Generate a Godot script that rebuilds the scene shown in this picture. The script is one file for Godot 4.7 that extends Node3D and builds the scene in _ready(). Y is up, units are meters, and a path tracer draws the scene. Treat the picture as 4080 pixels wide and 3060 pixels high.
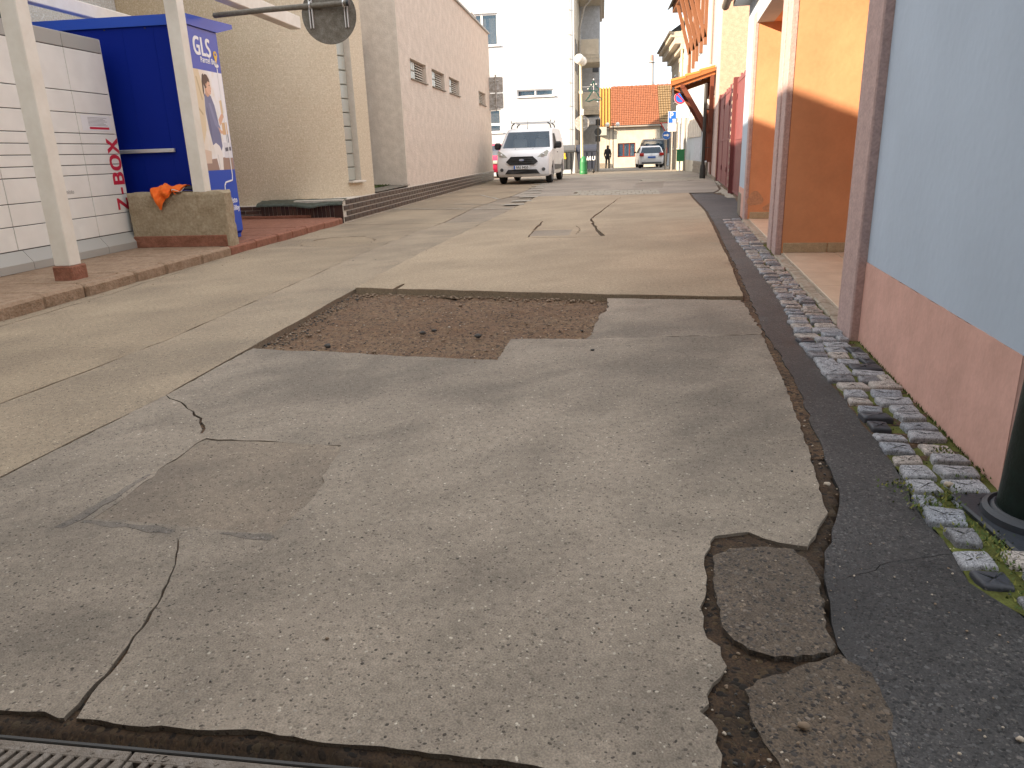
extends Node3D

# ---------- shared state ----------
const RO := Vector3(1.24, 0, -2.32)          # a point on the base line of the right-hand frontage
const RA := 5.26                             # degrees by which that frontage turns away from the street axis
var counts := {}
var mats := {}
var texs := {}
var rng := RandomNumberGenerator.new()
var noise_a := FastNoiseLite.new()
var noise_b := FastNoiseLite.new()
var TR: Transform3D                          # frame of the right frontage: x into the building, -z along the street

func _ready():
	rng.seed = 4711
	noise_a.seed = 5; noise_a.frequency = 1.0; noise_a.fractal_octaves = 4
	noise_b.seed = 9; noise_b.frequency = 1.0; noise_b.noise_type = FastNoiseLite.TYPE_CELLULAR
	TR = Transform3D(Basis(Vector3.UP, deg_to_rad(-RA)), RO)
	camera_and_light()
	make_materials()
	build_ground()
	build_left()
	build_right()
	build_far()
	build_street_things()
	build_small()

func camera_and_light():
	var cam := Camera3D.new()
	cam.name = "camera"
	cam.rotation_order = EULER_ORDER_YXZ
	cam.position = Vector3(0, 1.05, 0)
	cam.rotation_degrees = Vector3(-17.35, 7.215, -1.93)
	cam.fov = rad_to_deg(2.0 * atan(1530.0 / 2950.0))
	cam.near = 0.05
	cam.far = 2000.0
	add_child(cam)
	cam.current = true
	var env := Environment.new()
	var sky := Sky.new()
	var sm := ProceduralSkyMaterial.new()
	sm.sky_top_color = Color(0.715, 0.72, 0.73)
	sm.sky_horizon_color = Color(0.66, 0.72, 0.75)
	sm.sky_curve = 0.12
	sm.ground_horizon_color = Color(0.6, 0.6, 0.58)
	sm.ground_bottom_color = Color(0.3, 0.28, 0.26)
	sm.sun_angle_max = 40.0
	sm.sun_curve = 0.12
	sm.energy_multiplier = 1.0
	sky.sky_material = sm
	env.background_mode = Environment.BG_SKY
	env.sky = sky
	env.ambient_light_source = Environment.AMBIENT_SOURCE_SKY
	env.tonemap_mode = Environment.TONE_MAPPER_LINEAR
	env.tonemap_exposure = 3.5
	env.sdfgi_enabled = true
	env.ssao_enabled = true
	env.ssil_enabled = true
	var we := WorldEnvironment.new()
	we.name = "world_environment"
	we.environment = env
	add_child(we)
	var sun := DirectionalLight3D.new()
	sun.name = "sun"
	sun.light_energy = 1.06
	sun.light_color = Color(1.0, 0.91, 0.80)
	sun.light_angular_distance = 0.53
	sun.shadow_enabled = true
	add_child(sun)
	sun.look_at_from_position(Vector3.ZERO, Vector3(1.0, -0.40, -0.65), Vector3.UP)

# ---------- naming and nodes ----------
func uniq(parent: Node, called: String) -> String:
	var k := str(parent.get_instance_id()) + called
	counts[k] = counts.get(k, 0) + 1
	return called if counts[k] == 1 else "%s_%03d" % [called, counts[k] - 1]

func thing(called: String, label: String, category: String, at := Transform3D.IDENTITY, group := "") -> Node3D:
	var n := Node3D.new()
	n.name = uniq(self, called)
	add_child(n)
	n.transform = at
	n.set_meta("label", label)
	n.set_meta("category", category)
	if group != "":
		n.set_meta("group", group)
	return n

func setting(called: String) -> Node3D:
	var n := Node3D.new()
	n.name = uniq(self, called)
	add_child(n)
	n.set_meta("kind", "structure")
	return n

func put(parent: Node, called: String, shape, m: Material, xf := Transform3D.IDENTITY) -> MeshInstance3D:
	var o := MeshInstance3D.new()
	o.name = uniq(parent, called)
	o.mesh = shape.commit() if shape is SurfaceTool else shape
	o.material_override = m
	o.transform = xf
	parent.add_child(o)
	return o

func at(x: float, y: float, z: float, turn := 0.0) -> Transform3D:
	return Transform3D(Basis(Vector3.UP, deg_to_rad(turn)), Vector3(x, y, z))

func rw(s: float, y: float, d: float) -> Vector3:
	return TR * Vector3(d, y, -s)

# ---------- shapes ----------
func S() -> SurfaceTool:
	var st := SurfaceTool.new()
	st.begin(Mesh.PRIMITIVE_TRIANGLES)
	return st

func tri(st: SurfaceTool, a: Vector3, b: Vector3, c: Vector3, out: Vector3):
	var n := (b - a).cross(c - a)
	if n.length_squared() < 1e-16:
		return
	n = n.normalized()
	if n.dot(out) < 0.0:
		n = -n
		st.set_normal(n); st.add_vertex(a)
		st.set_normal(n); st.add_vertex(b)
		st.set_normal(n); st.add_vertex(c)
	else:
		st.set_normal(n); st.add_vertex(a)
		st.set_normal(n); st.add_vertex(c)
		st.set_normal(n); st.add_vertex(b)

func quad(st: SurfaceTool, a: Vector3, b: Vector3, c: Vector3, d: Vector3, out: Vector3):
	tri(st, a, b, c, out)
	tri(st, a, c, d, out)

# triangle with its own normals
func trin(st: SurfaceTool, p: Array, n: Array):
	var g: Vector3 = (p[1] - p[0]).cross(p[2] - p[0])
	var o := [0, 1, 2] if g.dot(n[0] + n[1] + n[2]) < 0.0 else [0, 2, 1]
	for k in o:
		st.set_normal(n[k]); st.add_vertex(p[k])

# box from a to b with chamfered edges
func box(st: SurfaceTool, a: Vector3, b: Vector3, r := 0.004, xf := Transform3D.IDENTITY):
	var lo := Vector3(min(a.x, b.x), min(a.y, b.y), min(a.z, b.z))
	var hi := Vector3(max(a.x, b.x), max(a.y, b.y), max(a.z, b.z))
	var h := (hi - lo) * 0.5
	var c := (hi + lo) * 0.5
	r = min(r, min(h.x, min(h.y, h.z)) * 0.9)
	for ax in 3:
		var u := (ax + 1) % 3
		var v := (ax + 2) % 3
		for sg in [-1.0, 1.0]:
			var q := []
			for k in [[-1, -1], [1, -1], [1, 1], [-1, 1]]:
				var p := Vector3.ZERO
				p[ax] = sg * h[ax]; p[u] = k[0] * (h[u] - r); p[v] = k[1] * (h[v] - r)
				q.append(xf * (c + p))
			var o := Vector3.ZERO
			o[ax] = sg
			quad(st, q[0], q[1], q[2], q[3], xf.basis * o)
		if r <= 0.0001:
			continue
		for su in [-1.0, 1.0]:
			for sv in [-1.0, 1.0]:
				var q := []
				for k in [[-1, 0], [1, 0], [1, 1], [-1, 1]]:
					var p := Vector3.ZERO
					p[ax] = k[0] * (h[ax] - r)
					p[u] = su * (h[u] - (r if k[1] == 1 else 0.0))
					p[v] = sv * (h[v] - (0.0 if k[1] == 1 else r))
					q.append(xf * (c + p))
				var o := Vector3.ZERO
				o[u] = su; o[v] = sv
				quad(st, q[0], q[1], q[2], q[3], xf.basis * o)
	if r > 0.0001:
		for sx in [-1.0, 1.0]:
			for sy in [-1.0, 1.0]:
				for sz in [-1.0, 1.0]:
					var s := Vector3(sx, sy, sz)
					var e := s * h
					tri(st, xf * (c + e - Vector3(0, sy * r, sz * r)), xf * (c + e - Vector3(sx * r, 0, sz * r)), xf * (c + e - Vector3(sx * r, sy * r, 0)), xf.basis * s)

func boxm(a: Vector3, b: Vector3, r := 0.004) -> SurfaceTool:
	var st := S()
	box(st, a, b, r)
	return st

# bar of rectangular section between two points
func bar(st: SurfaceTool, p: Vector3, q: Vector3, w: float, h: float, r := 0.005, up := Vector3.UP):
	var z := (q - p).normalized()
	if abs(z.dot(up)) > 0.98:
		up = Vector3.RIGHT
	var x := up.cross(z).normalized()
	var y := z.cross(x)
	box(st, Vector3(-w / 2, -h / 2, 0), Vector3(w / 2, h / 2, (q - p).length()), r, Transform3D(Basis(x, y, z), p))

func tube(st: SurfaceTool, pts: Array, rad, sides := 10, caps := true):
	var rings := []
	var norms := []
	var x := Vector3.ZERO
	for i in pts.size():
		var t: Vector3 = (pts[min(i + 1, pts.size() - 1)] - pts[max(i - 1, 0)]).normalized()
		if x == Vector3.ZERO:
			x = t.cross(Vector3.UP if abs(t.y) < 0.9 else Vector3.RIGHT).normalized()
		else:
			x = (x - t * x.dot(t)).normalized()
		var y := t.cross(x)
		var ring := []
		var nr := []
		var r: float = rad[i] if rad is Array else rad
		for k in sides:
			var a := TAU * k / sides
			var n := x * cos(a) + y * sin(a)
			nr.append(n); ring.append(pts[i] + n * r)
		rings.append(ring); norms.append(nr)
	for i in pts.size() - 1:
		for k in sides:
			var l := (k + 1) % sides
			trin(st, [rings[i][k], rings[i + 1][k], rings[i + 1][l]], [norms[i][k], norms[i + 1][k], norms[i + 1][l]])
			trin(st, [rings[i][k], rings[i + 1][l], rings[i][l]], [norms[i][k], norms[i + 1][l], norms[i][l]])
	if caps:
		for e in [0, pts.size() - 1]:
			var o: Vector3 = (pts[0] - pts[1]) if e == 0 else (pts[e] - pts[e - 1])
			for k in sides:
				tri(st, pts[e], rings[e][k], rings[e][(k + 1) % sides], o)

# profile of [radius, height] turned about y
func lathe(st: SurfaceTool, prof: Array, sides := 20, xf := Transform3D.IDENTITY):
	for i in prof.size() - 1:
		var a: Array = prof[i]
		var b: Array = prof[i + 1]
		var sl := Vector2(b[1] - a[1], a[0] - b[0]).normalized()
		for k in sides:
			var t0 := TAU * k / sides
			var t1 := TAU * (k + 1) / sides
			var d0 := Vector3(cos(t0), 0, sin(t0))
			var d1 := Vector3(cos(t1), 0, sin(t1))
			var n0 := xf.basis * (d0 * sl.x + Vector3(0, sl.y, 0))
			var n1 := xf.basis * (d1 * sl.x + Vector3(0, sl.y, 0))
			var p := [xf * (d0 * a[0] + Vector3(0, a[1], 0)), xf * (d1 * a[0] + Vector3(0, a[1], 0)), xf * (d1 * b[0] + Vector3(0, b[1], 0)), xf * (d0 * b[0] + Vector3(0, b[1], 0))]
			if a[0] > 1e-5:
				trin(st, [p[0], p[1], p[2]], [n0, n1, n1])
			if b[0] > 1e-5:
				trin(st, [p[0], p[2], p[3]], [n0, n1, n0])

func ball(st: SurfaceTool, c: Vector3, r: float, sides := 20, squash := 1.0):
	var n := sides / 2
	for i in n:
		for k in sides:
			var q := []
			var m := []
			for e in [[i, k], [i + 1, k], [i + 1, k + 1], [i, k + 1]]:
				var p: float = PI * e[0] / n
				var t: float = TAU * e[1] / sides
				var d := Vector3(sin(p) * cos(t), cos(p), sin(p) * sin(t))
				m.append(d); q.append(c + Vector3(d.x, d.y * squash, d.z) * r)
			if i < n - 1:
				trin(st, [q[0], q[1], q[2]], [m[0], m[1], m[2]])
			if i > 0:
				trin(st, [q[0], q[2], q[3]], [m[0], m[2], m[3]])

# polygon in local xy, thick along z from 0 to t
func plate(st: SurfaceTool, poly: PackedVector2Array, t: float, xf := Transform3D.IDENTITY):
	var ids := Geometry2D.triangulate_polygon(poly)
	for z in [0.0, t]:
		for i in range(0, ids.size(), 3):
			var p := []
			for k in 3:
				var v := poly[ids[i + k]]
				p.append(xf * Vector3(v.x, v.y, z))
			tri(st, p[0], p[1], p[2], xf.basis * Vector3(0, 0, 1.0 if z > 0.0 else -1.0))
	var cw := 1.0 if Geometry2D.is_polygon_clockwise(poly) else -1.0
	for i in poly.size():
		var a := poly[i]
		var b := poly[(i + 1) % poly.size()]
		var e := (b - a).normalized()
		quad(st, xf * Vector3(a.x, a.y, 0), xf * Vector3(b.x, b.y, 0), xf * Vector3(b.x, b.y, t), xf * Vector3(a.x, a.y, t), xf.basis * (Vector3(-e.y, e.x, 0) * cw))

func disc_poly(r: float, n := 32, c := Vector2.ZERO) -> PackedVector2Array:
	var p := PackedVector2Array()
	for k in n:
		p.append(c + Vector2(cos(TAU * k / n), sin(TAU * k / n)) * r)
	return p

func round_rect(w: float, h: float, r: float, c := Vector2.ZERO) -> PackedVector2Array:
	var p := PackedVector2Array()
	for q in 4:
		var o := c + Vector2((w / 2 - r) * (1 if q in [0, 3] else -1), (h / 2 - r) * (1 if q in [0, 1] else -1))
		for k in 5:
			var a := PI / 2 * (q + k / 4.0)
			p.append(o + Vector2(cos(a), sin(a)) * r)
	return p

func text(parent: Node, called: String, words: String, size: float, m: Material, xf: Transform3D, depth := 0.003, weight := 400, stretch := 1.0) -> MeshInstance3D:
	var t := TextMesh.new()
	var f := SystemFont.new()
	f.font_names = PackedStringArray(["Droid Sans"])
	f.font_weight = weight
	t.font = f
	t.text = words
	t.font_size = 64
	t.pixel_size = size / 46.0
	t.depth = depth
	t.curve_step = 2.0
	xf.basis = xf.basis * Basis.from_scale(Vector3(stretch, 1, 1))
	return put(parent, called, t, m, xf)

func pv(a: Array) -> PackedVector2Array:
	var p := PackedVector2Array()
	for i in range(0, a.size(), 2):
		p.append(Vector2(a[i], a[i + 1]))
	return p

# ---------- textures and materials ----------
func height_bytes(size: int, layers: Array) -> PackedFloat32Array:
	var acc := PackedFloat32Array()
	acc.resize(size * size)
	for l in layers:
		var n := FastNoiseLite.new()
		n.frequency = l[0]
		n.seed = l[2]
		n.noise_type = l[3] if l.size() > 3 else FastNoiseLite.TYPE_SIMPLEX_SMOOTH
		n.fractal_octaves = l[4] if l.size() > 4 else 3
		if n.noise_type == FastNoiseLite.TYPE_CELLULAR:
			n.fractal_type = FastNoiseLite.FRACTAL_NONE
			n.cellular_return_type = FastNoiseLite.RETURN_CELL_VALUE if l.size() > 5 else FastNoiseLite.RETURN_DISTANCE
		var b: PackedByteArray = n.get_seamless_image(size, size).get_data()
		var w: float = l[1] / 255.0
		for i in acc.size():
			acc[i] += w * b[i]
	return acc

func tex(key: String, size: int, layers: Array, c0: Color, c1: Color, contrast := 1.0) -> ImageTexture:
	if texs.has(key):
		return texs[key]
	var h := height_bytes(size, layers)
	var tot := 0.0
	for l in layers:
		tot += l[1]
	var d := PackedByteArray()
	d.resize(size * size * 3)
	for i in h.size():
		var v: float = clamp((h[i] / tot - 0.5) * contrast + 0.5, 0.0, 1.0)
		d[i * 3] = int(255.0 * lerp(c0.r, c1.r, v))
		d[i * 3 + 1] = int(255.0 * lerp(c0.g, c1.g, v))
		d[i * 3 + 2] = int(255.0 * lerp(c0.b, c1.b, v))
	var t := ImageTexture.create_from_image(Image.create_from_data(size, size, false, Image.FORMAT_RGB8, d))
	texs[key] = t
	return t

func nrm(key: String, size: int, layers: Array, strength := 3.0) -> ImageTexture:
	if texs.has(key):
		return texs[key]
	var h := height_bytes(size, layers)
	var tot := 0.0
	for l in layers:
		tot += l[1]
	var d := PackedByteArray()
	d.resize(size * size)
	for i in h.size():
		d[i] = int(255.0 * clamp(h[i] / tot, 0.0, 1.0))
	var im := Image.create_from_data(size, size, false, Image.FORMAT_L8, d)
	im.convert(Image.FORMAT_RGBA8)
	im.bump_map_to_normal_map(strength)
	var t := ImageTexture.create_from_image(im)
	texs[key] = t
	return t

# stony asphalt: a grained binder with many small stones of given colours; returns [colour, normal]
func stones(key: String, size: int, sd: int, base: Color, cols: Array, n: int, rmin: float, rmax: float, grain: float) -> Array:
	var r := RandomNumberGenerator.new()
	r.seed = sd
	var h := height_bytes(size, [[0.11, 1.0, sd, FastNoiseLite.TYPE_SIMPLEX, 3], [0.02, 0.6, sd + 1]])
	var d := PackedByteArray()
	d.resize(size * size * 3)
	var hb := PackedByteArray()
	hb.resize(size * size)
	for i in h.size():
		var v: float = 1.0 + (h[i] / 1.6 - 0.5) * grain
		d[i * 3] = int(clamp(255.0 * base.r * v, 0.0, 255.0))
		d[i * 3 + 1] = int(clamp(255.0 * base.g * v, 0.0, 255.0))
		d[i * 3 + 2] = int(clamp(255.0 * base.b * v, 0.0, 255.0))
		hb[i] = int(clamp(60.0 + 90.0 * h[i] / 1.6, 0.0, 255.0))
	for k in n:
		var cx := r.randi() % size
		var cy := r.randi() % size
		var a := rmin + (rmax - rmin) * pow(r.randf(), 3.0)
		var b := a * r.randf_range(0.45, 0.95)
		var t := r.randf() * PI
		var c: Color = cols[r.randi() % cols.size()]
		var sh := r.randf_range(0.8, 1.15)
		var ct := cos(t)
		var s_t := sin(t)
		var ri := int(ceil(a))
		var hh := r.randf_range(0.5, 1.0)
		for y in range(-ri, ri + 1):
			for x in range(-ri, ri + 1):
				var u := (x * ct + y * s_t) / a
				var w := (y * ct - x * s_t) / b
				var q := u * u + w * w
				if q > 1.0:
					continue
				var i := posmod(cy + y, size) * size + posmod(cx + x, size)
				d[i * 3] = int(min(255.0, 255.0 * c.r * sh))
				d[i * 3 + 1] = int(min(255.0, 255.0 * c.g * sh))
				d[i * 3 + 2] = int(min(255.0, 255.0 * c.b * sh))
				hb[i] = int(clamp(90.0 + 120.0 * hh * (1.0 - q * q), 0.0, 255.0))
	var im := Image.create_from_data(size, size, false, Image.FORMAT_L8, hb)
	im.convert(Image.FORMAT_RGBA8)
	im.bump_map_to_normal_map(2.6)
	return [ImageTexture.create_from_image(Image.create_from_data(size, size, false, Image.FORMAT_RGB8, d)), ImageTexture.create_from_image(im)]

# colours are given as real-world (linear) values
func mat(key: String, c: Color, rough := 0.8, t = null, n = null, scale := 1.0, nscale := 1.0, metal := 0.0) -> StandardMaterial3D:
	var m := StandardMaterial3D.new()
	m.resource_name = key
	m.albedo_color = c.linear_to_srgb()
	m.roughness = rough
	m.metallic = metal
	if t or n:
		m.uv1_triplanar = true
		m.uv1_world_triplanar = true
		m.uv1_scale = Vector3.ONE * scale
	if t:
		m.albedo_texture = t
	if n:
		m.normal_enabled = true
		m.normal_texture = n
		m.normal_scale = nscale
	mats[key] = m
	return m

func C(r: float, g: float, b: float) -> Color:
	return Color(r, g, b)

func make_materials():
	var W := Color(1, 1, 1)
	var fine := tex("fine", 256, [[0.12, 1.0, 1], [0.03, 0.7, 2]], Color(0.8, 0.8, 0.8), W, 1.4)
	var blotch := tex("blotch", 512, [[0.006, 1.0, 3], [0.03, 0.6, 4], [0.15, 0.35, 7]], Color(0.90, 0.895, 0.885), W, 1.6)
	var grime := tex("grime", 512, [[0.01, 1.0, 13], [0.05, 0.8, 14], [0.2, 0.5, 17]], Color(0.66, 0.62, 0.56), W, 1.8)
	var pl_n := nrm("pl_n", 256, [[0.10, 1.0, 21], [0.25, 0.5, 22]], 2.0)
	var rc_n := nrm("rc_n", 512, [[0.055, 1.0, 31, FastNoiseLite.TYPE_CELLULAR], [0.12, 0.8, 32]], 7.0)
	var rc_t := tex("rc_t", 512, [[0.055, 1.0, 31, FastNoiseLite.TYPE_CELLULAR], [0.02, 0.5, 33], [0.2, 0.7, 34]], Color(0.82, 0.79, 0.73), W, 1.6)
	var con_t := tex("con_t", 512, [[0.04, 1.0, 41], [0.2, 0.8, 42], [0.01, 0.8, 43]], Color(0.72, 0.68, 0.62), W, 1.5)
	var con_n := nrm("con_n", 512, [[0.08, 1.0, 41], [0.25, 0.6, 42]], 4.0)
	tex("clean", 256, [[0.01, 1.0, 71], [0.2, 0.2, 72]], Color(0.95, 0.95, 0.95), W)
	var wood_t := tex("wood_t", 256, [[0.02, 1.0, 51], [0.1, 0.5, 52]], Color(0.94, 0.93, 0.915), W, 1.2)
	# road surfaces
	var light_st := [Color(0.70, 0.66, 0.615), Color(0.62, 0.58, 0.53), Color(0.57, 0.535, 0.49), Color(0.67, 0.63, 0.58), Color(0.60, 0.565, 0.52), Color(0.63, 0.59, 0.545), Color(0.68, 0.64, 0.59), Color(0.52, 0.485, 0.45), Color(0.83, 0.80, 0.75), Color(0.38, 0.355, 0.33), Color(0.64, 0.60, 0.55), Color(0.58, 0.54, 0.50)]
	var a1 := stones("a1", 2048, 61, Color(0.66, 0.62, 0.57), light_st, 42000, 1.2, 6.0, 0.45)
	var a2 := stones("a2", 1024, 62, Color(0.275, 0.268, 0.265), [Color(0.35, 0.345, 0.345), Color(0.40, 0.395, 0.39), Color(0.15, 0.147, 0.15), Color(0.21, 0.205, 0.205), Color(0.17, 0.167, 0.17), Color(0.24, 0.236, 0.236), Color(0.44, 0.42, 0.40)], 22000, 1.5, 6.5, 0.9)
	var a3 := stones("a3", 1024, 63, Color(0.42, 0.38, 0.34), [Color(0.5, 0.47, 0.44), Color(0.3, 0.29, 0.29), Color(0.24, 0.23, 0.23), Color(0.52, 0.47, 0.42), Color(0.4, 0.37, 0.34), Color(0.36, 0.34, 0.32)], 20000, 1.6, 7.0, 0.7)
	var dt := stones("dt", 1024, 64, Color(0.435, 0.35, 0.28), [Color(0.50, 0.42, 0.335), Color(0.27, 0.21, 0.17), Color(0.52, 0.45, 0.37), Color(0.2, 0.17, 0.15)], 12000, 1.5, 10.0, 0.9)
	for k in [["asphalt", a1, 0.62, 1.4], ["asphalt_rough", a3, 1.1, 1.8], ["asphalt_black", a2, 1.1, 2.0], ["dirt", dt, 0.9, 1.5]]:
		var m := mat(k[0], W, 0.92, k[1][0], k[1][1], k[2], k[3])
		m.vertex_color_use_as_albedo = true
	mats["asphalt_black"].roughness = 0.62
	mat("soil", C(0.42, 0.36, 0.27), 0.95, dt[0], dt[1], 1.3, 1.5)
	mat("moss_soil", C(0.15, 0.175, 0.035), 0.98, grime, dt[1], 3.0, 1.8)
	var gr := stones("gr", 512, 65, Color(0.68, 0.68, 0.69), [Color(0.84, 0.84, 0.85), Color(0.4, 0.4, 0.42), Color(0.72, 0.72, 0.74), Color(0.3, 0.3, 0.32)], 6500, 1.5, 5.0, 0.6)
	mat("granite", C(0.82, 0.83, 0.85), 0.75, gr[0], gr[1], 3.0, 0.8)
	mat("granite_blue", C(0.64, 0.68, 0.73), 0.7, gr[0], gr[1], 2.7, 0.8)
	mat("granite_warm", C(1.0, 0.90, 0.79), 0.8, gr[0], gr[1], 3.3, 0.8)
	mat("granite_dark", C(0.46, 0.465, 0.48), 0.65, gr[0], gr[1], 2.9, 0.8)
	mat("basalt", C(0.055, 0.06, 0.075), 0.55, fine, pl_n, 3.0, 0.5)
	mat("paving_red", C(0.36, 0.155, 0.10), 0.9, con_t, con_n, 0.9, 1.0)
	mat("paving_tan", C(0.40, 0.285, 0.20), 0.92, con_t, con_n, 0.8, 1.0)
	mat("concrete", C(0.50, 0.42, 0.30), 0.95, con_t, con_n, 1.1, 1.4)
	mat("concrete_pale", C(0.5, 0.47, 0.41), 0.93, con_t, con_n, 1.1, 1.0)
	mat("iron", C(0.30, 0.265, 0.235), 0.7, con_t, con_n, 3.0, 0.8, 0.1)
	# walls
	mat("wall_grey", C(0.52, 0.62, 0.745), 0.9, texs["clean"], pl_n, 0.4, 0.1)
	mat("wall_pinkband", C(0.78, 0.47, 0.395), 0.9, blotch, pl_n, 0.8, 0.2)
	mat("wall_pilaster", C(0.64, 0.46, 0.43), 0.9, fine, pl_n, 1.5, 0.5)
	mat("wall_orange", C(0.74, 0.355, 0.18), 0.9, blotch, pl_n, 0.3, 0.12)
	mat("wall_orange_patch", C(0.68, 0.38, 0.22), 0.9, fine, pl_n, 0.9, 0.3)
	mat("wall_peach", C(0.70, 0.44, 0.31), 0.9, fine, pl_n, 0.8, 0.3)
	mat("wall_palepink", C(0.70, 0.53, 0.48), 0.9, fine, pl_n, 0.8, 0.3)
	mat("wall_cream", C(0.66, 0.60, 0.50), 0.9, blotch, pl_n, 0.4, 0.4)
	mat("wall_white", C(0.49, 0.525, 0.555), 0.9, texs["clean"], pl_n, 0.5, 0.3)
	mat("wall_stuccowhite", C(0.72, 0.74, 0.76), 0.95, rc_t, rc_n, 1.4, 1.2)
	mat("wall_beige", C(0.66, 0.59, 0.48), 0.9, fine, pl_n, 0.5, 0.3)
	mat("wall_bluegrey", C(0.60, 0.62, 0.66), 0.9, fine, pl_n, 0.5, 0.3)
	mat("roughcast", C(0.84, 0.75, 0.61), 0.97, rc_t, rc_n, 1.5, 1.0)
	mats["roughcast"].vertex_color_use_as_albedo = true
	mat("plaster_warm", C(0.74, 0.63, 0.53), 0.95, blotch, nrm("rc2", 256, [[0.12, 1.0, 35, FastNoiseLite.TYPE_CELLULAR], [0.2, 0.6, 36]], 3.0), 0.8, 0.8)
	mat("plaster_shade", C(0.74, 0.67, 0.58), 0.95, blotch, rc_n, 1.3, 0.5)
	mat("tile_brown", C(0.075, 0.042, 0.032), 0.32, fine, pl_n, 3.0, 0.15)
	mat("tile_brown2", C(0.10, 0.058, 0.042), 0.36, fine, pl_n, 2.0, 0.15)
	mat("tile_brown3", C(0.055, 0.032, 0.027), 0.3, fine, pl_n, 2.5, 0.15)
	mat("grout", C(0.74, 0.67, 0.57), 0.95, fine, pl_n, 2.0, 0.5)
	mat("tile_floor", C(0.64, 0.54, 0.42), 0.45, blotch, pl_n, 0.9, 0.1)
	mat("tile_skirt", C(0.56, 0.46, 0.30), 0.6, fine, pl_n, 2.0, 0.3)
	mat("stone_plinth", C(0.4, 0.36, 0.31), 0.9, con_t, con_n, 0.8, 0.8)
	# metals, paints, woods
	mat("white_paint", C(0.78, 0.74, 0.66), 0.55, wood_t, null, 0.6)
	mat("locker_white", C(0.86, 0.845, 0.79), 0.42, tex("clean", 256, [[0.01, 1.0, 71], [0.2, 0.2, 72]], Color(0.95, 0.95, 0.95), W))
	mat("locker_grey", C(0.40, 0.39, 0.355), 0.5)
	mat("locker_gap", C(0.05, 0.045, 0.04), 0.8)
	mat("locker_blue", C(0.004, 0.017, 0.22), 0.5)
	mats["locker_blue"].metallic_specular = 0.2
	mat("panel_blue", C(0.012, 0.07, 0.46), 0.3)
	mat("red_ink", C(0.55, 0.02, 0.05), 0.5)
	mat("grey_ink", C(0.25, 0.24, 0.23), 0.6)
	mat("white_ink", C(0.85, 0.85, 0.86), 0.45)
	mat("yellow_ink", C(0.8, 0.5, 0.03), 0.45)
	mat("blue_ink", C(0.02, 0.13, 0.55), 0.45)
	mat("black_ink", C(0.02, 0.02, 0.022), 0.6)
	mat("galv", C(0.58, 0.58, 0.58), 0.5, grime, null, 1.2, 1.0, 0.15)
	mat("galv_dark", C(0.24, 0.225, 0.195), 0.6, grime, null, 2.0, 1.0, 0.2)
	mat("alu", C(0.62, 0.62, 0.61), 0.4, null, null, 1.0, 1.0, 0.6)
	mat("sheet_green", C(0.10, 0.125, 0.105), 0.45, grime, pl_n, 2.5, 0.3, 0.3)
	mat("moss", C(0.06, 0.085, 0.02), 0.98)
	mat("gate_red", C(0.25, 0.07, 0.072), 0.55, blotch, null, 0.7)
	mat("gate_dark", C(0.14, 0.03, 0.028), 0.6)
	mat("wood_orange", C(0.40, 0.135, 0.035), 0.6, wood_t, null, 1.5)
	mat("wood_dark", C(0.15, 0.035, 0.012), 0.6, wood_t, null, 1.5)
	mat("wood_mid", C(0.24, 0.095, 0.04), 0.65, wood_t, null, 1.2)
	mat("rooftile", C(0.44, 0.17, 0.085), 0.85, grime, null, 0.8)
	mat("rooftile_brown", C(0.36, 0.25, 0.13), 0.9, grime, null, 1.5)
	mat("rooftile_orange", C(0.62, 0.20, 0.04), 0.8, blotch, null, 1.0)
	mat("roof_yellow", C(0.62, 0.30, 0.055), 0.7, blotch, null, 1.0)
	mat("roof_dark", C(0.10, 0.09, 0.08), 0.7)
	mat("pipe_dark", C(0.03, 0.028, 0.025), 0.5)
	mat("pipe_grey", C(0.36, 0.32, 0.27), 0.6)
	mat("pipe_cream", C(0.72, 0.62, 0.42), 0.6)
	mat("lamp_green", C(0.012, 0.03, 0.026), 0.4, grime, pl_n, 2.0, 0.3, 0.2)
	mat("rubber", C(0.035, 0.042, 0.055), 0.5, fine, pl_n, 3.0, 0.3)
	mat("plastic_green", C(0.03, 0.20, 0.07), 0.45)
	mat("plastic_darkgrey", C(0.06, 0.065, 0.07), 0.5)
	mat("plastic_grey", C(0.10, 0.105, 0.11), 0.55)
	mat("plastic_navy", C(0.035, 0.042, 0.065), 0.5)
	mat("globe", C(0.82, 0.80, 0.74), 0.3)
	mat("garland", C(0.02, 0.07, 0.06), 0.9)
	mat("cloth_orange", C(0.85, 0.155, 0.012), 0.8)
	mat("cloth_silver", C(0.6, 0.6, 0.55), 0.5)
	mat("black_leather", C(0.02, 0.02, 0.022), 0.6)
	mat("road_white", C(0.55, 0.53, 0.48), 0.9, grime, null, 1.5)
	mat("window_white", C(0.82, 0.82, 0.82), 0.4)
	mat("window_wood", C(0.20, 0.03, 0.015), 0.5)
	mat("curtain", C(0.35, 0.37, 0.40), 0.9)
	mat("curtain_dark", C(0.10, 0.11, 0.13), 0.9)
	mat("interior", C(0.05, 0.055, 0.06), 0.9)
	mat("glassblock", C(0.46, 0.46, 0.40), 0.2)
	mat("glassblock_dark", C(0.07, 0.055, 0.04), 0.25)
	mat("paint_white", C(0.80, 0.80, 0.81), 0.28)
	mats["paint_white"].clearcoat_enabled = true
	mat("paint_pink", C(0.75, 0.03, 0.12), 0.3)
	mat("paint_brown", C(0.10, 0.08, 0.07), 0.3, null, null, 1.0, 1.0, 0.3)
	mat("tyre", C(0.02, 0.02, 0.02), 0.85)
	mat("rim", C(0.35, 0.35, 0.36), 0.4, null, null, 1.0, 1.0, 0.5)
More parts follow.
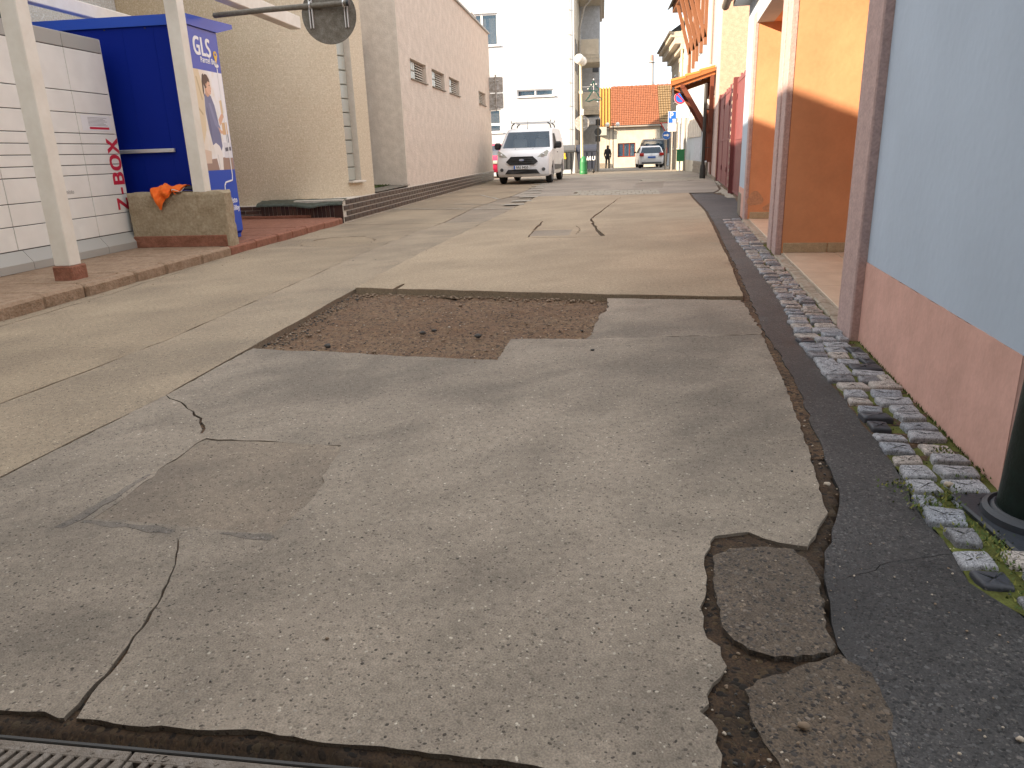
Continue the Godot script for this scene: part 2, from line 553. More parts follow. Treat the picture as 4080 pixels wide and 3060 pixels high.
	mat("plastic_black", C(0.02, 0.02, 0.022), 0.5)
	mat("tail_red", C(0.45, 0.02, 0.015), 0.25)
	mat("car_seat", C(0.30, 0.33, 0.34), 0.9)
	mat("sign_blue", C(0.012, 0.12, 0.5), 0.4)
	mat("sign_red", C(0.6, 0.03, 0.05), 0.4)
	mat("sign_white", C(0.8, 0.8, 0.8), 0.4)
	mat("clothes_black", C(0.015, 0.015, 0.018), 0.9)
	mat("hair", C(0.05, 0.03, 0.02), 0.8)
	mat("skin", C(0.5, 0.28, 0.18), 0.7)
	mat("bark", C(0.17, 0.14, 0.12), 0.9)
	mat("chimney", C(0.55, 0.52, 0.49), 0.9)
	mat("chimney_red", C(0.42, 0.25, 0.2), 0.9)
	mat("leaf_green", C(0.07, 0.11, 0.02), 0.8)
	mat("leaf_yellow", C(0.20, 0.20, 0.04), 0.8)
	mat("pebble_pale", C(0.52, 0.44, 0.35), 0.8)
	mat("pebble_dark", C(0.075, 0.07, 0.065), 0.8)
	mat("pebble_brown", C(0.26, 0.19, 0.13), 0.85)
	var gl := mat("glass", C(0.04, 0.10, 0.17), 0.04)  # blue tint paints in the reflected sky
	gl.transparency = BaseMaterial3D.TRANSPARENCY_ALPHA
	gl.albedo_color.a = 0.4
	var gc := mat("glass_clear", C(0.5, 0.56, 0.55), 0.05)
	gc.transparency = BaseMaterial3D.TRANSPARENCY_ALPHA
	gc.albedo_color.a = 0.15

# ---------- ground ----------
func gy(z: float) -> float:
	return 0.0 if z > -34.0 else (-0.014 * (-34.0 - z) if z > -64.0 else -0.42)

func fbm(x: float, z: float, f: float) -> float:
	return noise_a.get_noise_2d(x * f, z * f)

# a slab of road: its outline less the cracks, cut into cells so that it can be uneven and stained
func slab(parent: Node, called: String, poly: PackedVector2Array, y: float, thick: float, m: Material, cell: float, cuts: Array, c0: Color, c1: Color, rough := 0.004, sd := 0.0) -> MeshInstance3D:
	var st := S()
	var lo := poly[0]
	var hi := poly[0]
	for p in poly:
		lo = lo.min(p); hi = hi.max(p)
	var boxes := []
	for c in cuts:
		var a: Vector2 = c[0]
		var b: Vector2 = c[0]
		for p in c:
			a = a.min(p); b = b.max(p)
		boxes.append(Rect2(a, b - a))
	var ix0 := int(floor(lo.x / cell))
	var iz0 := int(floor(lo.y / cell))
	for ix in range(ix0, int(ceil(hi.x / cell))):
		for iz in range(iz0, int(ceil(hi.y / cell))):
			var r := Rect2(ix * cell, iz * cell, cell, cell)
			var sq := PackedVector2Array([r.position, r.position + Vector2(cell, 0), r.end, r.position + Vector2(0, cell)])
			var pieces := Geometry2D.intersect_polygons(sq, poly)
			for k in cuts.size():
				if not boxes[k].intersects(r):
					continue
				var next: Array[PackedVector2Array] = []
				for p in pieces:
					next.append_array(Geometry2D.clip_polygons(p, cuts[k]))
				pieces = next
			for p in pieces:
				var ids := Geometry2D.triangulate_polygon(p)
				var v := []
				for q in p:
					v.append(Vector3(q.x, y + gy(q.y) + rough * (fbm(q.x + sd, q.y, 1.3) + 0.5 * fbm(q.x, q.y + sd, 6.0)), q.y))
				for i in range(0, ids.size(), 3):
					var t := [ids[i], ids[i + 1], ids[i + 2]]
					var g: Vector3 = (v[t[1]] - v[t[0]]).cross(v[t[2]] - v[t[0]])
					if g.y > 0.0:
						t = [t[0], t[2], t[1]]
					for j in t:
						var q: Vector3 = v[j]
						var e := fbm(q.x + sd, q.z, 0.45) * 0.9 + fbm(q.x, q.z + sd, 1.9) * 0.6 + fbm(q.x + 31.0, q.z, 6.0) * 0.55
						st.set_color(c0.lerp(c1, clamp(0.5 + e, 0.0, 1.0)))
						st.set_smooth_group(0)
						st.add_vertex(q)
				for i in p.size():
					var a := p[i]
					var b := p[(i + 1) % p.size()]
					var on_x: bool = abs(a.x - b.x) < 1e-5 and abs(a.x / cell - round(a.x / cell)) < 1e-3
					var on_z: bool = abs(a.y - b.y) < 1e-5 and abs(a.y / cell - round(a.y / cell)) < 1e-3
					if on_x or on_z:
						continue
					var d := Vector3(0, -thick, 0)
					var w := [v[i], v[(i + 1) % p.size()], v[(i + 1) % p.size()] + d, v[i] + d]
					for j in [0, 1, 2, 0, 2, 3]:
						st.set_color(c0.lerp(c1, 0.3) * 0.9)
						st.set_smooth_group(-1)
						st.add_vertex(w[j])
	st.generate_normals()
	return put(parent, called, st, m)

# a crack: a jagged band of given width along points
func crack(pts: PackedVector2Array, w0: float, w1: float, jag := 0.012, step := 0.05) -> PackedVector2Array:
	var line := []
	for i in pts.size() - 1:
		var n := int(max(1.0, pts[i].distance_to(pts[i + 1]) / step))
		for k in n:
			line.append(pts[i].lerp(pts[i + 1], k / float(n)))
	line.append(pts[pts.size() - 1])
	var l := PackedVector2Array()
	var r := PackedVector2Array()
	for i in line.size():
		var t: Vector2 = (line[min(i + 1, line.size() - 1)] - line[max(i - 1, 0)]).normalized()
		var n := Vector2(-t.y, t.x)
		var w: float = lerp(w0, w1, i / float(line.size() - 1)) * rng.randf_range(0.55, 1.4)
		var c: Vector2 = line[i] + n * rng.randf_range(-jag, jag)
		l.append(c + n * w / 2); r.append(c - n * w / 2)
	r.reverse()
	l.append_array(r)
	return l

# an outline with broken, jagged edges
func ragged(p: PackedVector2Array, step: float, amp: float) -> PackedVector2Array:
	var o := PackedVector2Array()
	for i in p.size():
		var a := p[i]
		var b := p[(i + 1) % p.size()]
		var n := int(max(1.0, a.distance_to(b) / step))
		var e := (b - a).normalized()
		for k in n:
			var j := rng.randf_range(-amp, amp) if k > 0 or n == 1 else rng.randf_range(-amp, amp) * 0.3
			o.append(a.lerp(b, k / float(n)) + Vector2(-e.y, e.x) * j)
	return o

func heightfield(parent: Node, called: String, x0: float, x1: float, z0: float, z1: float, cell: float, f: Callable, colour: Callable, m: Material) -> MeshInstance3D:
	var st := S()
	st.set_smooth_group(0)
	var nx := int(round((x1 - x0) / cell))
	var nz := int(round((z1 - z0) / cell))
	var vs := []
	for i in nx + 1:
		var row := []
		for k in nz + 1:
			var x := x0 + (x1 - x0) * i / nx
			var z := z0 + (z1 - z0) * k / nz
			row.append(Vector3(x, f.call(x, z), z))
		vs.append(row)
	for i in nx:
		for k in nz:
			for q in [vs[i][k], vs[i + 1][k], vs[i + 1][k + 1], vs[i][k], vs[i + 1][k + 1], vs[i][k + 1]]:
				st.set_color(colour.call(q.x, q.z))
				st.add_vertex(q)
	st.generate_normals()
	return put(parent, called, st, m)

# one rounded, irregular stone with a flat-ish top: unit size, base at y 0
func cobble_mesh(sd: int) -> ArrayMesh:
	var r := RandomNumberGenerator.new()
	r.seed = sd
	var ring := []
	for q in 4:
		var c := Vector2(-0.5 if q in [0, 3] else 0.5, -0.5 if q in [0, 1] else 0.5) + Vector2(r.randf_range(-0.09, 0.09), r.randf_range(-0.09, 0.09))
		ring.append(c)
	var out := []
	for q in 4:
		var p: Vector2 = ring[(q + 3) % 4]
		var a: Vector2 = ring[q]
		var b: Vector2 = ring[(q + 1) % 4]
		out.append(a + (p - a) * 0.13); out.append(a + (a * -0.035)); out.append(a + (b - a) * 0.13)
		out.append((a + b) * 0.5 * r.randf_range(0.93, 1.07))
	var st := S()
	st.set_smooth_group(0)
	var lv := []
	for l in [[1.0, 0.0, 0.0], [1.0, 0.88, 0.0], [0.95, 0.965, 0.012], [0.80, 1.0, 0.03]]:
		var row := []
		for p in out:
			row.append(Vector3(p.x * l[0], l[1] + r.randf_range(-l[2], l[2]), p.y * l[0]))
		lv.append(row)
	var n := out.size()
	for i in 3:
		for k in n:
			var k2 := (k + 1) % n
			for v in [lv[i][k], lv[i][k2], lv[i + 1][k2], lv[i][k], lv[i + 1][k2], lv[i + 1][k]]:
				st.add_vertex(v)
	for k in n:
		for v in [lv[3][k], lv[3][(k + 1) % n], Vector3(0, 1.0 + r.randf_range(-0.05, 0.05), 0)]:
			st.add_vertex(v)
	st.generate_normals()
	return st.commit()

# line x for a given z through (x, z) points listed from near to far
func along(p: PackedVector2Array, z: float) -> float:
	for i in p.size() - 1:
		if z <= p[i].y and z >= p[i + 1].y:
			return lerp(p[i].x, p[i + 1].x, (z - p[i].y) / (p[i + 1].y - p[i].y))
	return p[0].x if z > p[0].y else p[p.size() - 1].x

func wall_x(z: float) -> float:
	return 1.24 + 0.0921 * (-z - 2.32)

func build_ground():
	var gnd := setting("ground")
	var st := S()
	for k in [[80.0, 3.0, -0.12, -0.12], [3.0, -34.0, -0.12, -0.12], [-34.0, -64.0, -0.12, -0.56], [-64.0, -900.0, -0.56, -0.56]]:
		quad(st, Vector3(-400, k[2], k[0]), Vector3(400, k[2], k[0]), Vector3(400, k[3], k[1]), Vector3(-400, k[3], k[1]), Vector3.UP)
	put(gnd, "earth", st, mats["soil"])
	# soil seen in the pit, the cracks and along the broken edges
	var pit_h := func(x: float, z: float) -> float:
		var rut: float = exp(-pow((x + 0.55 + (z + 4.6) * -0.55) / 0.09, 2.0)) * 0.016
		return -0.036 + 0.011 * fbm(x, z, 2.2) + 0.012 * fbm(x + 9.0, z, 9.0) + 0.006 * fbm(x, z + 4.0, 26.0) - rut
	var pit_c := func(x: float, z: float) -> Color:
		var e: float = clamp(0.5 + 0.9 * fbm(x + 3.0, z, 1.1) + 0.5 * fbm(x, z, 5.0), 0.0, 1.0)
		return Color(0.86, 0.75, 0.62).lerp(Color(1.0, 0.95, 0.85), e)
	heightfield(gnd, "pit_floor", -2.35, 0.35, -6.15, -3.6, 0.028, pit_h, pit_c, mats["dirt"])
	var strip_edge := pv([0.52, -0.6, 0.52, -1.10, 0.53, -1.26, 0.53, -1.36, 0.515, -1.45, 0.54, -1.62, 0.565, -1.73, 0.60, -1.85, 0.68, -2.03, 0.715, -2.13, 0.75, -2.25, 0.77, -2.40, 0.79, -2.57])
	var wet_h := func(x: float, z: float) -> float:
		if x > along(strip_edge, z) + 0.012 or z > -1.064 + 0.026 * (x + 1.16):
			return -0.05
		return -0.012 + 0.004 * fbm(x, z, 5.0) + 0.004 * fbm(x + 4.0, z, 16.0)
	var wet_c := func(x: float, z: float) -> Color:
		var e: float = clamp(0.5 + 0.8 * fbm(x + 13.0, z, 2.6) + 0.5 * fbm(x, z, 11.0), 0.0, 1.0)
		return Color(0.20, 0.19, 0.15).lerp(Color(0.34, 0.30, 0.23), e)
	heightfield(gnd, "wet_soil", -2.6, 0.95, -1.22, -0.6, 0.025, wet_h, wet_c, mats["dirt"])
	heightfield(gnd, "wet_soil", 0.1, 0.9, -2.5, -1.22, 0.025, wet_h, wet_c, mats["dirt"])
	var bed_c := func(x: float, z: float) -> Color:
		return Color(0.42, 0.38, 0.31).lerp(Color(0.78, 0.68, 0.53), clamp(0.5 + fbm(x, z, 3.0), 0.0, 1.0))
	var bed_h := func(x: float, z: float) -> float:
		return -0.009 + gy(z) + 0.003 * fbm(x, z, 9.0)
	heightfield(gnd, "road_bed", -4.4, 3.6, -22.0, -6.15, 0.25, bed_h, bed_c, mats["dirt"])
	heightfield(gnd, "road_bed", -4.4, -2.35, -6.15, 0.6, 0.25, bed_h, bed_c, mats["dirt"])
	heightfield(gnd, "road_bed", 0.35, 1.4, -6.15, -2.5, 0.06, bed_h, bed_c, mats["dirt"])
	heightfield(gnd, "road_bed", -2.35, 0.1, -3.6, -1.22, 0.1, bed_h, bed_c, mats["dirt"])
	# ---- asphalt
	var road := setting("road")
	var right_near := pv([0.21, -1.08, 0.22, -1.11, 0.21, -1.14, 0.22, -1.17, 0.21, -1.19, 0.19, -1.22, 0.21, -1.24, 0.21, -1.27, 0.23, -1.30, 0.25, -1.32, 0.27, -1.36, 0.26, -1.39, 0.26, -1.42, 0.24, -1.45, 0.23, -1.49, 0.24, -1.53, 0.24, -1.57, 0.25, -1.61, 0.26, -1.64, 0.27, -1.70, 0.27, -1.76, 0.28, -1.81, 0.30, -1.86, 0.30, -1.89, 0.32, -1.92, 0.38, -1.94, 0.42, -1.95, 0.45, -1.91, 0.49, -1.89, 0.56, -1.87, 0.60, -1.94, 0.67, -2.08, 0.70, -2.33, 0.74, -2.57, 0.76, -2.75, 0.81, -3.15, 0.85, -3.54, 0.89, -3.98, 0.92, -4.31])
	var pit_low := pv([-0.10, -4.21, -0.53, -4.22, -0.55, -3.76, -0.88, -3.80, -1.11, -3.85, -1.34, -3.90, -1.61, -3.95, -1.77, -3.96, -1.94, -3.99, -2.04, -4.02])
	var low := pv([-2.2, -1.12, -1.21, -1.11, -1.12, -1.11, -1.08, -1.10, -1.02, -1.10, -0.92, -1.09, -0.82, -1.09, -0.75, -1.09, -0.68, -1.10, -0.61, -1.09, -0.52, -1.08, -0.43, -1.08, -0.28, -1.07, -0.15, -1.06, -0.09, -1.05, 0.0, -1.045, 0.12, -1.03])
	var p1 := PackedVector2Array()
	p1.append_array(low); p1.append_array(right_near); p1.append_array(pit_low)
	p1.append_array(pv([-2.06, -3.13, -2.10, -2.59, -2.13, -2.18]))
	p1 = ragged(p1, 0.03, 0.004)
	var grey0 := Color(0.48, 0.465, 0.445)
	var grey1 := Color(0.80, 0.77, 0.73)
	var tan0 := Color(0.76, 0.68, 0.56)
	var tan1 := Color(1.0, 0.90, 0.745)
	var cuts1 := [crack(pv([-2.09, -3.15, -1.88, -2.99, -1.72, -2.82, -1.61, -2.65]), 0.004, 0.013, 0.008), crack(pv([-1.23, -1.81, -1.16, -1.67, -1.11, -1.52, -1.09, -1.42, -1.075, -1.33]), 0.003, 0.009, 0.004, 0.03), crack(pv([-1.075, -1.33, -1.07, -1.30, -1.06, -1.20, -1.05, -1.05]), 0.009, 0.03, 0.005, 0.03)]
	# the old trench repair, slightly different in grain
	var mark_a := crack(pv([-1.645, -1.85, -1.63, -1.92, -1.61, -2.05, -1.595, -2.25]), 0.05, 0.012, 0.004, 0.04)
	var mark_b := crack(pv([-1.60, -1.895, -1.48, -1.88, -1.35, -1.86, -1.27, -1.845]), 0.02, 0.04, 0.004, 0.04)
	var mark_c := crack(pv([-1.12, -1.85, -1.05, -1.84, -0.95, -1.83]), 0.015, 0.03, 0.004, 0.03)
	var trench := ragged(pv([-1.58, -1.92, -1.26, -1.88, -0.96, -1.86, -0.93, -2.1, -0.99, -2.54, -1.34, -2.58, -1.57, -2.6]), 0.05, 0.012)
	cuts1.append_array([mark_a, mark_b, mark_c, trench])
	slab(road, "asphalt_slab", p1, 0.0, 0.05, mats["asphalt"], 0.11, cuts1, grey0, grey1, 0.005)
	slab(road, "repair_patch", trench, -0.003, 0.03, mats["asphalt"], 0.11, [], Color(0.48, 0.45, 0.42), Color(0.74, 0.69, 0.63), 0.006, 7.0)
	for k in [mark_a, mark_b, mark_c]:
		slab(road, "bitumen_strip", k, 0.001, 0.03, mats["asphalt"], 0.11, [], Color(0.36, 0.36, 0.37), Color(0.56, 0.55, 0.55), 0.003)
	var p3 := ragged(pv([-0.09, -4.225, -0.07, -4.29, -0.05, -4.51, -0.02, -4.79, 0.05, -5.13, 0.04, -5.47, 0.98, -5.34, 0.94, -4.45, 0.915, -4.325]), 0.05, 0.012)
	slab(road, "asphalt_slab", p3, -0.002, 0.045, mats["asphalt"], 0.14, [], grey0, grey1, 0.005, 3.0)
	var seam2 := pv([-2.13, -2.18, -2.06, -3.13, -2.05, -4.02, -2.05, -5.93, -2.05, -6.92, -2.02, -8.13, -1.84, -12.12, -1.59, -18.67])
	var seam1 := pv([-2.95, 0.6, -2.85, -2.5, -2.78, -3.26, -2.70, -4.2, -2.72, -7.94, -2.68, -10.36, -2.55, -11.99, -2.60, -15.13, -2.43, -17.71, -2.30, -18.67])
	var edge_right := pv([1.0, -5.38, 1.15, -6.80, 1.29, -8.37, 1.47, -10.28, 1.69, -12.87, 1.89, -16.53, 2.02, -18.3])
	var p2 := PackedVector2Array([Vector2(-2.04, -5.94), Vector2(-1.47, -5.82), Vector2(-0.73, -5.68), Vector2(0.04, -5.52)])
	p2.append_array(edge_right)
	p2.append_array(pv([0.5, -18.0, -0.75, -18.4, -1.56, -18.3, -1.82, -12.12, -2.0, -8.13, -2.03, -6.92]))
	p2 = ragged(p2, 0.12, 0.006)
	var patch2 := pv([-0.93, -9.6, -0.42, -9.62, -0.40, -10.35, -0.92, -10.3])
	var cuts2 := [crack(pv([0.40, -17.14, 0.1, -14.5, -0.17, -11.93]), 0.015, 0.035, 0.015, 0.2), crack(pv([-0.17, -11.93, -0.1, -10.7, 0.0, -9.47]), 0.03, 0.06, 0.015, 0.2), crack(pv([-0.92, -11.7, -0.925, -10.32]), 0.04, 0.05, 0.01, 0.2), crack(pv([-0.93, -10.25, -0.93, -9.48]), 0.02, 0.03, 0.01, 0.15), crack(pv([-1.84, -11.9, -1.37, -11.9, -0.93, -11.73]), 0.014, 0.014, 0.008, 0.1), crack(pv([-1.11, -9.52, -0.58, -9.40, 0.0, -9.44]), 0.015, 0.018, 0.006, 0.1), crack(pv([-1.69, -5.72, -1.67, -6.1]), 0.035, 0.03, 0.004, 0.1), crack(pv([-0.35, -10.87, -0.30, -10.26, -0.33, -9.73]), 0.01, 0.01, 0.02, 0.1), patch2]
	slab(road, "asphalt_slab", p2, 0.018, 0.07, mats["asphalt"], 0.22, cuts2, tan0, tan1, 0.006, 11.0)
	slab(road, "repair_patch", patch2, 0.016, 0.04, mats["asphalt"], 0.22, [], Color(0.60, 0.57, 0.53), Color(0.80, 0.76, 0.70), 0.004)
	# lanes on the left
	var p4 := PackedVector2Array([Vector2(-1.87, -12.1)])
	for i in range(seam2.size() - 3, -1, -1):
		p4.append(seam2[i] + Vector2(-0.006, 0))
	p4.append(Vector2(-2.2, 0.6)); p4.append(Vector2(-2.93, 0.6))
	for i in range(1, 6):
		p4.append(seam1[i] + Vector2(0.004, 0))
	p4.append(Vector2(-2.54, -11.97))
	slab(road, "asphalt_slab", ragged(p4, 0.12, 0.003), 0.002, 0.045, mats["asphalt"], 0.18, [], Color(0.60, 0.55, 0.475), Color(0.86, 0.785, 0.665), 0.006, 21.0)
	slab(road, "trench_patch", ragged(pv([-1.86, -12.13, -2.54, -12.0, -2.59, -15.13, -2.42, -17.71, -2.29, -18.6, -1.62, -18.6]), 0.2, 0.01), -0.004, 0.04, mats["asphalt"], 0.25, [], Color(0.55, 0.51, 0.46), Color(0.80, 0.74, 0.66), 0.006, 5.0)
	var p5 := PackedVector2Array()
	for q in seam1:
		p5.append(q + Vector2(-0.004, 0))
	p5.append_array(pv([-2.2, -21.0, -1.9, -30.6, -4.34, -30.6, -4.34, 0.6]))
	var gut := crack(pv([-4.18, 0.6, -4.18, -4.62, -4.22, -5.31, -4.20, -5.89, -4.26, -7.07, -4.28, -7.93]), 0.012, 0.01, 0.006, 0.1)
	var cross := crack(pv([-4.3, -12.1, -3.4, -12.0, -2.58, -11.9]), 0.02, 0.02, 0.01, 0.15)
	var worn := ragged(pv([-3.95, -9.5, -3.75, -9.05, -3.3, -8.95, -2.95, -9.25, -3.0, -9.75, -3.3, -10.2, -3.75, -10.15]), 0.08, 0.03)
	slab(road, "worn_patch", worn, -0.004, 0.03, mats["asphalt"], 0.2, [], Color(0.62, 0.55, 0.45), Color(0.80, 0.71, 0.57), 0.006, 4.0)
	slab(road, "asphalt_slab", ragged(p5, 0.15, 0.003), 0.0, 0.045, mats["asphalt"], 0.22, [gut, cross, worn], Color(0.62, 0.555, 0.46), Color(0.89, 0.80, 0.655), 0.007, 33.0)
	# far road
	var p6 := pv([-1.6, -18.72, -0.75, -18.55, 0.5, -18.1, 2.0, -18.4, 2.6, -18.4, 2.9, -19.6, 3.7, -26.5, 3.9, -31.0, -1.95, -31.0, -2.1, -23.0, -2.25, -18.75])
	var pave1 := pv([-0.75, -18.65, -0.71, -20.7, 1.43, -20.2, 1.38, -18.3])
	var pave2 := pv([1.15, -25.1, 1.38, -27.6, 3.62, -28.4, 3.3, -25.6])
	var px_ := pv([0.22, -21.41, 0.33, -24.9, 1.0, -24.7, 0.83, -21.1])
	var py_ := pv([0.9, -21.33, 1.04, -24.4, 1.97, -25.0, 1.63, -21.1])
	slab(road, "asphalt_slab", p6, 0.004, 0.05, mats["asphalt"], 0.4, [pave1, pave2, px_, py_], Color(0.62, 0.61, 0.61), Color(0.9, 0.88, 0.86), 0.01, 41.0)
	slab(road, "repair_patch", px_, 0.002, 0.03, mats["asphalt"], 0.4, [], Color(0.78, 0.76, 0.74), Color(0.95, 0.92, 0.9), 0.005, 1.0)
	slab(road, "repair_patch", py_, 0.0, 0.03, mats["asphalt"], 0.4, [], Color(0.58, 0.56, 0.54), Color(0.75, 0.72, 0.70), 0.005, 2.0)
	slab(road, "asphalt_slab", pv([-14, -31.02, 3.9, -31.02, 4.4, -45, 7, -58, 30, -58, 30, -66, -30, -66, -30, -56, -1.5, -56, -1.5, -41, -14, -41]), 0.0, 0.05, mats["asphalt"], 0.8, [], Color(0.66, 0.65, 0.63), Color(0.92, 0.9, 0.86), 0.012, 51.0)
	slab(road, "asphalt_slab", pv([-14, -41.02, -1.52, -41.02, -1.52, -31.04, -14, -31.04]), -0.01, 0.05, mats["asphalt"], 0.8, [], Color(0.66, 0.65, 0.63), Color(0.92, 0.9, 0.86), 0.012, 52.0)
	# black strip along the gutter
	var black_left := pv([0.52, -0.6, 0.52, -1.10, 0.53, -1.26, 0.53, -1.36, 0.515, -1.45, 0.54, -1.62, 0.565, -1.73, 0.60, -1.85, 0.68, -2.03, 0.715, -2.13, 0.75, -2.25, 0.77, -2.40, 0.79, -2.57, 0.81, -2.75, 0.865, -3.15, 0.90, -3.54, 0.93, -3.90, 0.955, -4.44, 1.06, -5.46, 1.20, -6.81, 1.34, -8.35, 1.52, -10.21, 1.77, -13.11, 1.95, -16.5, 2.08, -18.3])
	var cob_left := pv([0.98, -0.6, 0.97, -1.60, 0.93, -1.67, 0.91, -1.72, 0.935, -1.86, 0.94, -2.09, 0.965, -2.25, 0.985, -2.39, 1.00, -2.56, 1.02, -2.78, 1.035, -3.0, 1.05, -3.27, 1.055, -3.54, 1.09, -4.11, 1.14, -4.49, 1.20, -4.88, 1.28, -5.57, 1.33, -6.27, 1.40, -7.03, 1.49, -8.16, 1.60, -9.48, 1.78, -11.44])
	var blk := PackedVector2Array()
	blk.append_array(black_left)
	blk.append_array(pv([2.55, -18.3, 2.72, -16.2, 2.45, -13.8, 2.14, -12.4, 2.05, -11.5]))
	for i in range(cob_left.size() - 1, -1, -1):
		blk.append(cob_left[i] - Vector2(0.008, 0))
	slab(road, "black_asphalt_strip", ragged(blk, 0.06, 0.009), -0.004, 0.04, mats["asphalt_black"], 0.12, [crack(pv([0.62, -1.72, 0.75, -1.80, 0.93, -1.86]), 0.0015, 0.003, 0.008, 0.03)], Color(0.42, 0.43, 0.45), Color(0.92, 0.92, 0.93), 0.007, 61.0)
	var q1 := ragged(pv([0.30, -1.81, 0.35, -1.85, 0.43, -1.865, 0.52, -1.85, 0.54, -1.78, 0.545, -1.69, 0.52, -1.57, 0.505, -1.48, 0.505, -1.44, 0.49, -1.41, 0.43, -1.40, 0.37, -1.39, 0.32, -1.41, 0.285, -1.46, 0.275, -1.51, 0.28, -1.60, 0.29, -1.71]), 0.02, 0.006)
	slab(road, "broken_asphalt_patch", q1, 0.001, 0.03, mats["asphalt_rough"], 0.08, [], Color(0.62, 0.60, 0.57), Color(0.95, 0.90, 0.84), 0.009, 71.0)
	var q2 := ragged(pv([0.29, -1.29, 0.34, -1.33, 0.40, -1.36, 0.44, -1.385, 0.515, -1.42, 0.56, -1.36, 0.56, -1.27, 0.55, -1.10, 0.55, -0.6, 0.36, -0.6, 0.32, -1.08, 0.32, -1.11, 0.30, -1.15, 0.29, -1.20]), 0.02, 0.006)
	slab(road, "broken_asphalt_patch", q2, -0.004, 0.03, mats["asphalt_rough"], 0.08, [], Color(0.60, 0.57, 0.53), Color(0.92, 0.85, 0.77), 0.008, 72.0)
	# forecourt strip before the gate
	slab(road, "concrete_apron", ragged(pv([2.6, -16.4, 2.75, -18.2, 2.62, -18.25, 2.95, -19.5, 3.6, -24.6, 3.72, -26.3, 3.6, -26.3, 3.2, -21.5, 2.75, -16.3]), 0.2, 0.03), 0.008, 0.05, mats["concrete_pale"], 0.4, [], Color(1, 1, 1), Color(1, 1, 1), 0.01)
	# small paving blocks in two strips
	paving(road, pave1, 11, 3, "paving_block", [mats["concrete_pale"]])
	paving(road, pave2, 12, 3, "paving_block", [mats["concrete_pale"]])
	# white markings, worn
	for w in [[-4.2, -15.38, -1.66, -14.67, 0.06], [-3.23, -16.57, -1.66, -15.66, 0.06], [-3.19, -19.97, -2.4, -17.8, 0.07]]:
		slab(road, "white_line", crack(pv([w[0], w[1], w[2], w[3]]), w[4], w[4], 0.012, 0.12), 0.006, 0.002, mats["road_white"], 0.5, [crack(pv([w[0] + 0.4, w[1] - 0.02, w[0] + 1.0, w[1] + 0.25]), 0.05, 0.03, 0.03, 0.06)], Color.WHITE, Color.WHITE, 0.007, 33.0)
	for d in [[-1.77, -15.7], [-1.73, -16.8], [-1.72, -18.3], [-1.78, -20.2], [-1.86, -21.6], [-1.93, -23.0], [-1.98, -24.4], [-2.02, -25.8]]:
		slab(road, "white_dash", ragged(pv([d[0] - 0.25, d[1] + 0.16, d[0] + 0.18, d[1] + 0.16, d[0] + 0.16, d[1] - 0.18, d[0] - 0.27, d[1] - 0.16]), 0.06, 0.02), 0.024 if d[1] > -18.4 else 0.014, 0.003, mats["road_white"], 0.5, [], Color.WHITE, Color.WHITE, 0.004, 33.0)
	# manhole-like worn outline on the left lane
	build_cobbles(cob_left)
	build_grate()
	build_sidewalk()

func paving(parent: Node, q: PackedVector2Array, nx: int, nz: int, called: String, ms: Array):
	for i in nx:
		for k in nz:
			var off := 0.5 / nx if k % 2 == 1 else 0.0
			var c := []
			for e in [[0, 0], [1, 0], [1, 1], [0, 1]]:
				var u: float = clamp((i + e[0]) / float(nx) + off, 0.0, 1.0)
				var v: float = (k + e[1]) / float(nz)
				c.append(q[0].lerp(q[3], u).lerp(q[1].lerp(q[2], u), v))
			var m: Vector2 = (c[0] + c[2]) * 0.5
			var w: float = c[0].distance_to(c[1])
			if w < 0.08:
				continue
			var st := S()
			var p := PackedVector2Array()
			for e in c:
				p.append(e + (m - e).normalized() * 0.012)
			var top := PackedVector2Array()
			for e in p:
				top.append(e + (m - e).normalized() * 0.012)
			var y := rng.randf_range(0.004, 0.014)
			var v3 := []
			for e in 4:
				quad(st, Vector3(p[e].x, y - 0.008, p[e].y), Vector3(p[(e + 1) % 4].x, y - 0.008, p[(e + 1) % 4].y), Vector3(top[(e + 1) % 4].x, y, top[(e + 1) % 4].y), Vector3(top[e].x, y, top[e].y), Vector3.UP)
				quad(st, Vector3(p[e].x, y - 0.008, p[e].y), Vector3(p[(e + 1) % 4].x, y - 0.008, p[(e + 1) % 4].y), Vector3(p[(e + 1) % 4].x, -0.04, p[(e + 1) % 4].y), Vector3(p[e].x, -0.04, p[e].y), Vector3(p[e].x - m.x, 0, p[e].y - m.y))
				v3.append(Vector3(top[e].x, y, top[e].y))
			quad(st, v3[0], v3[1], v3[2], v3[3], Vector3.UP)
			put(parent, called, st, ms[rng.randi() % ms.size()])

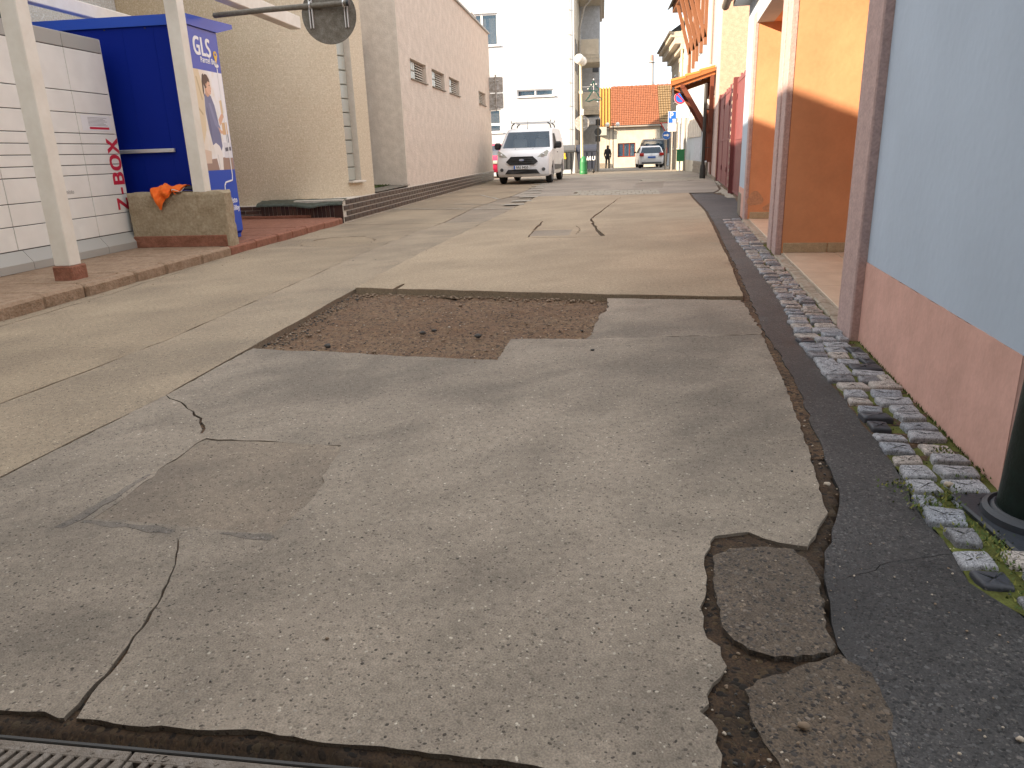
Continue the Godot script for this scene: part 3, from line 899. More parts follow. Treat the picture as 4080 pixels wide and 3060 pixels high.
func build_cobbles(cob_left: PackedVector2Array):
	var g := setting("cobblestone_gutter")
	var bed := func(x: float, z: float) -> float:
		return -0.008 + 0.006 * fbm(x, z, 8.0) + 0.004 * fbm(x, z, 30.0)
	var st := S()
	st.set_smooth_group(0)
	for i in 330:
		var z0 := -0.7 - i * 0.033
		var z1 := z0 - 0.033
		for k in 8:
			var f0 := k / 8.0
			var f1 := (k + 1) / 8.0
			var q := []
			for e in [[f0, z0], [f1, z0], [f1, z1], [f0, z1]]:
				var x: float = lerp(along(cob_left, e[1]), wall_x(e[1]) + 0.10, e[0])
				q.append(Vector3(x, bed.call(x, e[1]), e[1]))
			for v in [q[0], q[1], q[2], q[0], q[2], q[3]]:
				st.add_vertex(v)
	st.generate_normals()
	put(g, "moss_bed", st, mats["moss_soil"])
	var shapes := []
	for k in 9:
		shapes.append(cobble_mesh(100 + k))
	var ms := [mats["granite"], mats["granite_blue"], mats["granite"], mats["granite_warm"], mats["granite_blue"], mats["granite_dark"], mats["basalt"], mats["granite"]]
	var warm := [mats["granite_warm"], mats["granite_blue"], mats["granite"], mats["granite_warm"], mats["granite_dark"], mats["granite_warm"]]
	var z := -1.36
	var n := 0
	var rest := S()
	var row := 0
	while z > -11.5:
		var l := rng.randf_range(0.09, 0.12)
		if z < -4.6:
			l = rng.randf_range(0.058, 0.085)
		var x := along(cob_left, z) - 0.02 + rng.randf_range(0.0, 0.02)
		var xe := wall_x(z) - (0.01 if z > -4.0 else 0.05)
		while x < xe - 0.03:
			var w := rng.randf_range(0.10, 0.14)
			if xe - x - w < 0.05:
				w = xe - x
			w = min(w, 0.17)
			var gap := rng.randf_range(0.02, 0.042) if z > -3.2 else rng.randf_range(0.008, 0.02)
			var dz := rng.randf_range(-0.012, 0.012)
			var sc := Vector3(max(0.05, w - gap), 0.075, l - (rng.randf_range(0.018, 0.034) if z > -3.2 else rng.randf_range(0.006, 0.014)))
			var b := Basis(Vector3.UP, rng.randf_range(-0.09, 0.09) - 0.06) * Basis(Vector3(1, 0, 0.4).normalized(), rng.randf_range(-0.07, 0.07)) * Basis.from_scale(sc)
			var xf := Transform3D(b, Vector3(x + w / 2, -0.072 + rng.randf_range(0.0, 0.014), z - l / 2 + dz))
			var sh: ArrayMesh = shapes[rng.randi() % shapes.size()]
			var on_base: bool = Vector2(x + w / 2 - 1.2, z - l / 2 + 2.0).length() < 0.19
			if not on_base:
				if n < 298:
					put(g, "cobblestone", sh, ms[rng.randi() % ms.size()] if z > -4.2 else warm[rng.randi() % warm.size()], xf)
				else:
					rest.append_from(sh, 0, xf)
				n += 1
			x += w
		z -= l
		row += 1
	var far := put(g, "far_cobblestones", rest, mats["granite_warm"])
	far.set_meta("kind", "stuff")

func build_grate():
	var t := thing("drain_grate", "brown cast iron slotted drain grating across the bottom edge of the road", "drain grate", Transform3D(Basis(Vector3.UP, deg_to_rad(-1.6)), Vector3(-0.88, -0.012, -1.04)))
	put(t, "channel", boxm(Vector3(-1.4, -0.14, 0.008), Vector3(1.6, -0.12, 0.152), 0.0), mats["pipe_dark"])
	var rim := S()
	box(rim, Vector3(-1.4, -0.13, -0.012), Vector3(1.6, 0.0, -0.002), 0.002)
	box(rim, Vector3(-1.4, -0.13, 0.162), Vector3(1.6, 0.0, 0.172), 0.002)
	put(t, "edge_rail", rim, mats["pipe_dark"])
	for j in 6:
		var x0 := -1.0 + (j - 1) * 0.5
		var pan := Node3D.new()
		pan.name = uniq(t, "grate_panel")
		t.add_child(pan)
		var st := S()
		var a := x0 + 0.003
		var b := x0 + 0.497
		box(st, Vector3(a, -0.02, 0.0), Vector3(b, 0.0, 0.024), 0.002)
		box(st, Vector3(a, -0.02, 0.136), Vector3(b, 0.0, 0.160), 0.002)
		box(st, Vector3(a, -0.02, 0.024), Vector3(a + 0.012, 0.0, 0.136), 0.0015)
		box(st, Vector3(b - 0.012, -0.02, 0.024), Vector3(b, 0.0, 0.136), 0.0015)
		put(pan, "frame", st, mats["iron"])
		var bars := 19
		for i in bars:
			var x := a + 0.012 + (i + 0.5) * (0.47 / bars)
			var s2 := S()
			bar(s2, Vector3(x + 0.013, -0.009, 0.020), Vector3(x - 0.013, -0.009, 0.140), 0.0145, 0.017, 0.0015)
			put(pan, "slat", s2, mats["iron"])
			if i % 2 == 0:
				for zz in [0.012, 0.148]:
					var s3 := S()
					box(s3, Vector3(-0.004, 0, -0.004), Vector3(0.004, 0.0015, 0.004), 0.0008, Transform3D(Basis(Vector3.UP, PI / 4), Vector3(x, 0.0, zz)))
					put(pan, "stud", s3, mats["iron"])
	text(t, "cast_letters", "A C O", 0.014, mats["iron"], Transform3D(Basis(Vector3.RIGHT, -PI / 2), Vector3(0.055, 0.0005, 0.012)), 0.003)

func build_sidewalk():
	var g := setting("sidewalk")
	var zs := [3.0, 1.5, 0.0, -1.5, -2.6, -3.6, -4.2, -4.82, -5.40, -5.85, -6.40, -7.58, -8.70, -9.60, -10.6, -11.4, -12.36]
	for i in zs.size() - 1:
		var y := 0.10 + rng.randf_range(0.0, 0.008)
		var red: bool = zs[i] < -8.5
		put(g, "paving_slab", boxm(Vector3(-8.2, -0.1, zs[i] - 0.006), Vector3(-4.465, y, zs[i + 1] + 0.006), 0.012), mats["paving_red" if red else "paving_tan"])
	var z := 3.0
	while z > -12.2:
		var l := rng.randf_range(0.42, 0.75)
		var e: float = max(z - l, -12.3)
		var st := S()
		var hl := (z - e) / 2 - 0.004
		box(st, Vector3(-0.06, -0.15, -hl), Vector3(0.06, rng.randf_range(0.098, 0.11), hl), 0.022, Transform3D(Basis(Vector3.UP, rng.randf_range(-0.012, 0.012)), Vector3(-4.395 + rng.randf_range(-0.008, 0.008), 0, (z + e) / 2)))
		put(g, "kerb_stone", st, mats["paving_red" if z < -8.6 or rng.randf() < 0.3 else "paving_tan"])
		z = e

# ---------- left side ----------
func build_left():
	parcel_locker_white()
	parcel_locker_blue()
	pergola()
	low_wall()
	curved_house()
	long_house()
	rear_houses()
	round_sign_back()
	added_shade_house()

func parcel_locker_white():
	# local frame: x to the front (street), z along; doors look at +x
	var t := thing("white_parcel_locker", "white parcel locker wall with red vertical lettering behind the near white post", "parcel locker", at(-5.62, 0.105, 0))
	var y0 := 0.30 - 0.105
	put(t, "cabinet", boxm(Vector3(-0.62, 0.0, -8.49), Vector3(-0.012, 2.30, -4.05), 0.006), mats["locker_gap"])
	var rows := [0.19, 0.415, 0.625, 0.86, 0.965, 1.075, 1.185, 1.295, 1.505, 1.725, 2.155]
	var cols := [-8.50, -7.865, -7.25, -6.64, -6.02, -5.40, -4.78, -4.10]
	for c in cols.size() - 1:
		for r in rows.size() - 1:
			put(t, "door", boxm(Vector3(-0.02, rows[r] + 0.004, cols[c] + 0.004), Vector3(0.0, rows[r + 1] - 0.004, cols[c + 1] - 0.004), 0.003), mats["locker_white"])
		put(t, "top_panel", boxm(Vector3(-0.02, 2.159, cols[c] + 0.004), Vector3(0.002, 2.305, cols[c + 1] - 0.004), 0.004), mats["locker_grey"])
	put(t, "side_panel", boxm(Vector3(-0.62, 0.19, -8.512), Vector3(-0.004, 2.30, -8.502), 0.003), mats["locker_white"])
	var zs := [-8.56, -7.855, -6.69, -5.4, -4.1]
	for k in 4:
		var st := S()
		var a: float = zs[k] + 0.003
		var b: float = zs[k + 1] - 0.003
		for q in [[Vector3(0.0, 0.185, a), Vector3(0.0, 0.185, b), Vector3(0.09, 0.075, b), Vector3(0.09, 0.075, a), Vector3(1, 1, 0)], [Vector3(0.09, 0.075, a), Vector3(0.09, 0.075, b), Vector3(0.09, 0.0, b), Vector3(0.09, 0.0, a), Vector3.RIGHT], [Vector3(-0.5, 0.185, a), Vector3(-0.5, 0.185, b), Vector3(0.0, 0.185, b), Vector3(0.0, 0.185, a), Vector3.UP]]:
			quad(st, q[0], q[1], q[2], q[3], q[4])
		for e in [a, b]:
			quad(st, Vector3(-0.5, 0, e), Vector3(-0.5, 0.185, e), Vector3(0.0, 0.185, e), Vector3(0.0, 0.0, e), Vector3(0, 0, -1 if e == a else 1))
			tri(st, Vector3(0.0, 0.185, e), Vector3(0.09, 0.075, e), Vector3(0.0, 0.0, e), Vector3(0, 0, -1 if e == a else 1))
			tri(st, Vector3(0.0, 0.0, e), Vector3(0.09, 0.075, e), Vector3(0.09, 0.0, e), Vector3(0, 0, -1 if e == a else 1))
		put(t, "skirting", st, mats["locker_grey"])
	# lettering runs upwards: turn the words, then face them to +x
	var fx := Basis(Vector3.UP, PI / 2) * Basis(Vector3.BACK, PI / 2)
	for k in [["Z", 0.515], ["-", 0.665], ["B", 0.80], ["O", 0.98], ["X", 1.165]]:
		text(t, "letter", k[0], 0.205, mats["red_ink"], Transform3D(fx, Vector3(0.001, k[1], -8.398)), 0.003, 700, 0.98)
	var f2 := Basis(Vector3.UP, PI / 2)
	text(t, "small_lettering", "Výdejní místo", 0.038, mats["grey_ink"], Transform3D(f2, Vector3(0.001, 0.695, -7.43)), 0.002)
	put(t, "sticker", boxm(Vector3(0.0002, 1.325, -8.43), Vector3(0.0016, 1.485, -7.93), 0.0003), mats["sign_white"])
	put(t, "red_stripe", boxm(Vector3(0.0017, 1.342, -8.39), Vector3(0.0026, 1.366, -8.05), 0.0003), mats["red_ink"])
	for k in 7:
		put(t, "print_line", boxm(Vector3(0.0017, 1.382 + k * 0.0135, -8.37 + 0.03 * (k % 3)), Vector3(0.0024, 1.386 + k * 0.0135, -8.04), 0.0002), mats["grey_ink"])

func parcel_locker_blue():
	var t := thing("blue_parcel_locker", "tall blue parcel locker with a poster of a woman on its street side", "parcel locker", at(-4.70, 0.11, -8.74))
	# local: x to the street, -z away
	put(t, "cabinet", boxm(Vector3(-2.05, 0.05, -0.70), Vector3(-0.012, 2.48, 0.0), 0.006), mats["locker_blue"])
	for x in [-1.72, -1.36, -0.78, -0.40]:
		put(t, "sheet_seam", boxm(Vector3(x, 0.06, 0.0005), Vector3(x + 0.004, 2.44, 0.003), 0.001), mats["locker_blue"])
	var rail := S()
	box(rail, Vector3(-2.0, 1.075, 0.012), Vector3(-0.35, 1.118, 0.045), 0.004)
	put(t, "white_rail", rail, mats["alu"])
	# roof cap, drawn out over the door side
	var st := S()
	for x in [-2.07, 0.02]:
		var o := Vector3(-1 if x < -1 else 1, 0, 0)
		quad(st, Vector3(x, 2.45, 0.02), Vector3(x, 2.56, 0.02), Vector3(x, 2.60, -1.12), Vector3(x, 2.55, -1.12), o)
		tri(st, Vector3(x, 2.45, 0.02), Vector3(x, 2.55, -1.12), Vector3(x, 2.45, -0.70), o)
	quad(st, Vector3(-2.07, 2.56, 0.02), Vector3(0.02, 2.56, 0.02), Vector3(0.02, 2.60, -1.12), Vector3(-2.07, 2.60, -1.12), Vector3.UP)
	quad(st, Vector3(-2.07, 2.45, 0.02), Vector3(0.02, 2.45, 0.02), Vector3(0.02, 2.56, 0.02), Vector3(-2.07, 2.56, 0.02), Vector3.BACK)
	quad(st, Vector3(-2.07, 2.55, -1.12), Vector3(0.02, 2.55, -1.12), Vector3(0.02, 2.60, -1.12), Vector3(-2.07, 2.60, -1.12), Vector3.FORWARD)
	quad(st, Vector3(-2.07, 2.45, -0.70), Vector3(0.02, 2.45, -0.70), Vector3(0.02, 2.55, -1.12), Vector3(-2.07, 2.55, -1.12), Vector3.DOWN)
	put(t, "roof_cap", st, mats["panel_blue"])
	for x in [-1.6, -1.0, -0.5]:
		put(t, "bolt", boxm(Vector3(x, 2.425, 0.001), Vector3(x + 0.02, 2.437, 0.008), 0.002), mats["locker_gap"])
	put(t, "poster_panel", boxm(Vector3(-0.011, 0.08, -0.71), Vector3(0.0, 2.45, -0.005), 0.003), mats["panel_blue"])
	put(t, "foot", boxm(Vector3(-0.10, 0.0, -0.68), Vector3(-0.02, 0.08, -0.60), 0.003), mats["panel_blue"])
	# the printed picture: flat print on the panel
	var im := poster_image()
	var pm := StandardMaterial3D.new()
	pm.albedo_texture = ImageTexture.create_from_image(im)
	pm.roughness = 0.4
	var pq := S()
	var z0 := -0.012
	var z1 := -0.70
	var c := [[Vector3(0.0012, 1.99, z0), Vector2(0, 0)], [Vector3(0.0012, 1.99, z1), Vector2(1, 0)], [Vector3(0.0012, 0.85, z1), Vector2(1, 1)], [Vector3(0.0012, 0.85, z0), Vector2(0, 1)]]
	for k in [0, 1, 2, 0, 2, 3]:
		pq.set_normal(Vector3.RIGHT); pq.set_uv(c[k][1]); pq.add_vertex(c[k][0])
	put(t, "printed_picture", pq, pm)
	var fx := Basis(Vector3.UP, PI / 2)
	for k in [["G", -0.18], ["L", -0.325], ["S", -0.45]]:
		text(t, "letter", k[0], 0.20, mats["white_ink"], Transform3D(fx, Vector3(0.002, 2.245, k[1])), 0.003, 800, 0.92)
	text(t, "small_lettering", "Parcel Box", 0.062, mats["white_ink"], Transform3D(fx, Vector3(0.002, 2.105, -0.42)), 0.003, 700, 0.9)
	var pin := S()
	plate(pin, disc_poly(0.045, 20), 0.003, Transform3D(fx, Vector3(0.0018, 2.19, -0.60)))
	plate(pin, PackedVector2Array([Vector2(-0.042, -0.015), Vector2(0.042, -0.015), Vector2(0.0, -0.10)]), 0.0028, Transform3D(fx, Vector3(0.0016, 2.19, -0.60)))
	put(t, "yellow_pin", pin, mats["yellow_ink"])
	var eye := S()
	plate(eye, disc_poly(0.017, 14), 0.0015, Transform3D(fx, Vector3(0.005, 2.195, -0.60)))
	put(t, "pin_eye", eye, mats["panel_blue"])
	var spot := S()
	plate(spot, disc_poly(0.05, 20), 0.002, Transform3D(fx * Basis.from_scale(Vector3(1, 0.45, 1)), Vector3(0.0015, 2.07, -0.60)))
	put(t, "white_spot", spot, mats["white_ink"])
	var ln := S()
	var pts := [Vector2(0.60, 2.04), Vector2(0.615, 1.2), Vector2(0.615, 0.78), Vector2(0.60, 0.72), Vector2(0.42, 0.70), Vector2(0.38, 0.66), Vector2(0.37, 0.50)]
	for i in pts.size() - 1:
		bar(ln, Vector3(0.0035, pts[i].y, -pts[i].x), Vector3(0.0035, pts[i + 1].y, -pts[i + 1].x), 0.003, 0.018, 0.0005, Vector3(0, 0.3, 1))
	put(t, "white_path", ln, mats["white_ink"])
	text(t, "small_lettering", "místo", 0.06, mats["white_ink"], Transform3D(fx, Vector3(0.002, 0.47, -0.545)), 0.003, 700)
	text(t, "small_lettering", "zásilky", 0.06, mats["white_ink"], Transform3D(fx, Vector3(0.002, 0.375, -0.555)), 0.003, 700)

func fill(im: Image, pts: Array, c: Color):
	var poly := pv(pts)
	var lo := poly[0]
	var hi := poly[0]
	for p in poly:
		lo = lo.min(p); hi = hi.max(p)
	for y in range(max(0, int(lo.y)), min(im.get_height(), int(hi.y) + 1)):
		var xs := []
		for i in poly.size():
			var a := poly[i]
			var b := poly[(i + 1) % poly.size()]
			if (a.y <= y and b.y > y) or (b.y <= y and a.y > y):
				xs.append(a.x + (y - a.y) / (b.y - a.y) * (b.x - a.x))
		xs.sort()
		for i in range(0, xs.size() - 1, 2):
			for x in range(max(0, int(xs[i])), min(im.get_width(), int(xs[i + 1]) + 1)):
				im.set_pixel(x, y, c)

func poster_image() -> Image:
	var im := Image.create(340, 560, false, Image.FORMAT_RGB8)
	var n := FastNoiseLite.new()
	n.frequency = 0.012
	for y in 560:
		for x in 340:
			var v := n.get_noise_2d(x, y * 0.6)
			im.set_pixel(x, y, Color(0.90, 0.86, 0.80).lerp(Color(0.93, 0.93, 0.94), clamp(x / 240.0 + v, 0.0, 1.0)))
	fill(im, [0, 0, 60, 0, 90, 90, 80, 200, 60, 330, 0, 420], Color(0.86, 0.79, 0.66))
	fill(im, [20, 40, 34, 40, 70, 160, 58, 170], Color(0.76, 0.68, 0.53))
	fill(im, [0, 200, 50, 240, 46, 252, 0, 216], Color(0.74, 0.66, 0.52))
	fill(im, [0, 500, 340, 480, 340, 560, 0, 560], Color(0.62, 0.52, 0.47))
	fill(im, [0, 440, 80, 450, 70, 520, 0, 520], Color(0.85, 0.76, 0.68))
	fill(im, [240, 400, 340, 400, 340, 490, 240, 490], Color(0.86, 0.86, 0.88))
	fill(im, [255, 430, 330, 424, 330, 446, 255, 452], Color(0.35, 0.36, 0.4))
	fill(im, [290, 330, 318, 330, 318, 400, 290, 400], Color(0.5, 0.52, 0.58))
	# trousers
	fill(im, [112, 400, 205, 405, 214, 470, 200, 560, 152, 560, 130, 470], Color(0.93, 0.91, 0.89))
	fill(im, [150, 470, 158, 470, 168, 560, 160, 560], Color(0.83, 0.81, 0.8))
	# shirt
	fill(im, [92, 140, 112, 118, 140, 120, 168, 140, 196, 190, 212, 260, 222, 330, 226, 420, 208, 448, 190, 420, 150, 402, 112, 416, 92, 330, 80, 230], Color(0.45, 0.47, 0.60))
	fill(im, [128, 180, 150, 176, 190, 270, 232, 310, 222, 338, 170, 300], Color(0.52, 0.54, 0.67))
	fill(im, [100, 200, 112, 210, 122, 330, 112, 400, 98, 320], Color(0.39, 0.41, 0.54))
	# neck, face
	fill(im, [108, 92, 150, 96, 152, 138, 128, 146, 106, 132], Color(0.80, 0.62, 0.51))
	fill(im, [116, 52, 150, 46, 176, 62, 178, 84, 186, 96, 178, 104, 176, 124, 156, 134, 134, 120, 118, 92], Color(0.88, 0.71, 0.60))
	fill(im, [166, 108, 178, 108, 174, 114], Color(0.72, 0.36, 0.33))
	fill(im, [160, 78, 172, 78, 170, 82, 160, 82], Color(0.3, 0.2, 0.16))
	# hair with a pony tail
	fill(im, [96, 60, 104, 34, 128, 20, 152, 22, 172, 44, 176, 62, 152, 58, 138, 70, 132, 92, 114, 100, 104, 84], Color(0.30, 0.21, 0.17))
	fill(im, [96, 26, 112, 18, 116, 34, 102, 60, 98, 110, 92, 150, 82, 120, 84, 60], Color(0.27, 0.19, 0.16))
	fill(im, [124, 74, 132, 70, 136, 84, 128, 90], Color(0.84, 0.66, 0.55))
	# fore-arms and parcels
	fill(im, [222, 268, 262, 236, 284, 226, 290, 250, 262, 280, 232, 304], Color(0.86, 0.68, 0.57))
	fill(im, [206, 310, 240, 330, 268, 336, 262, 352, 222, 346], Color(0.86, 0.68, 0.57))
	fill(im, [252, 286, 316, 280, 318, 350, 254, 356], Color(0.84, 0.70, 0.53))
	fill(im, [262, 160, 300, 150, 306, 226, 268, 236], Color(0.87, 0.77, 0.62))
	return im

func pergola():
	var t := thing("white_pergola", "white painted wooden canopy frame with two posts and overhead beams by the lockers", "pergola", at(-4.65, 0.105, 0))
	var foot := S()
	box(foot, Vector3(-0.135, -0.02, -6.185), Vector3(0.05, 0.12, -5.98), 0.01)
	put(t, "footing", foot, mats["paving_red"])
	put(t, "post", boxm(Vector3(-0.12, 0.12, -6.15), Vector3(0.03, 3.0, -6.0), 0.006), mats["white_paint"])
	put(t, "post", boxm(Vector3(-0.08, 0.62, -8.55), Vector3(0.07, 3.0, -8.4), 0.006), mats["white_paint"])
	put(t, "beam", boxm(Vector3(-0.07, 2.835, -11.9), Vector3(0.10, 3.01, 4.0), 0.008), mats["white_paint"])
	put(t, "beam", boxm(Vector3(-1.95, 2.76, -11.6), Vector3(-1.82, 2.92, 4.0), 0.008), mats["white_paint"])
	for z in [-6.09, -3.3, 0.0]:
		put(t, "cross_beam", boxm(Vector3(-3.1, 2.995, z - 0.06), Vector3(0.1, 3.11, z + 0.06), 0.008), mats["white_paint"])

func low_wall():
	var t := thing("concrete_block_wall", "low weathered concrete wall with a red base strip, between the parcel lockers", "low wall", at(-4.36, 0, -8.53))
	# uneven cast concrete: subdivided and roughened box
	var st := S()
	st.set_smooth_group(0)
	var nx := 24
	var ny := 14
	var w := 1.2
	var grid := func(u: float, v: float, face: int) -> Vector3:
		var p := Vector3.ZERO
		if face == 0: p = Vector3(-w + w * u, 0.0 + 0.735 * v, 0.13)
		elif face == 1: p = Vector3(0, 0.735 * v, 0.13 - 0.26 * u)
		elif face == 2: p = Vector3(-w + w * u, 0.735, 0.13 - 0.26 * v)
		else: p = Vector3(-w + w * u, 0.735 * v, -0.13)
		if p.x > -0.05 and p.z < -0.05: p.z += 0.03; p.x -= 0.03 * p.y
		if p.y > 0.7 and p.x > -0.03: p.y -= 0.025
		return p + Vector3(fbm(p.y + 3.0, p.z + p.x, 6.0), fbm(p.x, p.z, 5.0), fbm(p.x, p.y, 6.0)) * 0.013
	for f in 4:
		for i in nx:
			for k in ny:
				var q := []
				for e in [[0, 0], [1, 0], [1, 1], [0, 1]]:
					q.append(grid.call((i + e[0]) / float(nx), (k + e[1]) / float(ny), f))
				var o := [0, 1, 2, 0, 2, 3]
				var nn: Vector3 = (q[1] - q[0]).cross(q[2] - q[0])
				var want: Vector3 = [Vector3.BACK, Vector3.RIGHT, Vector3.UP, Vector3.FORWARD][f]
				if nn.dot(want) > 0.0:
					o = [0, 2, 1, 0, 3, 2]
				for j in o:
					st.add_vertex(q[j])
	st.generate_normals()
	put(t, "body", st, mats["concrete"])
	put(t, "base_strip", boxm(Vector3(-1.2, 0.1, 0.11), Vector3(-0.03, 0.235, 0.148), 0.006), mats["paving_red"])
	# vest thrown over the wall
	var v := thing("orange_vest", "crumpled orange cloth vest draped over the low concrete wall", "vest", at(-5.03, 0.735, -8.4))
	var cs := S()
	cs.set_smooth_group(0)
	var cl := func(u: float, q: float) -> Vector3:
		# q runs from the back of the wall top over its front edge and down; u from left to right
		var fold := 0.022 * sin(u * 17.0 + 3.0 * sin(q * 5.0)) + 0.012 * sin(u * 31.0 + q * 4.0)
		var x: float = (u - 0.5) * (0.40 - 0.08 * q) + 0.03 * sin(q * 6.0)
		if q < 0.45:
			var h := 0.035 + 0.05 * pow(sin(u * 5.0 + 0.6), 2.0) * sin(q / 0.45 * PI) + fold
			return Vector3(x, max(h, 0.012), -0.2 + q / 0.45 * 0.215)
		var d: float = (q - 0.45) / 0.55
		var drop := 0.07 + 0.15 * exp(-pow((u - 0.24) / 0.2, 2.0)) + 0.03 * sin(u * 13.0) - 0.03 * u
		return Vector3(x - 0.05 * d * (u - 0.24), 0.03 - d * drop + fold * (1.0 - d), 0.022 + 0.03 * sin(d * PI) + fold * 0.8 + 0.012)
	for i in 30:
		for k in 30:
			var q := []
			for e in [[0, 0], [1, 0], [1, 1], [0, 1]]:
				q.append(cl.call((i + e[0]) / 30.0, (k + e[1]) / 30.0))
			for j in [0, 2, 1, 0, 3, 2]:
				cs.add_vertex(q[j])
	cs.generate_normals()
	var cm: StandardMaterial3D = mats["cloth_orange"]
	cm.cull_mode = BaseMaterial3D.CULL_DISABLED
	put(v, "cloth", cs, cm)
	var hem := S()
	var hp := []
	for i in 25:
		hp.append(cl.call(i / 24.0, 0.995) + Vector3(0, 0, 0.004))
	tube(hem, hp, 0.006, 6)
	put(v, "hem", hem, cm)
	var cu := S()
	var cp := []
	for i in 18:
		cp.append(cl.call(0.93, 0.35 + 0.6 * i / 17.0) + Vector3(0.003, 0.004, 0.004))
	tube(cu, cp, 0.006, 6)
	put(v, "silver_piping", cu, mats["cloth_silver"])
	var g := thing("black_glove", "black work glove lying on the low wall beside the orange vest", "glove", at(-4.80, 0.74, -8.5))
	var gs := S()
	for k in 4:
		var a := 0.0 + k * 0.028
		tube(gs, [Vector3(-0.10, 0.03 + 0.012 * (k % 2), -0.04 + a), Vector3(-0.04, 0.045, -0.045 + a), Vector3(0.03, 0.035, -0.04 + a)], [0.012, 0.017, 0.02], 8)
	ball(gs, Vector3(0.06, 0.032, 0.0), 0.06, 12, 0.55)
	tube(gs, [Vector3(0.05, 0.03, 0.05), Vector3(0.0, 0.035, 0.085), Vector3(-0.03, 0.03, 0.09)], [0.02, 0.016, 0.012], 8)
	tube(gs, [Vector3(0.08, 0.03, 0.0), Vector3(0.15, 0.032, 0.0)], [0.045, 0.052], 10)
	put(g, "glove_body", gs, mats["black_leather"])

# plan of the rounded house corner
func plan(a: float) -> Vector2:
	return Vector2(-6.2 + 1.85 * sin(a), -13.9 + 1.35 * cos(a))

func curved_house():
	var t := thing("rounded_house", "house with a rounded roughcast corner wall and a narrow slot window behind the blue locker", "house")
	var line := [Vector2(-8.6, -12.55), Vector2(-7.4, -12.55)]
	var n := 26
	var i71 := 0
	var i79 := 0
	for k in n + 1:
		var a := PI / 2 * k / n
		if rad_to_deg(a) < 67.5: i71 = line.size()
		if rad_to_deg(a) < 80.5: i79 = line.size()
		line.append(plan(a))
	line.append(Vector2(-4.35, -14.32))
	var st := S()
	st.set_smooth_group(0)
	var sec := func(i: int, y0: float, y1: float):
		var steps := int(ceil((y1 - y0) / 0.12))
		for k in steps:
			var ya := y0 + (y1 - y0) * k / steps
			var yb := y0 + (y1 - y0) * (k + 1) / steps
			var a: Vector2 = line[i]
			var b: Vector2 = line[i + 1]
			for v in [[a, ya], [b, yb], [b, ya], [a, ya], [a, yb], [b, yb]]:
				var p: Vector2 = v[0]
				# patchy soot and dirt, plus shade painted in as darker colour leftwards
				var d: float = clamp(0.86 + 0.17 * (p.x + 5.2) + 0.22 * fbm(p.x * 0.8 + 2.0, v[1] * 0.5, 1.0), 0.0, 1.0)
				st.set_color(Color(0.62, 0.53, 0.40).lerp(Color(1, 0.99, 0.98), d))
				st.add_vertex(Vector3(p.x, v[1], p.y))
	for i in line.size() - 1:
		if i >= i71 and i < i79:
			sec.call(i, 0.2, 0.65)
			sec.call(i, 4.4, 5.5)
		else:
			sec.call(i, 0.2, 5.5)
	st.generate_normals()
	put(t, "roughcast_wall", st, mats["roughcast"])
	# slot: reveals, glass blocks, sill
	var a: Vector2 = line[i71]
	var b: Vector2 = line[i79]
	var inw := Vector2(-0.97, -0.24) * 0.26
	var rv := S()
	for p in [a, b]:
		quad(rv, Vector3(p.x, 0.65, p.y), Vector3(p.x + inw.x, 0.65, p.y + inw.y), Vector3(p.x + inw.x, 4.4, p.y + inw.y), Vector3(p.x, 4.4, p.y), Vector3(0, 0, 1 if p == b else -1))
	quad(rv, Vector3(a.x, 0.652, a.y), Vector3(b.x, 0.652, b.y), Vector3(b.x + inw.x, 0.652, b.y + inw.y), Vector3(a.x + inw.x, 0.652, a.y + inw.y), Vector3.UP)
	quad(rv, Vector3(a.x, 4.4, a.y), Vector3(b.x, 4.4, b.y), Vector3(b.x + inw.x, 4.4, b.y + inw.y), Vector3(a.x + inw.x, 4.4, a.y + inw.y), Vector3.DOWN)
	put(t, "slot_reveal", rv, mats["plaster_shade"])
	var win := Node3D.new()
	win.name = uniq(t, "slot_window")
	t.add_child(win)
	var dir := (b - a).normalized()
	for k in 16:
		var bs := S()
		var y := 0.66 + k * 0.233
		var o := a + inw * 0.55
		bar(bs, Vector3(o.x, y + 0.113, o.y), Vector3(o.x + dir.x * a.distance_to(b), y + 0.113, o.y + dir.y * a.distance_to(b)), 0.06, 0.222, 0.012)
		put(win, "glass_block", bs, mats["glassblock"])
	var back := S()
	quad(back, Vector3(a.x + inw.x, 0.65, a.y + inw.y), Vector3(b.x + inw.x, 0.65, b.y + inw.y), Vector3(b.x + inw.x, 4.4, b.y + inw.y), Vector3(a.x + inw.x, 4.4, a.y + inw.y), Vector3(1, 0, 0))
	put(win, "mortar", back, mats["white_paint"])
	var sl := S()
	bar(sl, Vector3(a.x + 0.03, 0.64, a.y + 0.03), Vector3(b.x + 0.03, 0.64, b.y - 0.02), 0.14, 0.035, 0.006)
	put(t, "window_sill", sl, mats["plaster_shade"])
	# end of the curved wall and the recess behind it
	var rc := S()
	quad(rc, Vector3(-4.35, 0.2, -14.32), Vector3(-5.22, 0.2, -14.32), Vector3(-5.22, 5.5, -14.32), Vector3(-4.35, 5.5, -14.32), Vector3.FORWARD)
	quad(rc, Vector3(-5.22, 0.2, -14.32), Vector3(-5.22, 0.2, -16.92), Vector3(-5.22, 5.5, -16.92), Vector3(-5.22, 5.5, -14.32), Vector3.RIGHT)
	put(t, "recess_wall", rc, mats["plaster_shade"])
	var gb := Node3D.new()
	gb.name = uniq(t, "recess_window")
	t.add_child(gb)
	for k in 12:
		put(gb, "glass_block", boxm(Vector3(-5.20, 0.60 + k * 0.235, -16.86), Vector3(-5.13, 0.825 + k * 0.235, -16.58), 0.01), mats["glassblock_dark"])
	var rf := S()
	var top := []
	for p in line:
		top.append(Vector3(p.x, 5.5, p.y))
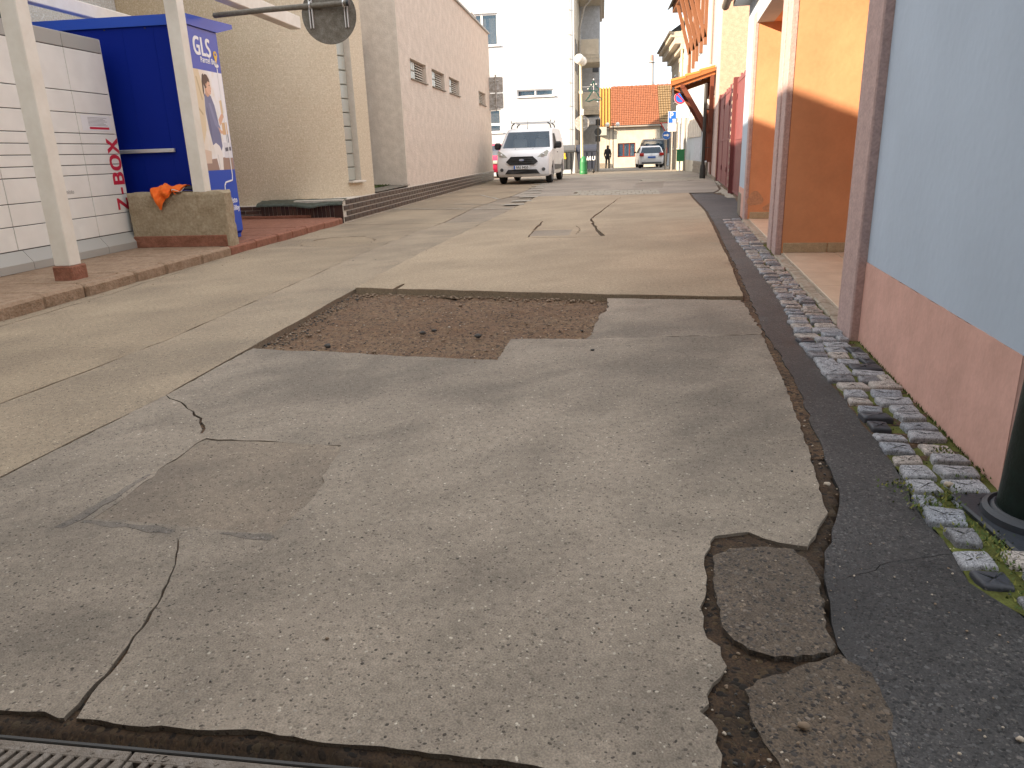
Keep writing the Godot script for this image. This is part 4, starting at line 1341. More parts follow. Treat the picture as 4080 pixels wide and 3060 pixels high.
	for i in top.size() - 1:
		tri(rf, top[i], top[i + 1], Vector3(-9.0, 5.5, -16.9), Vector3.UP)
	tri(rf, Vector3(-4.35, 5.5, -14.32), Vector3(-5.22, 5.5, -14.32), Vector3(-9, 5.5, -16.9), Vector3.UP)
	tri(rf, Vector3(-5.22, 5.5, -14.32), Vector3(-5.22, 5.5, -16.92), Vector3(-9, 5.5, -16.9), Vector3.UP)
	put(t, "roof", rf, mats["roof_dark"])
	# tiled plinth, part of this house: light well of upright tiles
	var lw := Node3D.new()
	lw.name = uniq(t, "tiled_light_well")
	t.add_child(lw)
	put(lw, "grout_core", boxm(Vector3(-5.79, 0.0, -12.75), Vector3(-4.345, 0.315, -12.365), 0.003), mats["grout"])
	var tl := [mats["tile_brown"], mats["tile_brown2"], mats["tile_brown3"]]
	var x := -5.785
	while x < -4.42:
		put(lw, "tile", boxm(Vector3(x + 0.004, 0.075, -12.362), Vector3(x + 0.068, 0.312, -12.35), 0.003), tl[rng.randi() % 3])
		put(lw, "tile", boxm(Vector3(x + 0.004, 0.0, -12.362), Vector3(x + 0.068, 0.067, -12.35), 0.003), tl[rng.randi() % 3])
		x += 0.072
	put(lw, "tile", boxm(Vector3(-4.425, 0.0, -12.362), Vector3(-4.335, 0.312, -12.35), 0.003), tl[0])
	put(lw, "grout_core", boxm(Vector3(-8.0, 0.0, -12.62), Vector3(-5.79, 0.315, -12.43), 0.003), mats["grout"])
	for r in 3:
		var xx := -7.2 + 0.12 * (r % 2)
		while xx < -5.83:
			put(lw, "tile", boxm(Vector3(xx, 0.105 + r * 0.07, -12.43), Vector3(min(xx + 0.24, -5.795), 0.165 + r * 0.07, -12.42), 0.003), tl[rng.randi() % 3])
			xx += 0.248
	put(lw, "red_skirting", boxm(Vector3(-7.2, 0.1, -12.42), Vector3(-4.9, 0.15, -12.34), 0.008), mats["paving_red"])
	# dented metal lid
	var lid := S()
	lid.set_smooth_group(0)
	var lf := func(u: float, v: float) -> Vector3:
		var px := -5.84 + 1.52 * u
		var dent := exp(-pow((u - 0.62) / 0.13, 2.0)) * v
		return Vector3(px, 0.40 - 0.05 * v - 0.035 * dent + 0.008 * fbm(u * 6.0, v * 4.0, 1.0) - (0.02 if v > 0.95 else 0.0), -12.62 + 0.30 * v + 0.06 * dent + 0.012 * fbm(u * 7.0, 2.0, 1.0))
	for i in 40:
		for k in 10:
			var q := []
			for e in [[0, 0], [1, 0], [1, 1], [0, 1]]:
				q.append(lf.call((i + e[0]) / 40.0, (k + e[1]) / 10.0))
			for j in [0, 1, 2, 0, 2, 3]:
				lid.add_vertex(q[j])
			if k == 9:
				for v in [q[3], q[2], q[2] + Vector3(0, -0.03, 0.004), q[3], q[2] + Vector3(0, -0.03, 0.004), q[3] + Vector3(0, -0.03, 0.004)]:
					lid.add_vertex(v)
	lid.generate_normals()
	put(lw, "metal_lid", lid, mats["sheet_green"])

func long_house():
	var t := thing("long_pink_house", "long flat roofed house with pale pinkish plaster wall, small high windows and tiled plinth", "house")
	var st := S()
	var wins := [[-17.9, -19.52], [-20.17, -21.77], [-22.43, -24.02], [-27.78, -29.42]]
	var x1 := -4.36
	box(st, Vector3(-4.9, 0.385, -30.72), Vector3(x1, 2.75, -16.92), 0.0)
	box(st, Vector3(-4.9, 3.18, -30.72), Vector3(x1, 5.40, -16.92), 0.0)
	var e := -16.92
	for w in wins:
		box(st, Vector3(-4.9, 2.75, w[0]), Vector3(x1, 3.18, e), 0.0)
		e = w[1]
	box(st, Vector3(-4.9, 2.75, -30.72), Vector3(x1, 3.18, e), 0.0)
	put(t, "street_wall", st, mats["plaster_warm"])
	put(t, "end_wall", boxm(Vector3(-5.2, 0.385, -16.925), Vector3(-4.362, 5.40, -16.905), 0.0), mats["plaster_shade"])
	put(t, "body", boxm(Vector3(-7.0, 0.0, -30.70), Vector3(-4.91, 5.38, -16.93), 0.0), mats["plaster_warm"])
	put(t, "roof_edge", boxm(Vector3(-7.05, 5.403, -30.80), Vector3(-4.30, 5.46, -16.85), 0.006), mats["galv"])
	for z in [-19.0, -23.0, -27.0]:
		put(t, "roof_bracket", boxm(Vector3(-4.40, 5.463, z - 0.5), Vector3(-4.29, 5.52, z + 0.5), 0.006), mats["white_paint"])
	for w in wins:
		var wn := Node3D.new()
		wn.name = uniq(t, "window")
		t.add_child(wn)
		var m: float = lerp(w[0], w[1], 0.48)
		put(wn, "dark_back", boxm(Vector3(-4.72, 2.752, w[1]), Vector3(-4.60, 3.178, w[0]), 0.0), mats["locker_gap"])
		for i in 4:
			for k in 2:
				var z0: float = lerp(w[0], m, i / 4.0)
				var z1: float = lerp(w[0], m, (i + 1) / 4.0)
				put(wn, "glass_block", boxm(Vector3(-4.56, 2.757 + k * 0.213, z1 + 0.008), Vector3(-4.45, 2.96 + k * 0.213, z0 - 0.008), 0.015), mats["glassblock"])
		for k in 7:
			var s2 := S()
			box(s2, Vector3(-0.04, -0.006, w[1] + 0.03), Vector3(0.04, 0.006, m - 0.02), 0.002, Transform3D(Basis(Vector3.BACK, -0.6), Vector3(-4.47, 2.80 + k * 0.056, 0)))
			put(wn, "louvre_slat", s2, mats["white_paint"])
		put(wn, "sill", boxm(Vector3(-4.55, 2.725, w[1] - 0.03), Vector3(-4.32, 2.752, w[0] + 0.03), 0.004), mats["stone_plinth"])
	# plinth with brown glazed tiles
	var pl := Node3D.new()
	pl.name = uniq(t, "tiled_plinth")
	t.add_child(pl)
	put(pl, "grout_core", boxm(Vector3(-5.2, -0.1, -30.74), Vector3(-4.338, 0.385, -12.40), 0.003), mats["grout"])
	var tl := [mats["tile_brown"], mats["tile_brown2"], mats["tile_brown3"], mats["tile_brown"]]
	var n := 0
	var rest := S()
	for r in 4:
		var z := -12.41 - (0.125 if r % 2 == 1 else 0.0)
		while z > -30.5:
			var y := 0.022 + r * 0.092
			if n < 298 and z > -29.0:
				put(pl, "tile", boxm(Vector3(-4.336, y, z - 0.236), Vector3(-4.325, y + 0.076, z), 0.003), tl[rng.randi() % 4])
				n += 1
			else:
				box(rest, Vector3(-4.336, y, z - 0.24), Vector3(-4.325, y + 0.08, z), 0.003)
			z -= 0.249
	var far := put(pl, "far_tiles", rest, mats["tile_brown2"])
	far.set_meta("kind", "stuff")
	# ledge over the recess: metal sheet and moss
	var led := S()
	bar(led, Vector3(-4.62, 0.41, -14.34), Vector3(-4.62, 0.43, -16.90), 0.62, 0.012, 0.002)
	put(t, "ledge_sheet", led, mats["galv_dark"])
	var ms := S()
	for k in 260:
		var p := Vector3(rng.randf_range(-5.2, -4.75), 0.43, rng.randf_range(-16.88, -15.6))
		leafs(ms, p, 0.05, 0.09)
	var mo := put(t, "moss_growth", ms, mats["moss"])
	mo.set_meta("kind", "stuff")

# a few upright blades or leaves at p
func leafs(st: SurfaceTool, p: Vector3, h: float, w: float):
	var a := rng.randf() * TAU
	var d := Vector3(cos(a), 0, sin(a))
	var s := Vector3(-d.z, 0, d.x) * w * 0.3
	var q := p + d * w * 0.6 + Vector3(0, h * rng.randf_range(0.4, 1.0), 0)
	tri(st, p - s, p + s, q, Vector3.UP)

func rear_houses():
	var t := thing("white_stucco_house", "white rough stucco house wall behind the parcel lockers", "house")
	put(t, "side_wall", boxm(Vector3(-14.0, 0.0, -12.54), Vector3(-7.9, 5.28, 16.0), 0.0), mats["wall_stuccowhite"])
	put(t, "roof_edge", boxm(Vector3(-14.0, 5.282, -12.54), Vector3(-7.82, 5.37, 16.0), 0.01), mats["galv"])
	put(t, "added_sun_block", boxm(Vector3(-8.7, 5.372, 0.6), Vector3(-7.95, 6.6, 16.0), 0.0), mats["wall_stuccowhite"])  # unseen slab added so the near grey wall stays out of the sun
	put(t, "drain_box", boxm(Vector3(-7.898, 2.6, -9.95), Vector3(-7.72, 3.2, -9.7), 0.01), mats["sheet_green"])

# added house, never in view: blocks sky light to darken the nearest ground
func added_shade_house():
	var t := thing("added_shade_house", "added unseen house behind the viewer that darkens the nearest ground", "house")
	put(t, "blocker_upper", boxm(Vector3(-4.2, 3.1, -0.2), Vector3(1.6, 6.0, 9.0), 0.0), mats["wall_cream"])
	put(t, "blocker_wall", boxm(Vector3(-4.2, 0.0, -0.2), Vector3(-3.7, 3.098, 9.0), 0.0), mats["wall_cream"])
	put(t, "blocker_wall", boxm(Vector3(1.2, 0.0, -0.2), Vector3(1.6, 3.098, 9.0), 0.0), mats["wall_cream"])
	put(t, "blocker_gate", boxm(Vector3(-3.7, 0.0, 8.6), Vector3(1.2, 3.098, 8.8), 0.0), mats["wood_dark"])

func round_sign_back():
	var t := thing("hanging_road_sign", "grey back of a round road sign on a horizontal arm from the canopy beam", "road sign", at(-3.11, 2.62, -9.0))
	var fx := Basis(Vector3.UP, deg_to_rad(8))
	var st := S()
	plate(st, disc_poly(0.305, 48), 0.004, Transform3D(fx, Vector3(0, 0, -0.05)))
	put(t, "sign_plate", st, mats["galv_dark"])
	var face := S()
	plate(face, disc_poly(0.295, 48), 0.002, Transform3D(fx, Vector3(0, 0, -0.054)))
	put(t, "sign_face", face, mats["sign_red"])
	var rim := S()
	var pts := []
	for k in 49:
		pts.append(fx * Vector3(cos(TAU * k / 48.0) * 0.305, sin(TAU * k / 48.0) * 0.305, 0) + Vector3(0, 0, -0.047))
	tube(rim, pts, 0.006, 6, false)
	put(t, "rim", rim, mats["galv_dark"])
	var arm := S()
	tube(arm, [Vector3(-1.48, 0.10, -0.25), Vector3(-0.75, 0.085, -0.02), Vector3(0.24, 0.10, 0.02)], 0.03, 14)
	put(t, "arm", arm, mats["galv_dark"])
	var cap := S()
	tube(cap, [Vector3(0.24, 0.10, 0.02), Vector3(0.27, 0.10, 0.021)], 0.034, 14)
	put(t, "end_cap", cap, mats["plastic_black"])
	for x in [-0.195, 0.2]:
		var ch := S()
		for dx in [-0.016, 0.016]:
			box(ch, Vector3(x + dx - 0.006, -0.14, -0.045 + x * -0.14), Vector3(x + dx + 0.006, 0.24, -0.015 + x * -0.14), 0.002)
		put(t, "mounting_channel", ch, mats["alu"])
		var cl := S()
		var cp := []
		for k in 13:
			var a := TAU * k / 12.0
			cp.append(Vector3(x, 0.10 + 0.035 * sin(a), 0.005 + 0.035 * cos(a)))
		tube(cl, cp, 0.012, 6, false)
		put(t, "clamp", cl, mats["alu"])
	put(t, "sticker", boxm(Vector3(-0.12, -0.205, -0.0455), Vector3(-0.09, -0.11, -0.0445), 0.0002), mats["grey_ink"])

# ---------- right side (frame TR: x into the house, -z along the street) ----------
func rbox(s0: float, s1: float, y0: float, y1: float, d0: float, d1: float, r := 0.0) -> SurfaceTool:
	return boxm(Vector3(d0, y0, -s1), Vector3(d1, y1, -s0), r)

func build_right():
	entrance_house()
	red_gate()
	gable_house()
	tiled_canopy()
	timber_house()
	cornice_house()

func entrance_house():
	var t := thing("entrance_house", "low house with orange porch recesses, pink pilasters and grey wall on the right", "house", TR)
	put(t, "grey_wall", rbox(-0.06, 1.86, 0.43, 3.05, 0.0, 0.28), mats["wall_grey"])
	put(t, "pink_band", rbox(-0.06, 1.86, -0.1, 0.424, -0.001, 0.28), mats["wall_pinkband"])
	# painted band with its hand-cut, slightly wavering edge
	var bp := PackedVector2Array([Vector2(-1.859, -0.09), Vector2(0.059, -0.09)])
	for k in 61:
		bp.append(Vector2(0.059 - 1.918 * k / 60.0, 0.43 + 0.004 * fbm(k * 0.16, 3.0, 1.0) + rng.randf_range(-0.0012, 0.0012)))
	var bs := S()
	plate(bs, bp, 0.002, Transform3D(Basis(Vector3.UP, -PI / 2), Vector3(-0.0015, 0, 0)))
	put(t, "band_paint", bs, mats["wall_pinkband"])
	put(t, "pilaster", rbox(1.86, 2.2, -0.1, 2.75, -0.05, 0.28, 0.008), mats["wall_pilaster"])
	# porch one
	put(t, "porch_back_wall", rbox(2.2, 9.1, 0.0, 2.9, 1.5, 1.7), mats["wall_orange"])
	put(t, "porch_side_wall", rbox(1.95, 2.19, 0.0, 2.9, 0.282, 1.5), mats["wall_orange"])
	put(t, "porch_side_wall", rbox(5.345, 5.96, 0.0, 2.9, 0.031, 1.498), mats["wall_orange"])
	put(t, "porch_side_wall", rbox(9.045, 10.3, 0.0, 2.9, 0.031, 1.498), mats["wall_orange"])
	for k in [[3.2, 4.1], [7.0, 7.9]]:
		put(t, "porch_door", rbox(k[0], k[1], 0.04, 2.1, 1.46, 1.498, 0.01), mats["wood_mid"])
	# pilaster between the porches: two bands with a groove
	put(t, "pilaster", rbox(5.342, 5.62, -0.1, 2.75, -0.03, 0.03, 0.006), mats["wall_pilaster"])
	put(t, "pilaster_groove", rbox(5.62, 5.74, -0.1, 2.75, 0.01, 0.03), mats["wall_pilaster"])
	put(t, "pilaster", rbox(5.74, 6.02, -0.1, 2.75, -0.03, 0.03, 0.006), mats["wall_pilaster"])
	put(t, "pilaster", rbox(9.042, 9.30, -0.1, 2.75, -0.02, 0.03, 0.006), mats["wall_pilaster"])
	put(t, "white_pier", rbox(9.30, 10.4, 0.42, 3.05, 0.0, 1.7), mats["wall_grey"])
	put(t, "pink_band", rbox(9.30, 10.41, -0.1, 0.42, -0.004, 1.7), mats["wall_pinkband"])
	put(t, "pier_base_stone", rbox(9.9, 10.43, -0.1, 0.34, -0.012, 0.3, 0.02), mats["stone_plinth"])
	# lintel over the porches, ceiling, eave
	put(t, "lintel", rbox(2.19, 9.32, 2.62, 3.05, 0.0, 0.22), mats["wall_white"])
	put(t, "porch_ceiling", rbox(2.19, 9.1, 2.62, 2.74, 0.22, 1.5), mats["wall_orange"])
	put(t, "body", rbox(-0.1, 10.4, 0.0, 3.04, 1.72, 6.0), mats["wall_white"])
	put(t, "body", rbox(-0.1, 1.94, 0.0, 3.04, 0.282, 1.70), mats["wall_white"])
	var st := S()
	for q in [[-0.30, 3.10, 6.3, 6.0]]:
		quad(st, TR.basis.inverse() * Vector3.ZERO + Vector3(-0.30, 3.12, 0.15), Vector3(-0.30, 3.12, -10.55), Vector3(3.2, 5.2, -10.55), Vector3(3.2, 5.2, 0.15), Vector3(-1, 1, 0))
		quad(st, Vector3(6.5, 3.12, 0.15), Vector3(6.5, 3.12, -10.55), Vector3(3.2, 5.2, -10.55), Vector3(3.2, 5.2, 0.15), Vector3(1, 1, 0))
	for z in [0.1, -10.4]:
		tri(st, Vector3(0, 3.05, z), Vector3(6, 3.05, z), Vector3(3.2, 5.15, z), Vector3(0, 0, z + 5))
	put(t, "roof", st, mats["rooftile"])
	put(t, "eave_moulding", rbox(-0.1, 10.42, 3.05, 3.12, -0.24, 0.1, 0.01), mats["wall_white"])
	var gt := S()
	var gp := []
	for k in 2:
		gp.append(Vector3(-0.34, 3.09, -10.6 if k == 1 else 0.2))
	tube(gt, gp, 0.06, 10)
	put(t, "gutter", gt, mats["galv_dark"])
	# floor of the porches: large tiles on a slab, concrete edge
	put(t, "floor_slab", rbox(2.2, 9.1, -0.1, 0.012, 0.03, 1.5), mats["concrete_pale"])
	var edge := S()
	for k in 34:
		var s0 := 2.24 + k * 0.2
		if s0 > 5.1 and s0 < 6.05:
			continue
		box(edge, Vector3(-0.055 + rng.randf_range(-0.012, 0.012), -0.06, -s0 - 0.2), Vector3(0.035, 0.016 + rng.randf_range(-0.006, 0.004), -s0), 0.01)
	put(t, "floor_edge", edge, mats["concrete_pale"])
	var ss := 2.22
	while ss < 9.0:
		for j in 3:
			var d0 := 0.045 + j * 0.48
			if ss > 5.0 and ss < 5.9:
				continue
			put(t, "floor_tile", rbox(ss, min(ss + 0.62, 9.09), 0.0, 0.022, d0, min(d0 + 0.475, 1.49), 0.003), mats["tile_floor"])
		ss += 0.625
	# skirting tiles
	for k in [[5.328, 0.045, 0.45], [5.328, 0.456, 0.87], [5.328, 0.876, 1.3], [9.028, 0.06, 0.45], [9.028, 0.456, 0.87], [9.028, 0.876, 1.3]]:
		put(t, "skirting_tile", rbox(k[0], k[0] + 0.02, 0.024, 0.115, k[1], k[2], 0.004), mats["tile_skirt"])
	# old filler patches on the far porch wall
	for k in [[0.10, 0.30, 0.11, 0.10], [0.32, 0.18, 0.10, 0.055], [0.55, 0.47, 0.12, 0.06]]:
		var pt := S()
		var pl := PackedVector2Array()
		for i in 18:
			var a := TAU * i / 18
			var rr := 1.0 + 0.16 * sin(a * 3.0 + k[0] * 30.0) + rng.randf_range(-0.05, 0.05)
			pl.append(Vector2(cos(a) * k[2], sin(a) * k[3]) * rr)
		plate(pt, pl, 0.002, Transform3D(Basis.IDENTITY, Vector3(k[0] + 0.02, k[1], -9.0435)))
		put(t, "filler_patch", pt, mats["wall_orange_patch"])

func red_gate():
	var t := thing("red_metal_gate", "long dark red sheet metal courtyard gate between the orange porches and peach gable", "gate", TR)


	var seams := [10.6, 13.0, 15.55, 15.72, 17.9, 20.1, 22.1]
	for i in seams.size() - 1:
		var a: float = seams[i]
		var b: float = seams[i + 1]
		if b - a < 0.3:
			continue
		var n := int(round((b - a) / 0.73))
		for j in n:
			var s0: float = lerp(a, b, j / float(n))
			var s1: float = lerp(a, b, (j + 1) / float(n))
			put(t, "sheet_panel", rbox(s0 + 0.006, s1 - 0.006, 0.08, 1.16, 0.262, 0.274, 0.002), mats["gate_red"])
			put(t, "sheet_panel", rbox(s0 + 0.006, s1 - 0.006, 1.22, 2.33, 0.262, 0.274, 0.002), mats["gate_red"])
			put(t, "post_cap", rbox(s0 + 0.02, s0 + 0.12, 2.42, 2.42 + rng.randf_range(0.02, 0.07), 0.255, 0.285, 0.006), mats["gate_red"])
		var f := S()
		box(f, Vector3(0.25, 0.04, -b + 0.004), Vector3(0.285, 2.42, -b + 0.05), 0.004)
		box(f, Vector3(0.25, 0.04, -a - 0.05), Vector3(0.285, 2.42, -a - 0.004), 0.004)
		box(f, Vector3(0.252, 0.04, -b + 0.05), Vector3(0.283, 0.08, -a - 0.05), 0.004)
		box(f, Vector3(0.252, 1.16, -b + 0.05), Vector3(0.283, 1.22, -a - 0.05), 0.004)
		box(f, Vector3(0.252, 2.33, -b + 0.05), Vector3(0.283, 2.42, -a - 0.05), 0.004)
		put(t, "leaf_frame", f, mats["gate_red"])
		for y in [0.4, 2.0]:
			put(t, "hinge", rbox(b - 0.06, b + 0.02, y, y + 0.12, 0.235, 0.255, 0.005), mats["gate_dark"])
	put(t, "gate_post", rbox(15.56, 15.70, 0.0, 2.46, 0.17, 0.30, 0.005), mats["gate_dark"])
	for k in 14:
		put(t, "light_dash", rbox(15.60, 15.63, 0.15 + k * 0.16, 0.22 + k * 0.16, 0.155, 0.168, 0.004), mats["pebble_pale"])  # pale dashes painted for light coming through the gap between the leaves
	put(t, "gate_post", rbox(22.1, 22.2, 0.0, 2.5, 0.22, 0.32, 0.005), mats["gate_dark"])

func gable_house():
	var t := thing("peach_gable_house", "two storey house with sunlit peach gable above the red gate and pale street wall", "house", TR)
	put(t, "gable_wall", rbox(22.2, 22.24, -0.3, 7.2, 0.201, 7.0), mats["wall_peach"])
	put(t, "street_wall", rbox(22.242, 27.9, 0.12, 7.2, 0.2, 0.5), mats["wall_palepink"])
	put(t, "plinth", rbox(22.19, 27.9, -0.3, 0.12, 0.185, 0.5), mats["stone_plinth"])
	put(t, "body", rbox(22.26, 27.9, -0.3, 7.18, 0.52, 7.0), mats["wall_palepink"])
	put(t, "door", rbox(25.0, 26.2, 0.1, 2.6, 0.17, 0.199, 0.01), mats["wood_dark"])
	var st := S()
	quad(st, Vector3(-0.3, 7.0, -22.0), Vector3(-0.3, 7.0, -28.0), Vector3(3.6, 9.6, -28.0), Vector3(3.6, 9.6, -22.0), Vector3(-1, 1, 0))
	quad(st, Vector3(7.3, 7.0, -22.0), Vector3(7.3, 7.0, -28.0), Vector3(3.6, 9.6, -28.0), Vector3(3.6, 9.6, -22.0), Vector3(1, 1, 0))
	tri(st, Vector3(0.2, 7.19, -22.21), Vector3(7.0, 7.19, -22.21), Vector3(3.6, 9.4, -22.21), Vector3(0, 0, 1))
	put(t, "roof", st, mats["rooftile"])
	var p := S()
	tube(p, [Vector3(0.12, 3.9, -27.75), Vector3(0.12, 7.0, -27.75)], 0.055, 10)
	put(t, "downpipe", p, mats["pipe_grey"])

func tiled_canopy():
	var t := thing("tiled_door_canopy", "small door canopy with orange roof tiles on dark timber brackets at the pale house", "canopy", Transform3D(TR.basis, rw(24.6, 0, 0)))
	# local: x into the house, -z along the street
	for z in [0.0, -2.7]:
		var f := S()
		box(f, Vector3(0.02, 0.53, z - 0.07), Vector3(0.15, 3.27, z + 0.07), 0.008)
		put(t, "wall_post", f, mats["wood_dark"])
		var b := S()
		bar(b, Vector3(0.07, 1.46, z), Vector3(-0.86, 2.96, z), 0.14, 0.15, 0.01)
		put(t, "brace", b, mats["wood_dark"])
		var r := S()
		bar(r, Vector3(0.16, 3.36, z), Vector3(-1.14, 2.98, z), 0.14, 0.17, 0.01)
		put(t, "rafter", r, mats["wood_orange"])
	var pur := S()
	box(pur, Vector3(-0.93, 2.90, -2.8), Vector3(-0.79, 3.02, 0.09), 0.008)
	put(t, "purlin", pur, mats["wood_dark"])
	for k in 6:
		var sb := S()
		var x0 := 0.1 - k * 0.2
		bar(sb, Vector3(x0, 3.43 - k * 0.058, 0.12), Vector3(x0, 3.43 - k * 0.058, -2.85), 0.19, 0.02, 0.003)
		put(t, "soffit_board", sb, mats["wall_white"])
	var vb := S()
	bar(vb, Vector3(0.17, 3.475, 0.13), Vector3(-1.22, 3.07, 0.13), 0.03, 0.16, 0.005)
	put(t, "barge_board", vb, mats["wood_orange"])
	var fb := S()
	box(fb, Vector3(-1.24, 2.86, -2.86), Vector3(-1.21, 3.08, 0.145), 0.004)
	put(t, "fascia_board", fb, mats["wood_orange"])
	# tiles: three courses, each tile a bent sheet
	for c in 3:
		for k in 11:
			var x1 := 0.16 - c * 0.46
			var x0 := x1 - 0.50
			var yb := func(x: float) -> float: return 3.50 + (x - 0.16) * 0.29
			var z0 := 0.16 - k * 0.278
			var st := S()
			st.set_smooth_group(0)
			for i in 6:
				var za := z0 - i * 0.05
				var zb := z0 - (i + 1) * 0.05
				var ha := 0.035 * sin(PI * i / 6.0 * 1.0)
				var hb := 0.035 * sin(PI * (i + 1) / 6.0 * 1.0)
				var q := [Vector3(x1, yb.call(x1) + 0.03 + ha, za), Vector3(x0, yb.call(x0) + 0.085 + ha, za), Vector3(x0, yb.call(x0) + 0.085 + hb, zb), Vector3(x1, yb.call(x1) + 0.03 + hb, zb)]
				for j in [0, 1, 2, 0, 2, 3]:
					st.add_vertex(q[j])
				var dn := Vector3(0, -0.05, 0)
				for v in [q[1], q[1] + dn, q[2] + dn, q[1], q[2] + dn, q[2]]:
					st.add_vertex(v)
				if i == 0:
					for v in [q[0], q[0] + dn, q[1] + dn, q[0], q[1] + dn, q[1]]:
						st.add_vertex(v)
			st.generate_normals()
			put(t, "roof_tile", st, mats["rooftile_orange"])
	var lp := thing("wall_lantern", "small white wall lamp under the tiled door canopy", "wall lamp", Transform3D(TR.basis, rw(25.1, 2.4, 0.0)))
	var ls := S()
	ball(ls, Vector3(0, 0, 0), 0.11, 14, 1.5)
	put(lp, "globe", ls, mats["globe"])
	var la := S()
	tube(la, [Vector3(0.0, 0.16, 0), Vector3(0.05, 0.3, 0), Vector3(0.2, 0.3, 0)], 0.014, 8)
	put(lp, "bracket", la, mats["plastic_black"])
	var dp := thing("dark_downpipe", "dark brown rain downpipe with thicker foot beside the timber bracket", "downpipe", Transform3D(TR.basis, rw(24.35, 0, -0.11)))
	var s1 := S()
	tube(s1, [Vector3(0, 0.4, 0), Vector3(0, 3.0, 0)], 0.055, 12)
	put(dp, "pipe", s1, mats["pipe_dark"])
	var s2 := S()
	lathe(s2, [[0.10, 0.0], [0.095, 0.3], [0.075, 0.45], [0.0, 0.46]], 14)
	put(dp, "foot", s2, mats["pipe_dark"])
	var s3 := S()
	for y in [1.0, 2.2]:
		tube(s3, [Vector3(0, y, 0), Vector3(0.2, y, 0)], 0.012, 6)
	put(dp, "clip", s3, mats["pipe_dark"])

func timber_house():
	var x := 3.95
	var t := thing("timber_bracket_house", "white house with brown timber brackets under its high overhanging eave on the right", "house")
	put(t, "wall", boxm(Vector3(x, 0.46, -40.0), Vector3(x + 7, 7.6, -30.2), 0.0), mats["wall_white"])
	# bonded stone plinth
	put(t, "plinth", boxm(Vector3(x - 0.02, -0.3, -34.4), Vector3(x + 0.5, 0.46, -30.2), 0.0), mats["stone_plinth"])
	for r in 4:
		for k in 9:
			var z := -30.25 - k * 0.47 - (0.23 if r % 2 else 0.0)
			if z - 0.44 < -34.45:
				continue
			put(t, "plinth_stone", boxm(Vector3(x - 0.04, 0.0 + r * 0.115, z - 0.45), Vector3(x - 0.015, 0.105 + r * 0.115, z), 0.008), mats["stone_plinth"])
	put(t, "plinth", boxm(Vector3(x - 0.01, -0.4, -40.0), Vector3(x + 0.5, 0.46, -34.41), 0.0), mats["wall_cream"])
	put(t, "door", boxm(Vector3(x - 0.02, 0.46, -34.3), Vector3(x + 0.1, 1.42, -32.0), 0.01), mats["wall_bluegrey"])
	for k in 14:
		var z := -32.0 - k * 0.33
		put(t, "shutter_slat", boxm(Vector3(x - 0.05 - 0.02 * (k % 2), 1.42, z - 0.31), Vector3(x - 0.005, 2.30 + 0.06 * sin(k * 1.7), z), 0.012), mats["plaster_shade"])
	var ev := S()
	box(ev, Vector3(x - 0.72, 7.05, -39.0), Vector3(x + 0.2, 7.35, -30.2), 0.02)
	put(t, "eave_box", ev, mats["wood_mid"])
	var rf := S()
	quad(rf, Vector3(x - 0.95, 7.2, -39.3), Vector3(x - 0.95, 7.2, -30.0), Vector3(x + 4, 10.4, -30.0), Vector3(x + 4, 10.4, -39.3), Vector3(-1, 1, 0))
	put(t, "roof", rf, mats["roof_dark"])
	var k2 := 0
	for z in [-31.6, -32.8, -34.2, -35.4, -36.9]:
		var st := S()
		bar(st, Vector3(x - 0.06, 4.75 - 0.16 * k2, z), Vector3(x - 0.06, 7.0, z), 0.13, 0.13, 0.01, Vector3.RIGHT)
		put(t, "wall_timber", st, mats["wood_mid"])
		var s2 := S()
		bar(s2, Vector3(x - 0.08, 5.0, z), Vector3(x - 0.66, 7.05, z), 0.13, 0.14, 0.01)
		put(t, "bracket", s2, mats["wood_mid"])
		k2 += 1
	for z in [-33.5, -38.0]:
		var w := Node3D.new()
		w.name = uniq(t, "window")
		t.add_child(w)
		put(w, "pane", boxm(Vector3(x - 0.012, 4.6, z - 0.45), Vector3(x - 0.004, 5.9, z + 0.45), 0.0), mats["curtain_dark"])
		put(w, "frame", boxm(Vector3(x - 0.03, 4.6, z - 0.03), Vector3(x - 0.012, 5.9, z + 0.03), 0.003), mats["window_white"])
	for p in [["yellow_downpipe", -40.1, 7.0, "pipe_cream", "cream coloured"], ["brown_downpipe", -37.4, 4.6, "pipe_grey", "brown grey"]]:
		var d := thing("downpipe", "%s rain downpipe on the white house with timber brackets" % p[4], "downpipe", at(x - 0.1, 0, p[1]))
		var ps := S()
		tube(ps, [Vector3(0, -0.1, 0), Vector3(0, p[2], 0)], 0.06, 10)
		put(d, "pipe", ps, mats[p[3]])
		var pc := S()
		for y in [1.2, 3.0]:
			tube(pc, [Vector3(0, y, 0), Vector3(0, y + 0.04, 0)], 0.072, 10)
		put(d, "collar", pc, mats[p[3]])

